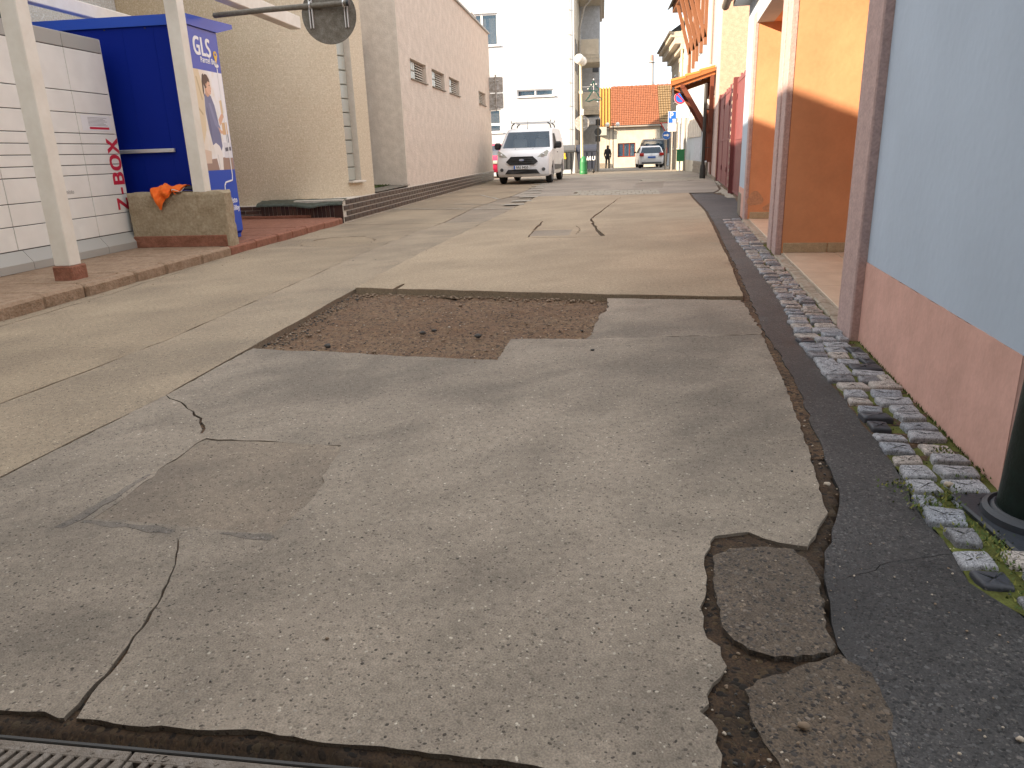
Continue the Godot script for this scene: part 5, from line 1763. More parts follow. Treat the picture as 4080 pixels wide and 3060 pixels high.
func cornice_house():
	var x := 4.05
	var t := thing("cornice_house", "grey beige house with heavy eave cornice beyond the timber bracket house", "house")
	put(t, "wall", boxm(Vector3(x, -0.6, -48.0), Vector3(x + 8, 6.2, -40.02), 0.0), mats["wall_beige"])
	var c := S()
	for k in [[0.0, 5.3, 5.6], [0.25, 5.6, 5.85], [0.55, 5.85, 6.15], [0.75, 6.15, 6.4]]:
		box(c, Vector3(x - k[0] - 0.03, k[1], -48.1), Vector3(x + 0.2, k[2] - 0.002, -40.0), 0.01)
	put(t, "cornice", c, mats["wall_beige"])
	var rf := S()
	quad(rf, Vector3(x - 0.8, 6.4, -48.2), Vector3(x - 0.8, 6.4, -39.9), Vector3(x + 4, 9.5, -39.9), Vector3(x + 4, 9.5, -48.2), Vector3(-1, 1, 0))
	put(t, "roof", rf, mats["roof_dark"])
	for z in [-42.5, -45.5]:
		for y in [0.9, 3.4]:
			var w := Node3D.new()
			w.name = uniq(t, "window")
			t.add_child(w)
			put(w, "frame", boxm(Vector3(x - 0.03, y, z - 0.55), Vector3(x - 0.001, y + 1.5, z + 0.55), 0.005), mats["window_white"])
			put(w, "pane", boxm(Vector3(x - 0.036, y + 0.08, z - 0.47), Vector3(x - 0.031, y + 1.42, z + 0.47), 0.0), mats["curtain_dark"])
	var g := S()
	tube(g, [Vector3(x - 0.82, 6.36, -48.2), Vector3(x - 0.82, 6.36, -39.9)], 0.07, 8)
	put(t, "gutter", g, mats["galv_dark"])

# ---------- far buildings ----------
# wall in the local xy plane at z, facing +z, with rectangular openings [x0, y0, x1, y1]
func facade(st: SurfaceTool, x0: float, x1: float, y0: float, y1: float, z: float, deep: float, holes: Array):
	var xs := [x0, x1]
	var ys := [y0, y1]
	for h in holes:
		xs.append_array([h[0], h[2]]); ys.append_array([h[1], h[3]])
		for q in [[h[0], h[1], h[0], h[3], Vector3.RIGHT], [h[2], h[1], h[2], h[3], Vector3.LEFT], [h[0], h[1], h[2], h[1], Vector3.UP], [h[0], h[3], h[2], h[3], Vector3.DOWN]]:
			quad(st, Vector3(q[0], q[1], z), Vector3(q[2], q[3], z), Vector3(q[2], q[3], z - deep), Vector3(q[0], q[1], z - deep), q[4])
	xs.sort(); ys.sort()
	for i in xs.size() - 1:
		for k in ys.size() - 1:
			var c := Vector2((xs[i] + xs[i + 1]) / 2, (ys[k] + ys[k + 1]) / 2)
			if xs[i + 1] - xs[i] < 1e-4 or ys[k + 1] - ys[k] < 1e-4:
				continue
			var open := false
			for h in holes:
				open = open or (c.x > h[0] and c.x < h[2] and c.y > h[1] and c.y < h[3])
			if not open:
				quad(st, Vector3(xs[i], ys[k], z), Vector3(xs[i + 1], ys[k], z), Vector3(xs[i + 1], ys[k + 1], z), Vector3(xs[i], ys[k + 1], z), Vector3.BACK)

func window(parent: Node, h: Array, z: float, uprights: Array, rails: Array, fm: Material, back: Material, sill: Material, f := 0.06):
	var w := Node3D.new()
	w.name = uniq(parent, "window")
	parent.add_child(w)
	var st := S()
	box(st, Vector3(h[0], h[1], z - 0.05), Vector3(h[0] + f, h[3], z), 0.004)
	box(st, Vector3(h[2] - f, h[1], z - 0.05), Vector3(h[2], h[3], z), 0.004)
	box(st, Vector3(h[0] + f, h[3] - f, z - 0.05), Vector3(h[2] - f, h[3], z - 0.001), 0.004)
	box(st, Vector3(h[0] + f, h[1], z - 0.05), Vector3(h[2] - f, h[1] + f, z - 0.001), 0.004)
	put(w, "frame", st, fm)
	for u in uprights:
		put(w, "upright", boxm(Vector3(u - f * 0.7, h[1] + f, z - 0.045), Vector3(u + f * 0.7, h[3] - f, z - 0.004), 0.004), fm)
	for r in rails:
		put(w, "transom", boxm(Vector3(h[0] + f, r - f * 0.7, z - 0.044), Vector3(h[2] - f, r + f * 0.7, z - 0.006), 0.004), fm)
	put(w, "pane", boxm(Vector3(h[0] + f * 0.5, h[1] + f * 0.5, z - 0.034), Vector3(h[2] - f * 0.5, h[3] - f * 0.5, z - 0.028), 0.0), mats["glass"])
	var cs := S()
	cs.set_smooth_group(0)
	var n := 24
	for i in n:
		var xa: float = lerp(h[0], h[2], i / float(n))
		var xb: float = lerp(h[0], h[2], (i + 1) / float(n))
		var za := z - 0.22 + 0.03 * sin(i * 1.9)
		var zb := z - 0.22 + 0.03 * sin((i + 1) * 1.9)
		for v in [Vector3(xa, h[1], za), Vector3(xb, h[3], zb), Vector3(xb, h[1], zb), Vector3(xa, h[1], za), Vector3(xa, h[3], za), Vector3(xb, h[3], zb)]:
			cs.add_vertex(v)
	cs.generate_normals()
	put(w, "curtain", cs, back)
	if sill:
		put(w, "sill", boxm(Vector3(h[0] - 0.06, h[1] - 0.05, z - 0.04), Vector3(h[2] + 0.10, h[1] - 0.003, z + 0.20), 0.005), sill)

func build_far():
	white_house()
	end_house()
	chimney()
	bare_tree()

func white_house():
	var t := thing("white_apartment_house", "tall white apartment house with balconies on its street side behind the white van", "apartment house")
	var h1 := [-6.62, 6.18, -5.18, 7.65]
	var h2 := [-4.3, 3.73, -2.48, 4.05]
	var h3 := [-6.5, 2.06, -5.16, 3.2]
	var st := S()
	facade(st, -10.5, -1.4, -0.3, 10.4, -40.0, 0.25, [h1, h2, h3])
	put(t, "front_wall", st, mats["wall_white"])
	window(t, h1, -40.1, [-5.98], [], mats["window_white"], mats["curtain"], mats["window_white"], 0.07)
	window(t, h2, -40.1, [-3.38], [], mats["window_white"], mats["interior"], mats["window_white"], 0.05)
	window(t, h3, -40.1, [], [2.46], mats["window_white"], mats["curtain"], mats["window_white"], 0.08)
	put(t, "body", boxm(Vector3(-10.5, -0.3, -54.4), Vector3(-1.4, 10.4, -40.3), 0.0), mats["wall_beige"])
	var sd := S()
	facade(sd, 40.0, 56.0, -0.4, 10.4, -1.395, 0.2, [])
	for k in [[-41.8, 5.0], [-41.8, 1.6], [-43.8, 5.0], [-43.8, 1.6]]:
		put(t, "side_window", boxm(Vector3(-1.398, k[1], k[0] - 0.4), Vector3(-1.375, k[1] + 1.5, k[0] + 0.4), 0.004), mats["curtain_dark"])
	# bay further back
	put(t, "bay", boxm(Vector3(-1.39, -0.5, -55.5), Vector3(-0.19, 9.3, -49.5), 0.0), mats["wall_bluegrey"])
	put(t, "bay_window", boxm(Vector3(-0.62, 5.6, -49.495), Vector3(-0.25, 7.0, -49.47), 0.003), mats["curtain_dark"])
	var co := S()
	box(co, Vector3(-1.39, 9.3, -55.6), Vector3(-0.05, 9.5, -43.0), 0.03)
	box(co, Vector3(-1.39, 9.5, -55.7), Vector3(0.10, 9.75, -42.9), 0.04)
	put(t, "cornice", co, mats["wall_beige"])
	for y in [5.8, 3.0]:
		var b := Node3D.new()
		b.name = uniq(t, "balcony")
		t.add_child(b)
		put(b, "slab", boxm(Vector3(-1.395, y, -48.9), Vector3(-0.16, y + 0.22, -45.95), 0.02), mats["wall_beige"])
		put(b, "slab", boxm(Vector3(-1.395, y + 0.222, -48.85), Vector3(-0.20, y + 0.42, -46.0), 0.02), mats["wall_beige"])
		put(b, "parapet", boxm(Vector3(-1.395, y + 0.422, -48.8), Vector3(-0.24, y + 1.24, -46.05), 0.02), mats["wall_cream"])
	var en := S()
	box(en, Vector3(-1.39, 2.45, -49.0), Vector3(-0.12, 2.82, -46.0), 0.02)
	put(t, "entrance_canopy", en, mats["wall_bluegrey"])
	var dp := S()
	tube(dp, [Vector3(-0.4, 9.3, -45.6), Vector3(-1.05, 8.6, -45.7), Vector3(-1.3, 7.6, -45.8), Vector3(-1.3, 0.0, -45.8)], 0.06, 8)
	put(t, "downpipe", dp, mats["galv"])
	var lr := S()
	tube(lr, [Vector3(-1.62, 0.6, -39.93), Vector3(-1.60, 4.0, -39.93), Vector3(-1.62, 10.2, -39.93)], 0.012, 6)
	for k in 8:
		tube(lr, [Vector3(-1.68, 1.0 + k * 1.1, -39.96), Vector3(-1.55, 1.0 + k * 1.1, -39.94)], 0.014, 5)
	put(t, "lightning_rod", lr, mats["galv"])

func roof_tiles(p00: Vector3, p10: Vector3, p01: Vector3, rows: int, cols: int, lift: float, wave: float) -> SurfaceTool:
	# p00 eave left, p10 eave right, p01 ridge left
	var st := S()
	var ux := (p10 - p00) / cols
	var uy := (p01 - p00) / rows
	var n := ux.cross(uy).normalized()
	if n.y < 0.0:
		n = -n
	for r in rows:
		for c in cols:
			var o := p00 + ux * c + uy * r + n * rng.randf_range(-0.3, 0.3) * lift * 0.5
			var l := [0.0, 0.5, 1.0]
			var hgt := [0.0, wave, 0.0]
			for i in 2:
				var a: Vector3 = o + ux * l[i] + n * (lift + hgt[i])
				var b: Vector3 = o + ux * l[i + 1] + n * (lift + hgt[i + 1])
				var d: Vector3 = o + ux * l[i + 1] + uy * 1.05 + n * hgt[i + 1]
				var e: Vector3 = o + ux * l[i] + uy * 1.05 + n * hgt[i]
				quad(st, a, b, d, e, n)
				quad(st, a, b, b - n * lift * 0.9, a - n * lift * 0.9, -uy)
	return st

func end_house():
	var t := thing("red_roof_house", "single storey cream house with weathered red tiled roof closing the street", "house", at(0, -0.42, -64))
	var k := 64.0 / 58.0
	var st := S()
	var win := [1.24, 0.82, 2.67, 1.91]
	facade(st, 0.58, 4.62, -0.2, 3.3, 0.0, 0.25, [win])
	put(t, "front_wall", st, mats["wall_cream"])
	put(t, "body", boxm(Vector3(0.58, -0.2, -6.0), Vector3(4.62, 3.3, -0.3), 0.0), mats["wall_cream"])
	window(t, win, -0.08, [1.72, 2.2], [], mats["window_wood"], mats["curtain"], null, 0.07)
	var rl := Vector3(-1.3, 3.26, 0.35)
	put(t, "roof_deck", boxm(Vector3(-2.0, 3.1, -3.2), Vector3(5.6, 3.28, 0.2), 0.0), mats["wood_mid"])
	var dk := S()
	quad(dk, Vector3(-2.0, 3.2, 0.3), Vector3(5.7, 3.2, 0.3), Vector3(5.7, 6.36, -3.4), Vector3(-2.0, 6.36, -3.4), Vector3(0, 1, 1))
	quad(dk, Vector3(-2.0, 3.2, -7.1), Vector3(5.7, 3.2, -7.1), Vector3(5.7, 6.36, -3.4), Vector3(-2.0, 6.36, -3.4), Vector3(0, 1, -1))
	put(t, "roof_deck", dk, mats["rooftile_brown"])
	var red := put(t, "red_roof_tiles", roof_tiles(Vector3(0.70, 3.26, 0.35), Vector3(4.55, 3.26, 0.35), Vector3(0.70, 6.42, -3.4), 22, 27, 0.035, 0.03), mats["rooftile"])
	red.set_meta("kind", "stuff")
	var br := put(t, "brown_roof_tiles", roof_tiles(Vector3(4.56, 3.26, 0.35), Vector3(5.75, 3.26, 0.35), Vector3(4.56, 6.42, -3.4), 16, 6, 0.06, 0.03), mats["rooftile_brown"])
	br.set_meta("kind", "stuff")
	for i in 11:
		var s2 := S()
		var x := -2.0 + i * 0.245
		tube(s2, [Vector3(x + 0.12, 3.27, 0.36), Vector3(x + 0.12, 6.40, -3.4)], 0.085, 8)
		put(t, "corrugated_rib", s2, mats["roof_yellow"])
	for i in 14:
		var s3 := S()
		tube(s3, [Vector3(0.7 + i * 0.36, 6.40, -3.42), Vector3(1.07 + i * 0.36, 6.43, -3.42)], [0.09, 0.10], 8)
		put(t, "ridge_tile", s3, mats["rooftile"])
	put(t, "eave_gutter", boxm(Vector3(0.6, 3.12, 0.30), Vector3(4.7, 3.24, 0.42), 0.03), mats["pipe_grey"])
	# tiled shop front to the left of it
	var sh := thing("tiled_shop_house", "small house with beige tiled wall and green shop sign beside the dark person", "house", at(0, -0.42, -64.05))
	put(sh, "wall", boxm(Vector3(-4.0, 0.0, -3.0), Vector3(0.57, 3.0, 0.0), 0.0), mats["grout"])
	for r in 9:
		for c in 7:
			put(sh, "wall_tile", boxm(Vector3(-0.95 + c * 0.215, 0.55 + r * 0.215, 0.0), Vector3(-0.745 + c * 0.215, 0.755 + r * 0.215, 0.012), 0.004), mats["wall_cream"])
	put(sh, "step", boxm(Vector3(-1.2, 0.0, 0.0), Vector3(0.56, 0.4, 0.3), 0.02), mats["stone_plinth"])
	put(sh, "doorway", boxm(Vector3(-1.25, 0.4, 0.0), Vector3(-0.98, 2.4, 0.014), 0.003), mats["interior"])
	put(sh, "shop_sign", boxm(Vector3(-0.4, 2.55, 0.02), Vector3(0.35, 3.2, 0.6), 0.02), mats["glassblock"])
	var eav := S()
	box(eav, Vector3(-4.0, 3.0, -3.0), Vector3(0.56, 3.1, 0.4), 0.02)
	put(sh, "eave", eav, mats["pipe_grey"])
	# further house to the right beyond the crossing
	var f := thing("white_corner_house", "white corner house seen past the brown van under the brown tiled roof", "house", at(5.0, -0.42, -66))
	put(f, "wall", boxm(Vector3(-0.35, 0, -8), Vector3(6, 3.3, 0), 0.0), mats["wall_white"])
	put(f, "eave", boxm(Vector3(-0.34, 3.302, -8), Vector3(6.1, 3.5, 0.4), 0.02), mats["wood_mid"])
	put(f, "window", boxm(Vector3(0.3, 1.0, 0.001), Vector3(1.2, 2.2, 0.02), 0.004), mats["curtain_dark"])

func chimney():
	var t := thing("factory_chimney", "distant tall factory chimney with a reddish top above the roofs", "chimney", at(14.98, -1.0, -250))
	var st := S()
	lathe(st, [[1.4, 0.0], [0.72, 22.0], [0.62, 27.5]], 24)
	put(t, "shaft", st, mats["chimney"])
	var tp := S()
	lathe(tp, [[0.61, 27.5], [0.53, 29.15], [0.46, 29.2], [0.44, 28.6], [0.0, 28.6]], 24)
	put(t, "top", tp, mats["chimney_red"])
	var rg := S()
	lathe(rg, [[0.6, 27.0], [1.0, 27.02], [1.0, 27.14], [0.6, 27.16]], 24)
	put(t, "walkway", rg, mats["galv_dark"])

func branch(st: SurfaceTool, p: Vector3, d: Vector3, l: float, r: float, depth: int):
	var q := p + d * l * 0.5 + Vector3(rng.randf_range(-0.06, 0.06), 0, rng.randf_range(-0.06, 0.06)) * l
	var e := q + (d + Vector3(0, 0.1, 0)).normalized() * l * 0.5
	tube(st, [p, q, e], [r, r * 0.8, r * 0.6], 5, false)
	if depth == 0:
		return
	for k in rng.randi_range(2, 3):
		var nd := (d + Vector3(rng.randf_range(-0.8, 0.8), rng.randf_range(-0.1, 0.6), rng.randf_range(-0.8, 0.8))).normalized()
		branch(st, e, nd, l * rng.randf_range(0.6, 0.8), r * 0.55, depth - 1)
	if depth > 1:
		branch(st, q, (d + Vector3(rng.randf_range(-1, 1), 0.2, rng.randf_range(-1, 1))).normalized(), l * 0.6, r * 0.45, depth - 2)

func bare_tree():
	var t := thing("bare_tree", "leafless tree twigs showing above the brown roof at the end", "tree", at(6.6, -0.4, -80))
	var tr := S()
	tube(tr, [Vector3(0, 0, 0), Vector3(0.1, 2.2, 0), Vector3(0, 4.4, 0)], [0.2, 0.16, 0.13], 8)
	put(t, "trunk", tr, mats["bark"])
	var st := S()
	for k in 6:
		var a := TAU * k / 6.0
		branch(st, Vector3(0, 3.6 + 0.15 * k, 0), Vector3(cos(a) * 0.7, 1.0, sin(a) * 0.7).normalized(), 1.5, 0.05, 4)
	put(t, "crown", st, mats["bark"])

# ---------- vehicles ----------
class Shell:
	var outline: PackedVector2Array
	var hw: float
	var top: float
	var belt: float
	var roof_in: float
	var length: float

	func w(z: float, y: float) -> float:
		var u: float = clamp((y - belt) / (top - belt), 0.0, 1.0)
		var lo: float = clamp((0.5 - y) / 0.3, 0.0, 1.0)
		return hw - roof_in * pow(u, 1.25) - 0.03 * lo * lo - 0.05 * smoothstep(-0.6, 0.0, z) - 0.04 * smoothstep(-length + 0.5, -length, z)

	func at(z: float, y: float, t: float, off := 0.0) -> Vector3:
		var bow: float = 0.17 * smoothstep(-1.1, 0.02, z) - 0.10 * smoothstep(-length + 0.6, -length, z)
		return Vector3((w(z, y) + off) * t, y, z - bow * t * t)

func inset(p: PackedVector2Array, d: float) -> PackedVector2Array:
	var o := PackedVector2Array()
	var s := 1.0 if Geometry2D.is_polygon_clockwise(p) else -1.0
	for i in p.size():
		var a := p[(i + p.size() - 1) % p.size()]
		var c := p[(i + 1) % p.size()]
		var t := (c - a).normalized()
		o.append(p[i] - Vector2(-t.y, t.x) * d * s)
	return o

func side_patch(st: SurfaceTool, sh: Shell, poly: PackedVector2Array, sgn: float, off: float, cell := 0.14):
	var lo := poly[0]
	var hi := poly[0]
	for p in poly:
		lo = lo.min(p); hi = hi.max(p)
	for i in range(int(floor(lo.x / cell)), int(ceil(hi.x / cell))):
		for k in range(int(floor(lo.y / cell)), int(ceil(hi.y / cell))):
			var sq := PackedVector2Array([Vector2(i, k) * cell, Vector2(i + 1, k) * cell, Vector2(i + 1, k + 1) * cell, Vector2(i, k + 1) * cell])
			for p in Geometry2D.intersect_polygons(sq, poly):
				var ids := Geometry2D.triangulate_polygon(p)
				for j in range(0, ids.size(), 3):
					var v := []
					for m in 3:
						v.append(sh.at(p[ids[j + m]].x, p[ids[j + m]].y, sgn, off))
					var g: Vector3 = (v[1] - v[0]).cross(v[2] - v[0])
					if g.x * sgn > 0.0:
						v = [v[0], v[2], v[1]]
					for q in v:
						st.add_vertex(q)

func wheel(parent: Node, x: float, y: float, z: float, r: float, w: float, sgn: float):
	var n := Node3D.new()
	n.name = uniq(parent, "wheel")
	parent.add_child(n)
	n.transform = Transform3D(Basis(Vector3.BACK, -sgn * PI / 2), Vector3(x, y, z))
	var st := S()
	lathe(st, [[r * 0.62, w / 2 - 0.01], [r * 0.86, w / 2], [r * 0.97, w / 2 - 0.025], [r, 0.0], [r * 0.97, -w / 2 + 0.025], [r * 0.86, -w / 2], [r * 0.6, -w / 2]], 28)
	put(n, "tyre", st, mats["tyre"])
	var rm := S()
	lathe(rm, [[r * 0.64, w / 2 - 0.012], [r * 0.58, w / 2 - 0.035], [r * 0.2, w / 2 - 0.02], [0.0, w / 2 - 0.015]], 20)
	for k in 5:
		var a := TAU * k / 5.0
		bar(rm, Vector3(0, w / 2 - 0.012, 0), Vector3(cos(a) * r * 0.6, w / 2 - 0.018, sin(a) * r * 0.6), 0.05, 0.02, 0.004)
	put(n, "rim", rm, mats["rim"])

# body with real wheel arches; returns the shell for the parts that sit on it. glass: outline segments left open
func car_body(t: Node3D, sh: Shell, upper: Array, wheels: Array, r: float, body: Material, glass: Array, y_low: float):
	var pts := pv(upper)
	var arch := r * 1.16
	var ws := wheels.duplicate()
	ws.sort()
	for wz in ws:
		var a0 := asin(clamp((y_low - r) / arch, -1.0, 1.0))
		for k in 13:
			var a: float = lerp(PI - a0, a0, k / 12.0)
			pts.append(Vector2(wz + cos(a) * arch, r + sin(a) * arch))
	sh.outline = pts
	var n_up := upper.size() / 2
	var st := S()
	st.set_smooth_group(0)
	var in1 := inset(pts, 0.045)
	for sg in [-1.0, 1.0]:
		side_patch(st, sh, in1, sg, 0.0)
	var ts := [-1.0, -0.97, -0.9, -0.6, -0.3, 0.0, 0.3, 0.6, 0.9, 0.97, 1.0]
	var outs := {1.0: in1, 0.97: inset(pts, 0.014), 0.9: pts, 0.6: pts, 0.3: pts, 0.0: pts}
	for i in pts.size():
		var j := (i + 1) % pts.size()
		var c := Vector2(0, 0)
		for k in ts.size() - 1:
			var mid: float = abs(ts[k] + ts[k + 1]) / 2
			if i in glass and mid < 0.9:
				continue
			if i >= n_up - 1 and mid < 0.75 and i < pts.size() - 1:
				continue
			var q := []
			for e in [[i, k], [j, k], [j, k + 1], [i, k + 1]]:
				var o: PackedVector2Array = outs[abs(ts[e[1]])]
				q.append(sh.at(o[e[0]].x, o[e[0]].y, ts[e[1]]))
			for m in [0, 1, 2, 0, 2, 3]:
				st.add_vertex(q[m])
	st.generate_normals()
	put(t, "body", st, body)
	var fl := S()
	box(fl, Vector3(-sh.hw * 0.72, y_low + 0.02, -sh.length + 0.3), Vector3(sh.hw * 0.72, y_low + 0.28, -0.35), 0.02)
	put(t, "underbody", fl, mats["plastic_black"])
	for i in glass:
		var gs := S()
		gs.set_smooth_group(0)
		var a := pts[i]
		var b := pts[(i + 1) % pts.size()]
		for k in 12:
			for m in 4:
				var q := []
				for e in [[k, m], [k + 1, m], [k + 1, m + 1], [k, m + 1]]:
					var tt: float = lerp(-0.885, 0.885, e[0] / 12.0)
					var p := a.lerp(b, lerp(0.0, 1.0, e[1] / 4.0))
					q.append(sh.at(p.x, p.y, tt) + Vector3(0, 0.004, 0.0))
				for o in [0, 1, 2, 0, 2, 3]:
					gs.add_vertex(q[o])
		gs.generate_normals()
		put(t, "windscreen", gs, mats["glass"])
	for wz in wheels:
		for sg in [-1.0, 1.0]:
			wheel(t, sg * (sh.hw - 0.12), r, wz, r, 0.2, sg)

func seats(t: Node3D, z: float, y: float, x: float):
	put(t, "cabin_floor", boxm(Vector3(-0.7, 0.5, z - 1.0), Vector3(0.7, 0.62, z + 0.9), 0.01), mats["interior"])
	put(t, "bulkhead", boxm(Vector3(-0.72, 0.5, z - 0.62), Vector3(0.72, y + 0.38, z - 0.56), 0.01), mats["interior"])
	for sg in [-1.0, 1.0]:
		var st := S()
		bar(st, Vector3(sg * x, y - 0.35, z), Vector3(sg * x, y + 0.26, z - 0.16), 0.46, 0.12, 0.04, Vector3.BACK)
		bar(st, Vector3(sg * x, y + 0.27, z - 0.17), Vector3(sg * x, y + 0.44, z - 0.2), 0.26, 0.08, 0.03, Vector3.BACK)
		box(st, Vector3(sg * x - 0.23, y - 0.45, z), Vector3(sg * x + 0.23, y - 0.32, z + 0.45), 0.03)
		put(t, "seat", st, mats["car_seat"])

func on_front(sh: Shell, st: SurfaceTool, poly: PackedVector2Array, z: float, lean: float, th := 0.012):
	# a polygon in xy laid on the bowed front at depth z
	var ids := Geometry2D.triangulate_polygon(poly)
	for i in range(0, ids.size(), 3):
		var v := []
		for k in 3:
			var p := poly[ids[i + k]]
			var tt := p.x / sh.w(0.0, p.y)
			v.append(Vector3(p.x, p.y, z - 0.17 * tt * tt - lean * (p.y - 0.6)))
		tri(st, v[0], v[1], v[2], Vector3.BACK)
	for i in poly.size():
		var a := poly[i]
		var b := poly[(i + 1) % poly.size()]
		var ta := a.x / sh.w(0.0, a.y)
		var tb := b.x / sh.w(0.0, b.y)
		var va := Vector3(a.x, a.y, z - 0.17 * ta * ta - lean * (a.y - 0.6))
		var vb := Vector3(b.x, b.y, z - 0.17 * tb * tb - lean * (b.y - 0.6))
		quad(st, va, vb, vb + Vector3(0, 0, -0.06), va + Vector3(0, 0, -0.06), Vector3((a.x + b.x), (a.y + b.y) - 1.3, 0))

func split(poly: PackedVector2Array, n: int) -> PackedVector2Array:
	var o := PackedVector2Array()
	for i in poly.size():
		for k in n:
			o.append(poly[i].lerp(poly[(i + 1) % poly.size()], k / float(n)))
	return o

func white_van():
	var t := thing("white_delivery_van", "white panel delivery van with roof rack parked facing down the street", "van", at(-2.70, 0.0, -26.0, -4.0).scaled_local(Vector3.ONE * 1.03))
	var sh := Shell.new()
	sh.hw = 0.915; sh.top = 1.84; sh.belt = 1.05; sh.roof_in = 0.17; sh.length = 4.42
	car_body(t, sh, [-0.06, 0.24, 0.0, 0.36, 0.015, 0.55, 0.0, 0.78, -0.05, 0.92, -0.14, 1.0, -0.5, 1.09, -0.92, 1.16, -1.54, 1.68, -1.72, 1.77, -2.2, 1.83, -3.2, 1.84, -4.2, 1.81, -4.36, 1.74, -4.41, 1.2, -4.42, 0.55, -4.36, 0.30], [-0.84, -3.5], 0.325, mats["paint_white"], [7], 0.26)
	seats(t, -1.9, 1.2, 0.38)
	for k in [["upper_grille", [-0.53, 0.72, -0.36, 0.885, 0.36, 0.885, 0.53, 0.72, 0.40, 0.62, -0.40, 0.62]], ["lower_grille", [-0.58, 0.335, -0.47, 0.475, 0.47, 0.475, 0.58, 0.335]]]:
		var st := S()
		on_front(sh, st, split(pv(k[1]), 4), 0.075 if k[0] == "upper_grille" else 0.05, 0.06)
		put(t, k[0], st, mats["plastic_black"])
	for y in [0.69, 0.75, 0.81]:
		var gb := S()
		tube(gb, [Vector3(-0.4, y, 0.038), Vector3(-0.2, y, 0.065), Vector3(0, y, 0.07), Vector3(0.2, y, 0.065), Vector3(0.4, y, 0.038)], 0.008, 6)
		put(t, "grille_bar", gb, mats["plastic_darkgrey"])
	for sg in [-1.0, 1.0]:
		var hl := S()
		var p := PackedVector2Array()
		for q in [[0.50, 0.86], [0.80, 0.885], [0.855, 1.03], [0.80, 1.07], [0.62, 0.96]]:
			p.append(Vector2(q[0] * sg, q[1]))
		on_front(sh, hl, split(p, 3), 0.045, 0.25)
		put(t, "headlight", hl, mats["glassblock"])
		var rf := S()
		ball(rf, Vector3(sg * 0.70, 0.935, -0.075), 0.05, 12)
		put(t, "headlight_lens", rf, mats["alu"])
		var fg := S()
		on_front(sh, fg, disc_poly(0.055, 16, Vector2(sg * 0.70, 0.47)), 0.035, 0.0)
		put(t, "fog_lamp", fg, mats["plastic_darkgrey"])
		var sw := S()
		sw.set_smooth_group(0)
		side_patch(sw, sh, pv([-1.12, 1.12, -1.30, 1.30, -1.62, 1.60, -2.10, 1.63, -2.10, 1.14, -1.5, 1.10]), sg, 0.006, 0.2)
		sw.generate_normals()
		put(t, "side_window", sw, mats["locker_gap"])
		var tr := S()
		tr.set_smooth_group(0)
		side_patch(tr, sh, pv([-1.25, 0.42, -3.1, 0.42, -3.1, 0.56, -1.25, 0.60]), sg, 0.012, 0.3)
		tr.generate_normals()
		put(t, "side_moulding", tr, mats["plastic_grey"])
		for z in [-1.16, -2.2]:
			var dl := S()
			dl.set_smooth_group(0)
			side_patch(dl, sh, pv([z, 0.45, z - 0.012, 0.45, z - 0.012, 1.6 if z < -2 else 1.1, z, 1.6 if z < -2 else 1.1]), sg, 0.003, 0.3)
			dl.generate_normals()
			put(t, "door_seam", dl, mats["plastic_grey"])
		put(t, "door_handle", boxm(Vector3(sg * 0.905, 0.98, -2.12), Vector3(sg * 0.93, 1.01, -1.94), 0.006), mats["plastic_black"])
		var mi := Node3D.new()
		mi.name = uniq(t, "wing_mirror")
		t.add_child(mi)
		var ms := S()
		box(ms, Vector3(sg * 0.94, 1.12, -1.36), Vector3(sg * 1.16, 1.34, -1.20), 0.05)
		put(mi, "shell", ms, mats["plastic_black"])
		var ma := S()
		bar(ma, Vector3(sg * 0.86, 1.12, -1.32), Vector3(sg * 0.98, 1.17, -1.29), 0.06, 0.05, 0.01)
		put(mi, "arm", ma, mats["plastic_black"])
	plate_and_text(t, "9AI 9455", 0.545, 0.085)
	var em := S()
	plate(em, disc_poly(0.5, 24), 0.012, Transform3D(Basis.from_scale(Vector3(0.17, 0.07, 1)), Vector3(0, 0.775, 0.07)))
	put(t, "oval_emblem", em, mats["alu"])
	text(t, "emblem_script", "Ford", 0.05, mats["sign_blue"], Transform3D(Basis.IDENTITY, Vector3(0, 0.775, 0.084)), 0.004)
	for z in [-2.05, -3.1]:
		var rk := Node3D.new()
		rk.name = uniq(t, "roof_bar")
		t.add_child(rk)
		var rb := S()
		tube(rb, [Vector3(-0.70, 2.0, z), Vector3(0.70, 2.0, z)], 0.022, 8)
		put(rk, "crossbar", rb, mats["alu"])
		for sg in [-1.0, 1.0]:
			var lg := S()
			tube(lg, [Vector3(sg * 0.70, 1.80, z), Vector3(sg * 0.67, 1.92, z), Vector3(sg * 0.58, 1.985, z)], 0.022, 6)
			put(rk, "bracket", lg, mats["plastic_black"])
			var ec := S()
			tube(ec, [Vector3(sg * 0.69, 2.0, z), Vector3(sg * 0.69, 2.07, z)], 0.012, 6)
			put(rk, "end_stop", ec, mats["plastic_black"])
	var an := S()
	tube(an, [Vector3(-0.1, 1.78, -1.85), Vector3(-0.1, 1.92, -1.9), Vector3(-0.1, 2.15, -2.05)], [0.012, 0.006, 0.003], 6)
	put(t, "aerial", an, mats["plastic_black"])
	for x in [-0.35, 0.25]:
		put(t, "washer_jet", boxm(Vector3(x, 1.115, -0.72), Vector3(x + 0.03, 1.135, -0.69), 0.005), mats["plastic_black"])

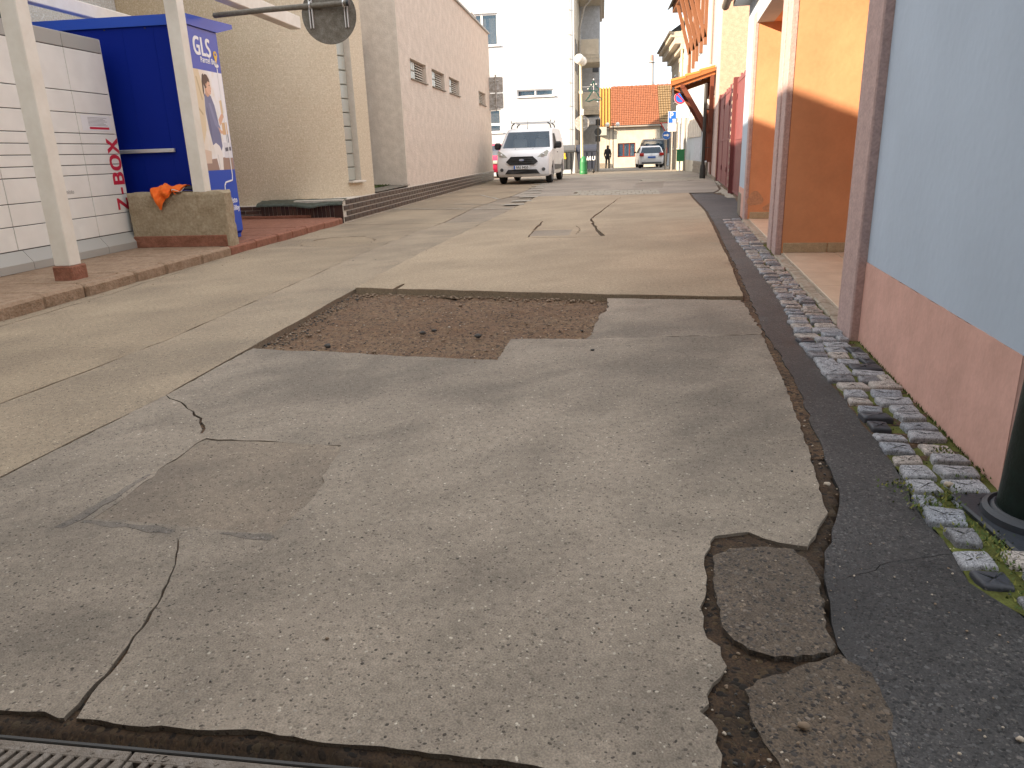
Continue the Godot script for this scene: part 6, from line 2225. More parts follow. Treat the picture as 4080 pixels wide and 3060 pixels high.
func plate_and_text(t: Node3D, words: String, y: float, z: float):
	var p := Node3D.new()
	p.name = uniq(t, "number_plate")
	t.add_child(p)
	put(p, "plate", boxm(Vector3(-0.26, y - 0.057, z - 0.02), Vector3(0.26, y + 0.057, z), 0.006), mats["sign_white"])
	put(p, "blue_field", boxm(Vector3(-0.262, y - 0.055, z - 0.01), Vector3(-0.215, y + 0.055, z + 0.002), 0.001), mats["sign_blue"])
	text(p, "plate_text", words, 0.078, mats["black_ink"], Transform3D(Basis.IDENTITY, Vector3(0.025, y, z + 0.002)), 0.003, 700, 0.95)

func small_car(t: Node3D, paint: Material):
	var sh := Shell.new()
	sh.hw = 0.84; sh.top = 1.46; sh.belt = 0.92; sh.roof_in = 0.22; sh.length = 3.97
	car_body(t, sh, [-0.05, 0.26, 0.0, 0.40, 0.0, 0.55, -0.06, 0.68, -0.2, 0.76, -0.95, 0.95, -1.72, 1.37, -2.1, 1.45, -2.9, 1.45, -3.42, 1.36, -3.80, 0.96, -3.90, 0.86, -3.96, 0.62, -3.95, 0.42, -3.88, 0.26], [-0.75, -3.2], 0.30, paint, [5, 9], 0.24)
	seats(t, -2.0, 0.98, 0.34)
	for sg in [-1.0, 1.0]:
		var sw := S()
		sw.set_smooth_group(0)
		side_patch(sw, sh, pv([-1.15, 0.98, -1.75, 1.32, -2.2, 1.38, -3.0, 1.37, -3.35, 1.2, -3.35, 1.0]), sg, 0.006, 0.2)
		sw.generate_normals()
		put(t, "side_window", sw, mats["locker_gap"])
		var tl := S()
		box(tl, Vector3(sg * 0.52, 0.80, -3.99), Vector3(sg * 0.80, 1.0, -3.70), 0.03)
		put(t, "tail_light", tl, mats["tail_red"])
		var hl := S()
		box(hl, Vector3(sg * 0.48, 0.60, -0.30), Vector3(sg * 0.78, 0.74, -0.03), 0.03)
		put(t, "headlight", hl, mats["glassblock"])
		var mi := S()
		box(mi, Vector3(sg * 0.84, 0.98, -1.35), Vector3(sg * 1.0, 1.10, -1.22), 0.03)
		put(t, "wing_mirror", mi, mats["plastic_black"])
	put(t, "rear_plate", boxm(Vector3(-0.26, 0.66, -4.01), Vector3(0.26, 0.77, -3.97), 0.004), mats["sign_blue"])
	put(t, "rear_bumper", boxm(Vector3(-0.66, 0.30, -3.99), Vector3(0.66, 0.40, -3.90), 0.02), mats["plastic_grey"])
	var em := S()
	var pts := []
	for k in 21:
		pts.append(Vector3(cos(TAU * k / 20.0) * 0.055, 0.885 + sin(TAU * k / 20.0) * 0.055, -3.94))
	tube(em, pts, 0.008, 6, false)
	bar(em, Vector3(-0.03, 0.93, -3.94), Vector3(0, 0.88, -3.94), 0.01, 0.01, 0.002)
	bar(em, Vector3(0.03, 0.93, -3.94), Vector3(0, 0.88, -3.94), 0.01, 0.01, 0.002)
	put(t, "round_emblem", em, mats["alu"])
	put(t, "lower_grille", boxm(Vector3(-0.5, 0.32, -0.06), Vector3(0.5, 0.46, -0.02), 0.02), mats["plastic_black"])

func brown_van():
	var t := thing("brown_passenger_van", "dark brown van parked beyond the small white car", "van", at(3.80, gy(-57.0), -57.6 - 4.6, 180.0))
	var sh := Shell.new()
	sh.hw = 0.96; sh.top = 2.0; sh.belt = 1.1; sh.roof_in = 0.16; sh.length = 4.6
	car_body(t, sh, [-0.06, 0.26, 0.0, 0.4, 0.0, 0.7, -0.1, 0.95, -0.6, 1.15, -0.9, 1.22, -1.6, 1.85, -1.9, 1.97, -3.0, 2.0, -4.3, 1.97, -4.5, 1.88, -4.58, 1.25, -4.6, 0.6, -4.54, 0.32], [-0.9, -3.7], 0.34, mats["paint_brown"], [5, 10], 0.28)
	seats(t, -2.0, 1.25, 0.4)
	for sg in [-1.0, 1.0]:
		var sw := S()
		sw.set_smooth_group(0)
		side_patch(sw, sh, pv([-1.2, 1.2, -1.7, 1.72, -4.3, 1.78, -4.35, 1.25]), sg, 0.006, 0.2)
		sw.generate_normals()
		put(t, "side_window", sw, mats["locker_gap"])
		put(t, "tail_light", boxm(Vector3(sg * 0.76, 0.95, -4.56), Vector3(sg * 0.90, 1.35, -4.42), 0.02), mats["tail_red"])
	for k in 2:
		put(t, "roof_stud", boxm(Vector3(-0.1 + k * 0.15, 1.99, -4.2), Vector3(-0.05 + k * 0.15, 2.05, -4.1), 0.01), mats["plastic_black"])

# ---------- people ----------
# smooth union of tapered bones meshed as surface nets
func nets(bones: Array, cell: float, k: float) -> ArrayMesh:
	var lo := Vector3.ONE * 1e9
	var hi := -lo
	for b in bones:
		for e in [[b[0], b[2]], [b[1], b[3]]]:
			lo = lo.min(e[0] - Vector3.ONE * (e[1] + cell * 2)); hi = hi.max(e[0] + Vector3.ONE * (e[1] + cell * 2))
	var n := Vector3i(((hi - lo) / cell).ceil()) + Vector3i.ONE
	var f := PackedFloat32Array()
	f.resize(n.x * n.y * n.z)
	f.fill(1.0)
	for b in bones:
		var a: Vector3 = b[0]
		var d: Vector3 = b[1] - b[0]
		var l2: float = max(d.length_squared(), 1e-9)
		var pad: float = max(b[2], b[3]) + cell * 3
		var blo := Vector3i(((a.min(b[1]) - Vector3.ONE * pad - lo) / cell).floor()).clamp(Vector3i.ZERO, n - Vector3i.ONE)
		var bhi := Vector3i(((a.max(b[1]) + Vector3.ONE * pad - lo) / cell).ceil()).clamp(Vector3i.ZERO, n - Vector3i.ONE)
		for z in range(blo.z, bhi.z + 1):
			for y in range(blo.y, bhi.y + 1):
				for x in range(blo.x, bhi.x + 1):
					var p := lo + Vector3(x, y, z) * cell
					var t: float = clamp((p - a).dot(d) / l2, 0.0, 1.0)
					var v: float = (p - a - d * t).length() - lerp(b[2], b[3], t)
					var i := (z * n.y + y) * n.x + x
					var h: float = max(k - abs(f[i] - v), 0.0) / k
					f[i] = min(f[i], v) - h * h * k * 0.25
	var st := S()
	var vid := {}
	var vs := []
	for z in n.z - 1:
		for y in n.y - 1:
			for x in n.x - 1:
				var s := Vector3.ZERO
				var c := 0
				for e in [[0, 0, 0, 1, 0, 0], [0, 1, 0, 1, 1, 0], [0, 0, 1, 1, 0, 1], [0, 1, 1, 1, 1, 1], [0, 0, 0, 0, 1, 0], [1, 0, 0, 1, 1, 0], [0, 0, 1, 0, 1, 1], [1, 0, 1, 1, 1, 1], [0, 0, 0, 0, 0, 1], [1, 0, 0, 1, 0, 1], [0, 1, 0, 0, 1, 1], [1, 1, 0, 1, 1, 1]]:
					var fa := f[((z + e[2]) * n.y + y + e[1]) * n.x + x + e[0]]
					var fb := f[((z + e[5]) * n.y + y + e[4]) * n.x + x + e[3]]
					if (fa < 0.0) != (fb < 0.0):
						s += Vector3(e[0], e[1], e[2]).lerp(Vector3(e[3], e[4], e[5]), fa / (fa - fb))
						c += 1
				if c > 0:
					vid[Vector3i(x, y, z)] = vs.size()
					vs.append(lo + (Vector3(x, y, z) + s / c) * cell)
	st.set_smooth_group(0)
	for key in vid:
		var q: Vector3i = key
		for ax in 3:
			var u := Vector3i.ZERO
			var v := Vector3i.ZERO
			var w := Vector3i.ZERO
			w[ax] = 1; u[(ax + 1) % 3] = 1; v[(ax + 2) % 3] = 1
			var fa := f[(q.z * n.y + q.y) * n.x + q.x]
			var e := q + w
			var fb := f[(e.z * n.y + e.y) * n.x + e.x]
			if (fa < 0.0) == (fb < 0.0) or not (vid.has(q - u) and vid.has(q - v) and vid.has(q - u - v)):
				continue
			var p := [vs[vid[q]], vs[vid[q - u]], vs[vid[q - u - v]], vs[vid[q - v]]]
			for j in ([0, 2, 1, 0, 3, 2] if fa < 0.0 else [0, 1, 2, 0, 2, 3]):
				st.add_vertex(p[j])
	st.generate_normals()
	return st.commit()

func person():
	var t := thing("person", "person in black jacket and dark trousers walking away at the end of the street", "person", at(0.40, gy(-59.0), -59.0, 170.0))
	var V := func(x: float, y: float, z: float) -> Vector3: return Vector3(x, y, z)
	var b := [
		[V.call(0, 0.86, 0), V.call(0, 1.02, 0.01), 0.14, 0.135], [V.call(0, 1.02, 0.01), V.call(0, 1.28, 0.0), 0.135, 0.155],
		[V.call(-0.12, 1.34, 0), V.call(0.12, 1.34, 0), 0.095, 0.095], [V.call(0, 1.36, 0), V.call(0, 1.47, 0.02), 0.06, 0.055],
		[V.call(0, 1.53, 0.02), V.call(0, 1.58, 0.03), 0.088, 0.092],
		[V.call(-0.09, 0.84, 0), V.call(-0.10, 0.47, 0.07), 0.095, 0.068], [V.call(-0.10, 0.47, 0.07), V.call(-0.10, 0.10, 0.0), 0.066, 0.048], [V.call(-0.10, 0.06, -0.02), V.call(-0.11, 0.04, 0.15), 0.045, 0.035],
		[V.call(0.09, 0.84, 0), V.call(0.10, 0.47, -0.03), 0.095, 0.068], [V.call(0.10, 0.47, -0.03), V.call(0.10, 0.12, -0.16), 0.066, 0.048], [V.call(0.10, 0.08, -0.18), V.call(0.11, 0.04, -0.03), 0.045, 0.035],
		[V.call(-0.17, 1.33, 0), V.call(-0.24, 1.07, -0.02), 0.068, 0.054], [V.call(-0.24, 1.07, -0.02), V.call(-0.22, 0.86, 0.10), 0.052, 0.042],
		[V.call(0.17, 1.33, 0), V.call(0.24, 1.07, -0.02), 0.068, 0.054], [V.call(0.24, 1.07, -0.02), V.call(0.22, 0.86, 0.08), 0.052, 0.042]]
	put(t, "body", nets(b, 0.022, 0.05), mats["clothes_black"])
	var h := [[V.call(0, 1.56, 0.0), V.call(0, 1.62, 0.01), 0.09, 0.085], [V.call(0, 1.50, -0.05), V.call(0, 1.58, -0.03), 0.05, 0.07]]
	put(t, "hair", nets(h, 0.016, 0.03), mats["hair"])
	for sg in [-1.0, 1.0]:
		var hd := [[V.call(sg * 0.22, 0.84, 0.10), V.call(sg * 0.215, 0.77, 0.12), 0.030, 0.028]]
		for k in 4:
			hd.append([V.call(sg * 0.215, 0.775, 0.10 + k * 0.014), V.call(sg * (0.205 + 0.002 * k), 0.70 + 0.006 * abs(k - 1.5), 0.115 + k * 0.013), 0.009, 0.008])
		hd.append([V.call(sg * 0.21, 0.81, 0.14), V.call(sg * 0.195, 0.755, 0.165), 0.010, 0.008])
		put(t, "hand", nets(hd, 0.006, 0.008), mats["skin"])

# ---------- street furniture ----------
func globe_lamp():
	var t := thing("globe_street_lamp", "cream street lamp with white globes, green foot and wire tree ornament near the bins", "street lamp", at(-0.92, 0, -35.4))
	var st := S()
	tube(st, [Vector3(0.02, 0.0, 0), Vector3(0.0, 1.2, 0), Vector3(-0.05, 4.65, 0)], [0.075, 0.065, 0.05], 14)
	put(t, "pole", st, mats["pipe_cream"])
	var gl := S()
	ball(gl, Vector3(-0.1, 4.86, 0.12), 0.21, 24)
	put(t, "globe", gl, mats["globe"])
	var g2 := S()
	ball(g2, Vector3(0.02, 4.80, -0.25), 0.20, 24)
	put(t, "globe", g2, mats["globe"])
	var ar := S()
	tube(ar, [Vector3(-0.08, 4.66, 0.14), Vector3(-0.05, 4.60, 0.0), Vector3(0.0, 4.62, -0.24)], 0.025, 8)
	put(t, "lamp_arm", ar, mats["pipe_cream"])
	var ft := S()
	lathe(ft, [[0.17, 0.0], [0.18, 0.08], [0.17, 0.14], [0.165, 0.5], [0.13, 0.68], [0.08, 0.78], [0.0, 0.79]], 18, at(0.07, 0, 0.03))
	put(t, "green_foot", ft, mats["plastic_green"])
	for y in [0.16, 0.5]:
		var rb := S()
		tube(rb, [Vector3(0.07, y, 0.03), Vector3(0.07, y + 0.03, 0.03)], 0.178, 18)
		put(t, "foot_ring", rb, mats["plastic_green"])
	var bx := S()
	tube(bx, [Vector3(-0.04, 3.5, 0.08), Vector3(-0.04, 3.5, 0.13)], 0.09, 16)
	put(t, "clamp_plate", bx, mats["pipe_cream"])
	put(t, "meter_box", boxm(Vector3(-0.07, 2.53, 0.05), Vector3(0.09, 2.80, 0.16), 0.02), mats["sign_white"])
	put(t, "sticker", boxm(Vector3(-0.03, 2.60, 0.161), Vector3(0.05, 2.63, 0.163), 0.0005), mats["grey_ink"])
	# ornament
	var o := Node3D.new()
	o.name = uniq(t, "tree_ornament")
	t.add_child(o)
	var pts := []
	for q in [[465, 400], [430, 470], [400, 503], [425, 522], [450, 520], [405, 590], [365, 635], [410, 640], [470, 620], [520, 632], [575, 625], [530, 580], [500, 525], [520, 520], [535, 505], [490, 465], [465, 400]]:
		pts.append(Vector3(0.92 - 0.385 + (q[0] - 470) * 0.0035, 3.13 + (635 - q[1]) * 0.0035, 0.0))
	var og := S()
	tube(og, pts, 0.028, 8, false)
	put(o, "garland", og, mats["garland"])
	var mid := S()
	tube(mid, [pts[2], Vector3(0.52, 3.55, 0.0), pts[13]], 0.024, 8)
	put(o, "garland", mid, mats["garland"])
	var rod := S()
	tube(rod, [Vector3(0.0, 3.72, 0), Vector3(0.52, 3.72, 0)], 0.012, 6)
	tube(rod, [Vector3(0.53, 3.95, 0), Vector3(0.53, 3.45, 0)], 0.012, 6)
	put(o, "support_rod", rod, mats["alu"])
	for q in [[468, 383], [438, 445], [500, 440], [398, 492], [518, 648]]:
		var bl := S()
		ball(bl, Vector3(0.92 - 0.385 + (q[0] - 470) * 0.0035, 3.13 + (635 - q[1]) * 0.0035, 0.02), 0.03, 10)
		put(o, "bulb", bl, mats["globe"])

func disc_sign(parent: Node3D, c: Vector3, r: float, back: bool, m: Material):
	var st := S()
	plate(st, disc_poly(r, 36), 0.012, Transform3D(Basis.IDENTITY, c))
	put(parent, "sign_back" if back else "sign_disc", st, m)

func signs():
	var a := thing("round_sign_back", "pale grey back of a round sign on the globe lamp post", "road sign", at(-0.92, 2.21, -35.52))
	disc_sign(a, Vector3(0, 0, 0), 0.33, true, mats["galv"])
	for k in 2:
		put(a, "fixing_bracket", boxm(Vector3(-0.05, -0.22 + k * 0.38, 0.012), Vector3(0.14, -0.17 + k * 0.38, 0.06), 0.004), mats["alu"])
	var f := S()
	plate(f, disc_poly(0.32, 36), 0.003, Transform3D(Basis.IDENTITY, Vector3(0, 0, -0.004)))
	put(a, "sign_face", f, mats["sign_red"])
	# two square backs at the end of the long house
	var b := thing("pair_of_square_sign_backs", "two grey square sign backs one above the other at the end of the long house", "road sign", at(-4.09, 0, -30.4))
	for y in [3.56, 2.975]:
		var st := S()
		plate(st, round_rect(0.54, 0.56, 0.05, Vector2(0, y)), 0.01, Transform3D(Basis.IDENTITY, Vector3(0, 0, -0.06)))
		put(b, "sign_back", st, mats["galv"])
		for dy in [-0.15, 0.15]:
			put(b, "fixing_bracket", boxm(Vector3(-0.11, y + dy - 0.015, -0.05), Vector3(0.11, y + dy + 0.015, -0.02), 0.004), mats["alu"])
	var pl := S()
	tube(pl, [Vector3(0, 2.62, 0), Vector3(0, 3.92, 0)], 0.03, 10)
	tube(pl, [Vector3(0.03, 2.66, 0), Vector3(-0.35, 2.66, 0)], 0.03, 10)
	put(b, "bracket_pole", pl, mats["galv"])
	# no parking sign
	var n := thing("no_parking_sign", "round blue and red no parking sign with white text panel on a white pole", "road sign", at(3.52, 0, -36.3))
	var po := S()
	tube(po, [Vector3(0.02, -0.1, 0), Vector3(-0.02, 3.45, 0)], 0.04, 12)
	put(n, "pole", po, mats["sign_white"])
	for d in [[0.275, 0.05, "sign_white"], [0.265, 0.063, "sign_red"], [0.20, 0.070, "sign_blue"]]:
		var st := S()
		plate(st, disc_poly(d[0], 40), 0.006, Transform3D(Basis.IDENTITY, Vector3(-0.05, 3.16, d[1])))
		put(n, "sign_disc", st, mats[d[2]])
	var bar_ := S()
	box(bar_, Vector3(-0.21, -0.028, 0.0), Vector3(0.21, 0.028, 0.004), 0.001, Transform3D(Basis(Vector3.BACK, -PI / 4), Vector3(-0.05, 3.16, 0.0765)))
	put(n, "red_bar", bar_, mats["sign_red"])
	var tp := S()
	plate(tp, round_rect(0.52, 0.54, 0.04), 0.01, Transform3D(Basis.IDENTITY, Vector3(0.05, 2.58, 0.05)))
	put(n, "text_panel", tp, mats["sign_white"])
	var wd := ["POŽÁRNÍ", "NÁSTUPNÍ", "PLOCHA"]
	for k in 3:
		text(n, "panel_text", wd[k], 0.075, mats["galv"], at(0.05, 2.72 - k * 0.14, 0.062), 0.003)
	# parking sign
	var p := thing("parking_sign", "square blue parking sign with white text panel on a grey post", "road sign", at(3.58, gy(-41.0), -41.0))
	var pp := S()
	tube(pp, [Vector3(0, -0.1, 0), Vector3(0, 2.85, 0)], 0.035, 10)
	put(p, "pole", pp, mats["galv"])
	put(p, "blue_plate", boxm(Vector3(-0.22, 2.34, 0.045), Vector3(0.17, 2.88, 0.055), 0.003), mats["sign_blue"])
	put(p, "white_edge", boxm(Vector3(-0.24, 2.32, 0.035), Vector3(0.19, 2.90, 0.0445), 0.003), mats["sign_white"])
	text(p, "letter", "P", 0.27, mats["sign_white"], at(-0.08, 2.70, 0.057), 0.004, 600)
	put(p, "white_field", boxm(Vector3(-0.01, 2.36, 0.056), Vector3(0.15, 2.52, 0.059), 0.001), mats["sign_white"])
	text(p, "small_text", "e.s", 0.1, mats["sign_blue"], at(0.07, 2.44, 0.06), 0.002)
	put(p, "text_panel", boxm(Vector3(-0.24, 1.92, 0.04), Vector3(0.19, 2.30, 0.05), 0.003), mats["sign_white"])
	for k in 4:
		put(p, "print_line", boxm(Vector3(-0.18, 2.0 + k * 0.07, 0.0502), Vector3(0.13, 2.02 + k * 0.07, 0.0515), 0.0), mats["galv"])
	# arrow
	var r := thing("blue_arrow_sign", "round blue road sign with a white arrow pointing right", "road sign", at(3.52, gy(-44.0), -44.0))
	var rp := S()
	tube(rp, [Vector3(0, -0.1, 0), Vector3(0, 2.1, 0)], 0.03, 10)
	put(r, "pole", rp, mats["galv"])
	disc_sign(r, Vector3(0, 1.83, 0.035), 0.23, false, mats["sign_white"])
	disc_sign(r, Vector3(0, 1.83, 0.05), 0.218, false, mats["sign_blue"])
	var aw := S()
	plate(aw, pv([-0.15, -0.035, 0.03, -0.035, 0.03, -0.09, 0.16, 0.0, 0.03, 0.09, 0.03, 0.035, -0.15, 0.035]), 0.006, at(0, 1.83, 0.063))
	put(r, "white_arrow", aw, mats["sign_white"])
	# give way
	var y := thing("give_way_sign", "red bordered white give way triangle pointing down above the brown van", "road sign", at(3.68, gy(-46.5), -46.5))
	var yp := S()
	tube(yp, [Vector3(0, -0.1, -0.02), Vector3(0, 2.7, -0.02)], 0.03, 10)
	put(y, "pole", yp, mats["galv"])
	for d in [[1.0, 0.012, "sign_red"], [0.72, 0.025, "sign_white"]]:
		var st := S()
		plate(st, pv([-0.36 * d[0], 0.20 * d[0], 0.36 * d[0], 0.20 * d[0], 0.0, -0.40 * d[0]]), 0.008, at(0, 2.42, d[1]))
		put(y, "triangle", st, mats[d[2]])
	# dark stack of sign backs
	var k2 := thing("dark_sign_column", "dark backs of a square, round and rectangular sign on one post by the balconies", "road sign", at(-0.25, gy(-44.0), -44.0))
	var kp := S()
	tube(kp, [Vector3(0, -0.1, 0), Vector3(0, 2.85, 0)], 0.03, 10)
	put(k2, "pole", kp, mats["galv_dark"])
	put(k2, "sign_back", boxm(Vector3(-0.13, 2.5, -0.06), Vector3(0.13, 2.8, -0.04), 0.01), mats["plastic_black"])
	disc_sign(k2, Vector3(0, 2.14, -0.06), 0.2, true, mats["plastic_darkgrey"])
	put(k2, "sign_back", boxm(Vector3(-0.14, 1.62, -0.06), Vector3(0.14, 1.92, -0.04), 0.01), mats["plastic_darkgrey"])
	# far lamp
	var l := thing("twin_globe_lamp", "thin dark street lamp with two white globes and bell ornament before the red roofed house", "street lamp", at(0.80, gy(-60.0), -60.0))
	var ls := S()
	tube(ls, [Vector3(0.03, -0.1, 0), Vector3(0, 3.3, 0)], 0.035, 8)
	tube(ls, [Vector3(-0.42, 3.02, 0), Vector3(-0.3, 3.25, 0), Vector3(0.25, 3.25, 0), Vector3(0.34, 3.05, 0)], 0.018, 6)
	put(l, "pole", ls, mats["plastic_black"])
	for x in [-0.42, 0.34]:
		var gb := S()
		ball(gb, Vector3(x, 3.20, 0.05), 0.155, 18)
		put(l, "globe", gb, mats["globe"])
	var bell := S()
	var bp := []
	for q in [[0.0, 0.2], [0.05, 0.12], [0.05, 0.02], [0.11, -0.14], [0.13, -0.2], [0.06, -0.22], [0, -0.19], [-0.06, -0.22], [-0.13, -0.2], [-0.11, -0.14], [-0.05, 0.02], [-0.05, 0.12], [0.0, 0.2]]:
		bp.append(Vector3(0.24 + q[0], 2.72 + q[1], 0.0))
	tube(bell, bp, 0.014, 6, false)
	put(l, "bell_ornament", bell, mats["garland"])
	# litter bin on the no parking pole
	var lb := thing("green_litter_bin", "small green litter bin hung on the white sign pole", "litter bin", at(3.55, 0.42, -36.18))
	var bs := S()
	plate(bs, round_rect(0.33, 0.5, 0.04, Vector2(0, 0.25)), 0.22, Transform3D(Basis.IDENTITY, Vector3(0, 0, -0.06)))
	put(lb, "bin_body", bs, mats["plastic_green"])
	put(lb, "bin_rim", boxm(Vector3(-0.18, 0.47, -0.075), Vector3(0.18, 0.53, 0.175), 0.015), mats["plastic_green"])
	for k in 5:
		put(lb, "bin_rib", boxm(Vector3(-0.14 + k * 0.062, 0.06, 0.161), Vector3(-0.12 + k * 0.062, 0.44, 0.168), 0.003), mats["plastic_green"])

func container(t: Node3D, m: Material, lid_m: Material, w: float, words: String):
	var st := S()
	# tapered tub
	var a := [Vector3(-w * 0.40, 0.2, -0.38), Vector3(w * 0.40, 0.2, -0.38), Vector3(w * 0.40, 0.2, 0.38), Vector3(-w * 0.40, 0.2, 0.38)]
	var b := [Vector3(-w / 2, 1.02, -0.5), Vector3(w / 2, 1.02, -0.5), Vector3(w / 2, 1.02, 0.5), Vector3(-w / 2, 1.02, 0.5)]
	for k in 4:
		var l := (k + 1) % 4
		quad(st, a[k], a[l], b[l], b[k], (a[k] + a[l]) * Vector3(1, 0, 1))
	quad(st, a[0], a[1], a[2], a[3], Vector3.DOWN)
	put(t, "tub", st, m)
	put(t, "rim", boxm(Vector3(-w / 2 - 0.03, 0.97, -0.53), Vector3(w / 2 + 0.03, 1.06, 0.53), 0.02), m)
	for x in [-0.25, 0.0, 0.25]:
		var rb := S()
		bar(rb, Vector3(x * w, 0.24, 0.40), Vector3(x * w, 0.96, 0.505), 0.05, 0.03, 0.008)
		put(t, "tub_rib", rb, m)
	var ld := S()
	ld.set_smooth_group(0)
	for i in 12:
		for sg in [0]:
			var a0 := PI * i / 12.0
			var a1 := PI * (i + 1) / 12.0
			var q := [Vector3(-w / 2 - 0.02, 1.06 + 0.24 * sin(a0), 0.52 * cos(a0)), Vector3(w / 2 + 0.02, 1.06 + 0.24 * sin(a0), 0.52 * cos(a0)), Vector3(w / 2 + 0.02, 1.06 + 0.24 * sin(a1), 0.52 * cos(a1)), Vector3(-w / 2 - 0.02, 1.06 + 0.24 * sin(a1), 0.52 * cos(a1))]
			for j in [0, 2, 1, 0, 3, 2]:
				ld.add_vertex(q[j])
	ld.generate_normals()
	put(t, "lid", ld, lid_m)
	for sg in [-1.0, 1.0]:
		var lp := PackedVector2Array()
		for i in 13:
			lp.append(Vector2(0.52 * cos(PI * i / 12.0), 1.06 + 0.24 * sin(PI * i / 12.0)))
		var le := S()
		plate(le, lp, 0.012, Transform3D(Basis(Vector3.UP, PI / 2), Vector3(sg * (w / 2 + 0.012) - 0.006, 0, 0)))
		put(t, "lid_side", le, lid_m)
		put(t, "trunnion", boxm(Vector3(sg * (w / 2 + 0.03), 0.95, -0.03), Vector3(sg * (w / 2 + 0.10), 1.01, 0.03), 0.01), mats["galv"])
		for z in [-0.3, 0.3]:
			var c := Node3D.new()
			c.name = uniq(t, "castor")
			t.add_child(c)
			var wh := S()
			lathe(wh, [[0.0, 0.025], [0.08, 0.025], [0.1, 0.015], [0.1, -0.015], [0.08, -0.025], [0.0, -0.025]], 18, Transform3D(Basis(Vector3.BACK, PI / 2), Vector3(sg * w * 0.34, 0.1, z)))
			put(c, "castor_wheel", wh, mats["tyre"])
			var fk := S()
			box(fk, Vector3(sg * w * 0.34 - 0.04, 0.1, z - 0.02), Vector3(sg * w * 0.34 + 0.04, 0.2, z + 0.02), 0.005)
			put(c, "castor_fork", fk, mats["galv"])
	if words != "":
		text(t, "painted_letters", words, 0.2, mats["sign_white"], Transform3D(Basis(Vector3.RIGHT, deg_to_rad(-8)), Vector3(0.22, 0.68, 0.475)), 0.004, 700)

func build_street_things():
	white_van()
	var c1 := thing("white_hatchback", "small white hatchback with red tail lights parked at the far end", "car", at(3.18, gy(-53.0), -53.2 - 3.97, 182.0))
	small_car(c1, mats["paint_white"])
	brown_van()
	var c2 := thing("pink_red_car", "bright pinkish red car half hidden behind the white van", "car", at(-5.25, 0.0, -33.0, 0.0))
	small_car(c2, mats["paint_pink"])
	person()
	globe_lamp()
	signs()
	var b1 := thing("grey_waste_container", "dark grey wheeled waste container with pale sticker behind the white van", "waste container", at(-1.72, 0, -36.6, 3.0))
	container(b1, mats["plastic_darkgrey"], mats["plastic_grey"], 0.82, "")
	put(b1, "sticker", boxm(Vector3(-0.12, 0.68, 0.485), Vector3(0.02, 0.95, 0.5), 0.003), mats["yellow_ink"])
	var b2 := thing("navy_waste_container", "dark navy wheeled waste container with white painted letters beside the globe lamp", "waste container", at(-0.72, 0, -36.7, -3.0))
	container(b2, mats["plastic_navy"], mats["plastic_navy"], 0.92, "MÚ")
	for k in [[-0.18, -36.2], [-2.2, -37.6]]:
		pass
	# lamp post at the right edge of the picture
	var t := thing("dark_lamp_post", "dark green lamp post with rubber base plate at the right edge", "lamp post", at(1.235, 0, -2.05, 4.0))
	var st := S()
	lathe(st, [[0.108, 0.02], [0.104, 0.12], [0.092, 0.45], [0.08, 0.8], [0.066, 1.2], [0.055, 1.7], [0.05, 3.4], [0.0, 3.41]], 32)
	put(t, "pole", st, mats["lamp_green"])
	put(t, "base_plate", boxm(Vector3(-0.165, -0.01, -0.165), Vector3(0.19, 0.012, 0.185), 0.006), mats["rubber"])
	var rg := S()
	lathe(rg, [[0.145, 0.012], [0.142, 0.03], [0.128, 0.038], [0.122, 0.03], [0.112, 0.04], [0.106, 0.038]], 36)
	put(t, "base_ring", rg, mats["rubber"])
	var lg := S()
	ball(lg, Vector3(0, 3.55, 0), 0.2, 20)
	put(t, "globe", lg, mats["globe"])

# ---------- small things ----------
func pebble(r: float, sd: int) -> ArrayMesh:
	var g := RandomNumberGenerator.new()
	g.seed = sd
	var st := S()
	st.set_smooth_group(0)
	var n := 8
	var m := 5
	var p := []
	for i in m + 1:
		var row := []
		for k in n:
			var a := PI * i / m
			var b := TAU * k / n
			var q := Vector3(sin(a) * cos(b), cos(a) * 0.65, sin(a) * sin(b) * 0.8) * r * (1.0 if i in [0, m] else g.randf_range(0.82, 1.15))
			row.append(q)
		p.append(row)
	for i in m:
		for k in n:
			var l := (k + 1) % n
			for v in [p[i][k], p[i][l], p[i + 1][l], p[i][k], p[i + 1][l], p[i + 1][k]]:
				st.add_vertex(v)
	st.generate_normals()
	return st.commit()

func scatter(called: String, m: Material, shapes: Array, spots: Array, label: String, category: String):
	var st := S()
	for s in spots:
		var b := Basis(Vector3.UP, rng.randf() * TAU).scaled(Vector3(1, rng.randf_range(0.6, 1.0), 1) * s[3])
		st.append_from(shapes[rng.randi() % shapes.size()], 0, Transform3D(b, Vector3(s[0], s[1] + 0.2 * s[3] * 0.01, s[2])))
	var o := put(self, called, st, m)
	o.set_meta("kind", "stuff"); o.set_meta("label", label); o.set_meta("category", category)

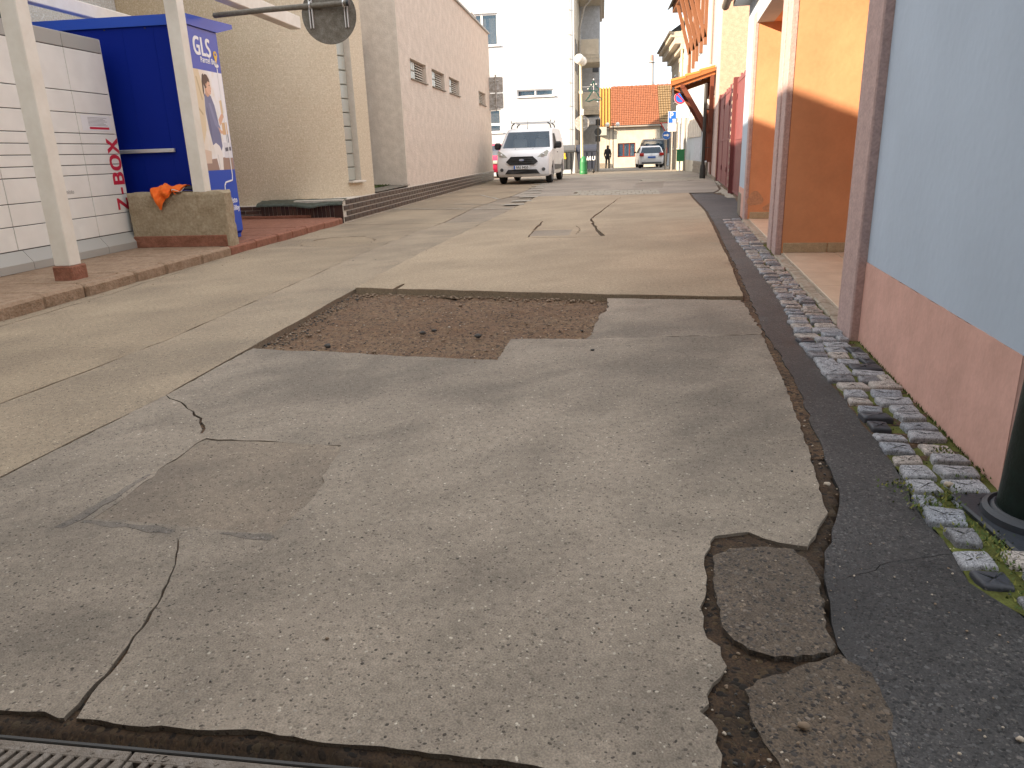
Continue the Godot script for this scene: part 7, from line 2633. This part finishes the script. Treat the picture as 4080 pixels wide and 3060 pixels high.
func build_small():
	var sh := []
	for k in 6:
		sh.append(pebble(0.01, 300 + k))
	# crumbs of asphalt and gravel
	var dark := []
	var pale := []
	var brown := []
	for i in 620:
		var x := rng.randf_range(-2.05, 0.03)
		var z := rng.randf_range(-5.8, -3.8)
		if x > -0.5 and z > -4.25:
			continue
		var edge: float = 1.0 if rng.randf() < 0.6 else 0.4
		var s := rng.randf_range(0.2, 0.75) if rng.randf() < 0.96 else rng.randf_range(0.9, 2.0)
		[dark, brown, brown, pale][rng.randi() % 4 if s < 1.3 else rng.randi() % 3].append([x, -0.034, z, s])
	for i in 420:
		var t := rng.randf()
		var z := -5.85 + 1.8 * t
		[dark, brown, brown][rng.randi() % 3].append([-2.05 + absf(rng.randfn(0.0, 0.09)), -0.03, z, rng.randf_range(0.3, 1.1)])
		if i % 2 == 0:
			var x2: float = rng.randf_range(-2.0, 0.0)
			brown.append([x2, -0.03, lerp(-5.92, -5.5, (x2 + 2.05) / 2.1) + absf(rng.randfn(0.0, 0.06)), rng.randf_range(0.4, 1.5)])
	for i in 260:
		var z := -1.2 - 12.0 * pow(rng.randf(), 1.8)
		var x := rng.randf_range(-4.0, 1.0)
		var s := rng.randf_range(0.12, 0.3) if rng.randf() < 0.95 else rng.randf_range(0.35, 0.6)
		[dark, dark, brown, pale][rng.randi() % 4].append([x, 0.02 if z < -6.0 else 0.002, z, s])
	for i in 420:
		# sediment along the edge of the black strip
		var z := -1.0 - 8.0 * pow(rng.randf(), 1.6)
		var xe: float = 0.22 if z > -1.8 else (0.62 + (-z - 1.9) * 0.11 if z > -5.4 else 1.02 + (-z - 5.4) * 0.1)
		[dark, brown, brown, brown, dark, pale][rng.randi() % 6].append([xe + rng.randf_range(-0.01, 0.12), -0.008, z, rng.randf_range(0.15, 0.55)])
	for i in 160:
		[dark, brown, brown, dark, pale][rng.randi() % 5].append([rng.randf_range(0.25, 1.0), 0.0, rng.randf_range(-1.9, -1.05), rng.randf_range(0.12, 0.42)])
	for i in 90:
		brown.append([rng.randf_range(-4.3, -4.0), 0.002, rng.randf_range(-12.0, -3.0), rng.randf_range(0.2, 0.7)])
	scatter("asphalt_crumbs", mats["pebble_dark"], sh, dark, "small black asphalt crumbs scattered in the pit and on the road", "gravel")
	scatter("earth_crumbs", mats["pebble_brown"], sh, brown, "small brown stones and earth crumbs scattered in the road pit", "gravel")
	scatter("pale_gravel", mats["pebble_pale"], sh, pale, "small pale gravel chips scattered over the road", "gravel")
	# single stones
	for k in [[0.38, -1.19, 1.05, "pebble_brown", "rounded tan pebble lying on the broken patch near the bottom edge"], [0.72, -2.27, 1.0, "pebble_pale", "pale flat pebble in the gap beside the black strip"], [1.09, -2.28, 1.3, "pebble_pale", "pale pebble on the mossy cobbles beside the lamp post"], [-0.75, -4.35, 2.2, "pebble_dark", "black asphalt lump inside the pit near its notch"], [-1.12, -4.45, 1.8, "pebble_dark", "black asphalt lump in the middle of the pit"], [-1.62, -4.12, 2.0, "pebble_dark", "black asphalt lump at the lower left of the pit"], [0.76, -1.19, 0.7, "pebble_pale", "small pale stone on black asphalt at the bottom right"], [-0.05, -3.95, 1.0, "pebble_dark", "small black crumb on the slab just below the pit"]]:
		var o := put(self, "stone", pebble(0.011 * k[2], 400 + int(k[2] * 10.0)), mats[k[3]], at(k[0], -0.03 + 0.008 * k[2] if k[1] < -3.8 and k[0] < -0.5 else 0.007 * k[2] - 0.004, k[1]))
		o.set_meta("label", k[4]); o.set_meta("category", "stone")
	# weeds among the cobbles
	var gr := S()
	var ye := S()
	for c in [[0.93, -2.26, 0.05, 60], [1.0, -2.16, 0.07, 110], [1.07, -2.22, 0.06, 80], [0.95, -2.1, 0.05, 60], [1.18, -2.36, 0.06, 90], [1.02, -2.03, 0.05, 60], [0.99, -1.95, 0.05, 60], [1.05, -1.86, 0.05, 60], [1.03, -1.78, 0.05, 50], [1.04, -1.66, 0.06, 60], [1.07, -1.93, 0.04, 50], [1.18, -2.55, 0.03, 50]]:
		for i in c[3]:
			var p := Vector3(c[0] + rng.randfn(0.0, c[2] * 0.55), 0.004, c[1] + rng.randfn(0.0, c[2] * 0.55))
			leafs(gr if rng.randf() < 0.6 else ye, p + Vector3(0, rng.randf_range(-0.006, 0.008), 0), 0.013, 0.013)
	for i in 2600:
		var z := -1.4 - 9.0 * pow(rng.randf(), 1.4)
		var x: float = lerp(along(pv([0.97, -1.60, 0.94, -2.09, 1.00, -2.56, 1.05, -3.27, 1.09, -4.11, 1.28, -5.57, 1.49, -8.16, 1.78, -11.44]), z), wall_x(z), rng.randf())
		leafs(gr, Vector3(x, -0.008, z), 0.009, 0.011)
	for i in 320:
		var z := -2.35 - 1.8 * rng.randf()
		leafs(gr, Vector3(wall_x(z) - 0.012, 0.0, z), 0.016, 0.01)
	for g in [[gr, "leaf_green", "green_weeds", "green weeds and moss growing between the cobbles"], [ye, "leaf_yellow", "yellow_green_weeds", "yellowish green chickweed growing between the nearest cobbles"]]:
		var o := put(self, g[2], g[0], mats[g[1]])
		o.set_meta("kind", "stuff"); o.set_meta("label", g[3]); o.set_meta("category", "weeds")
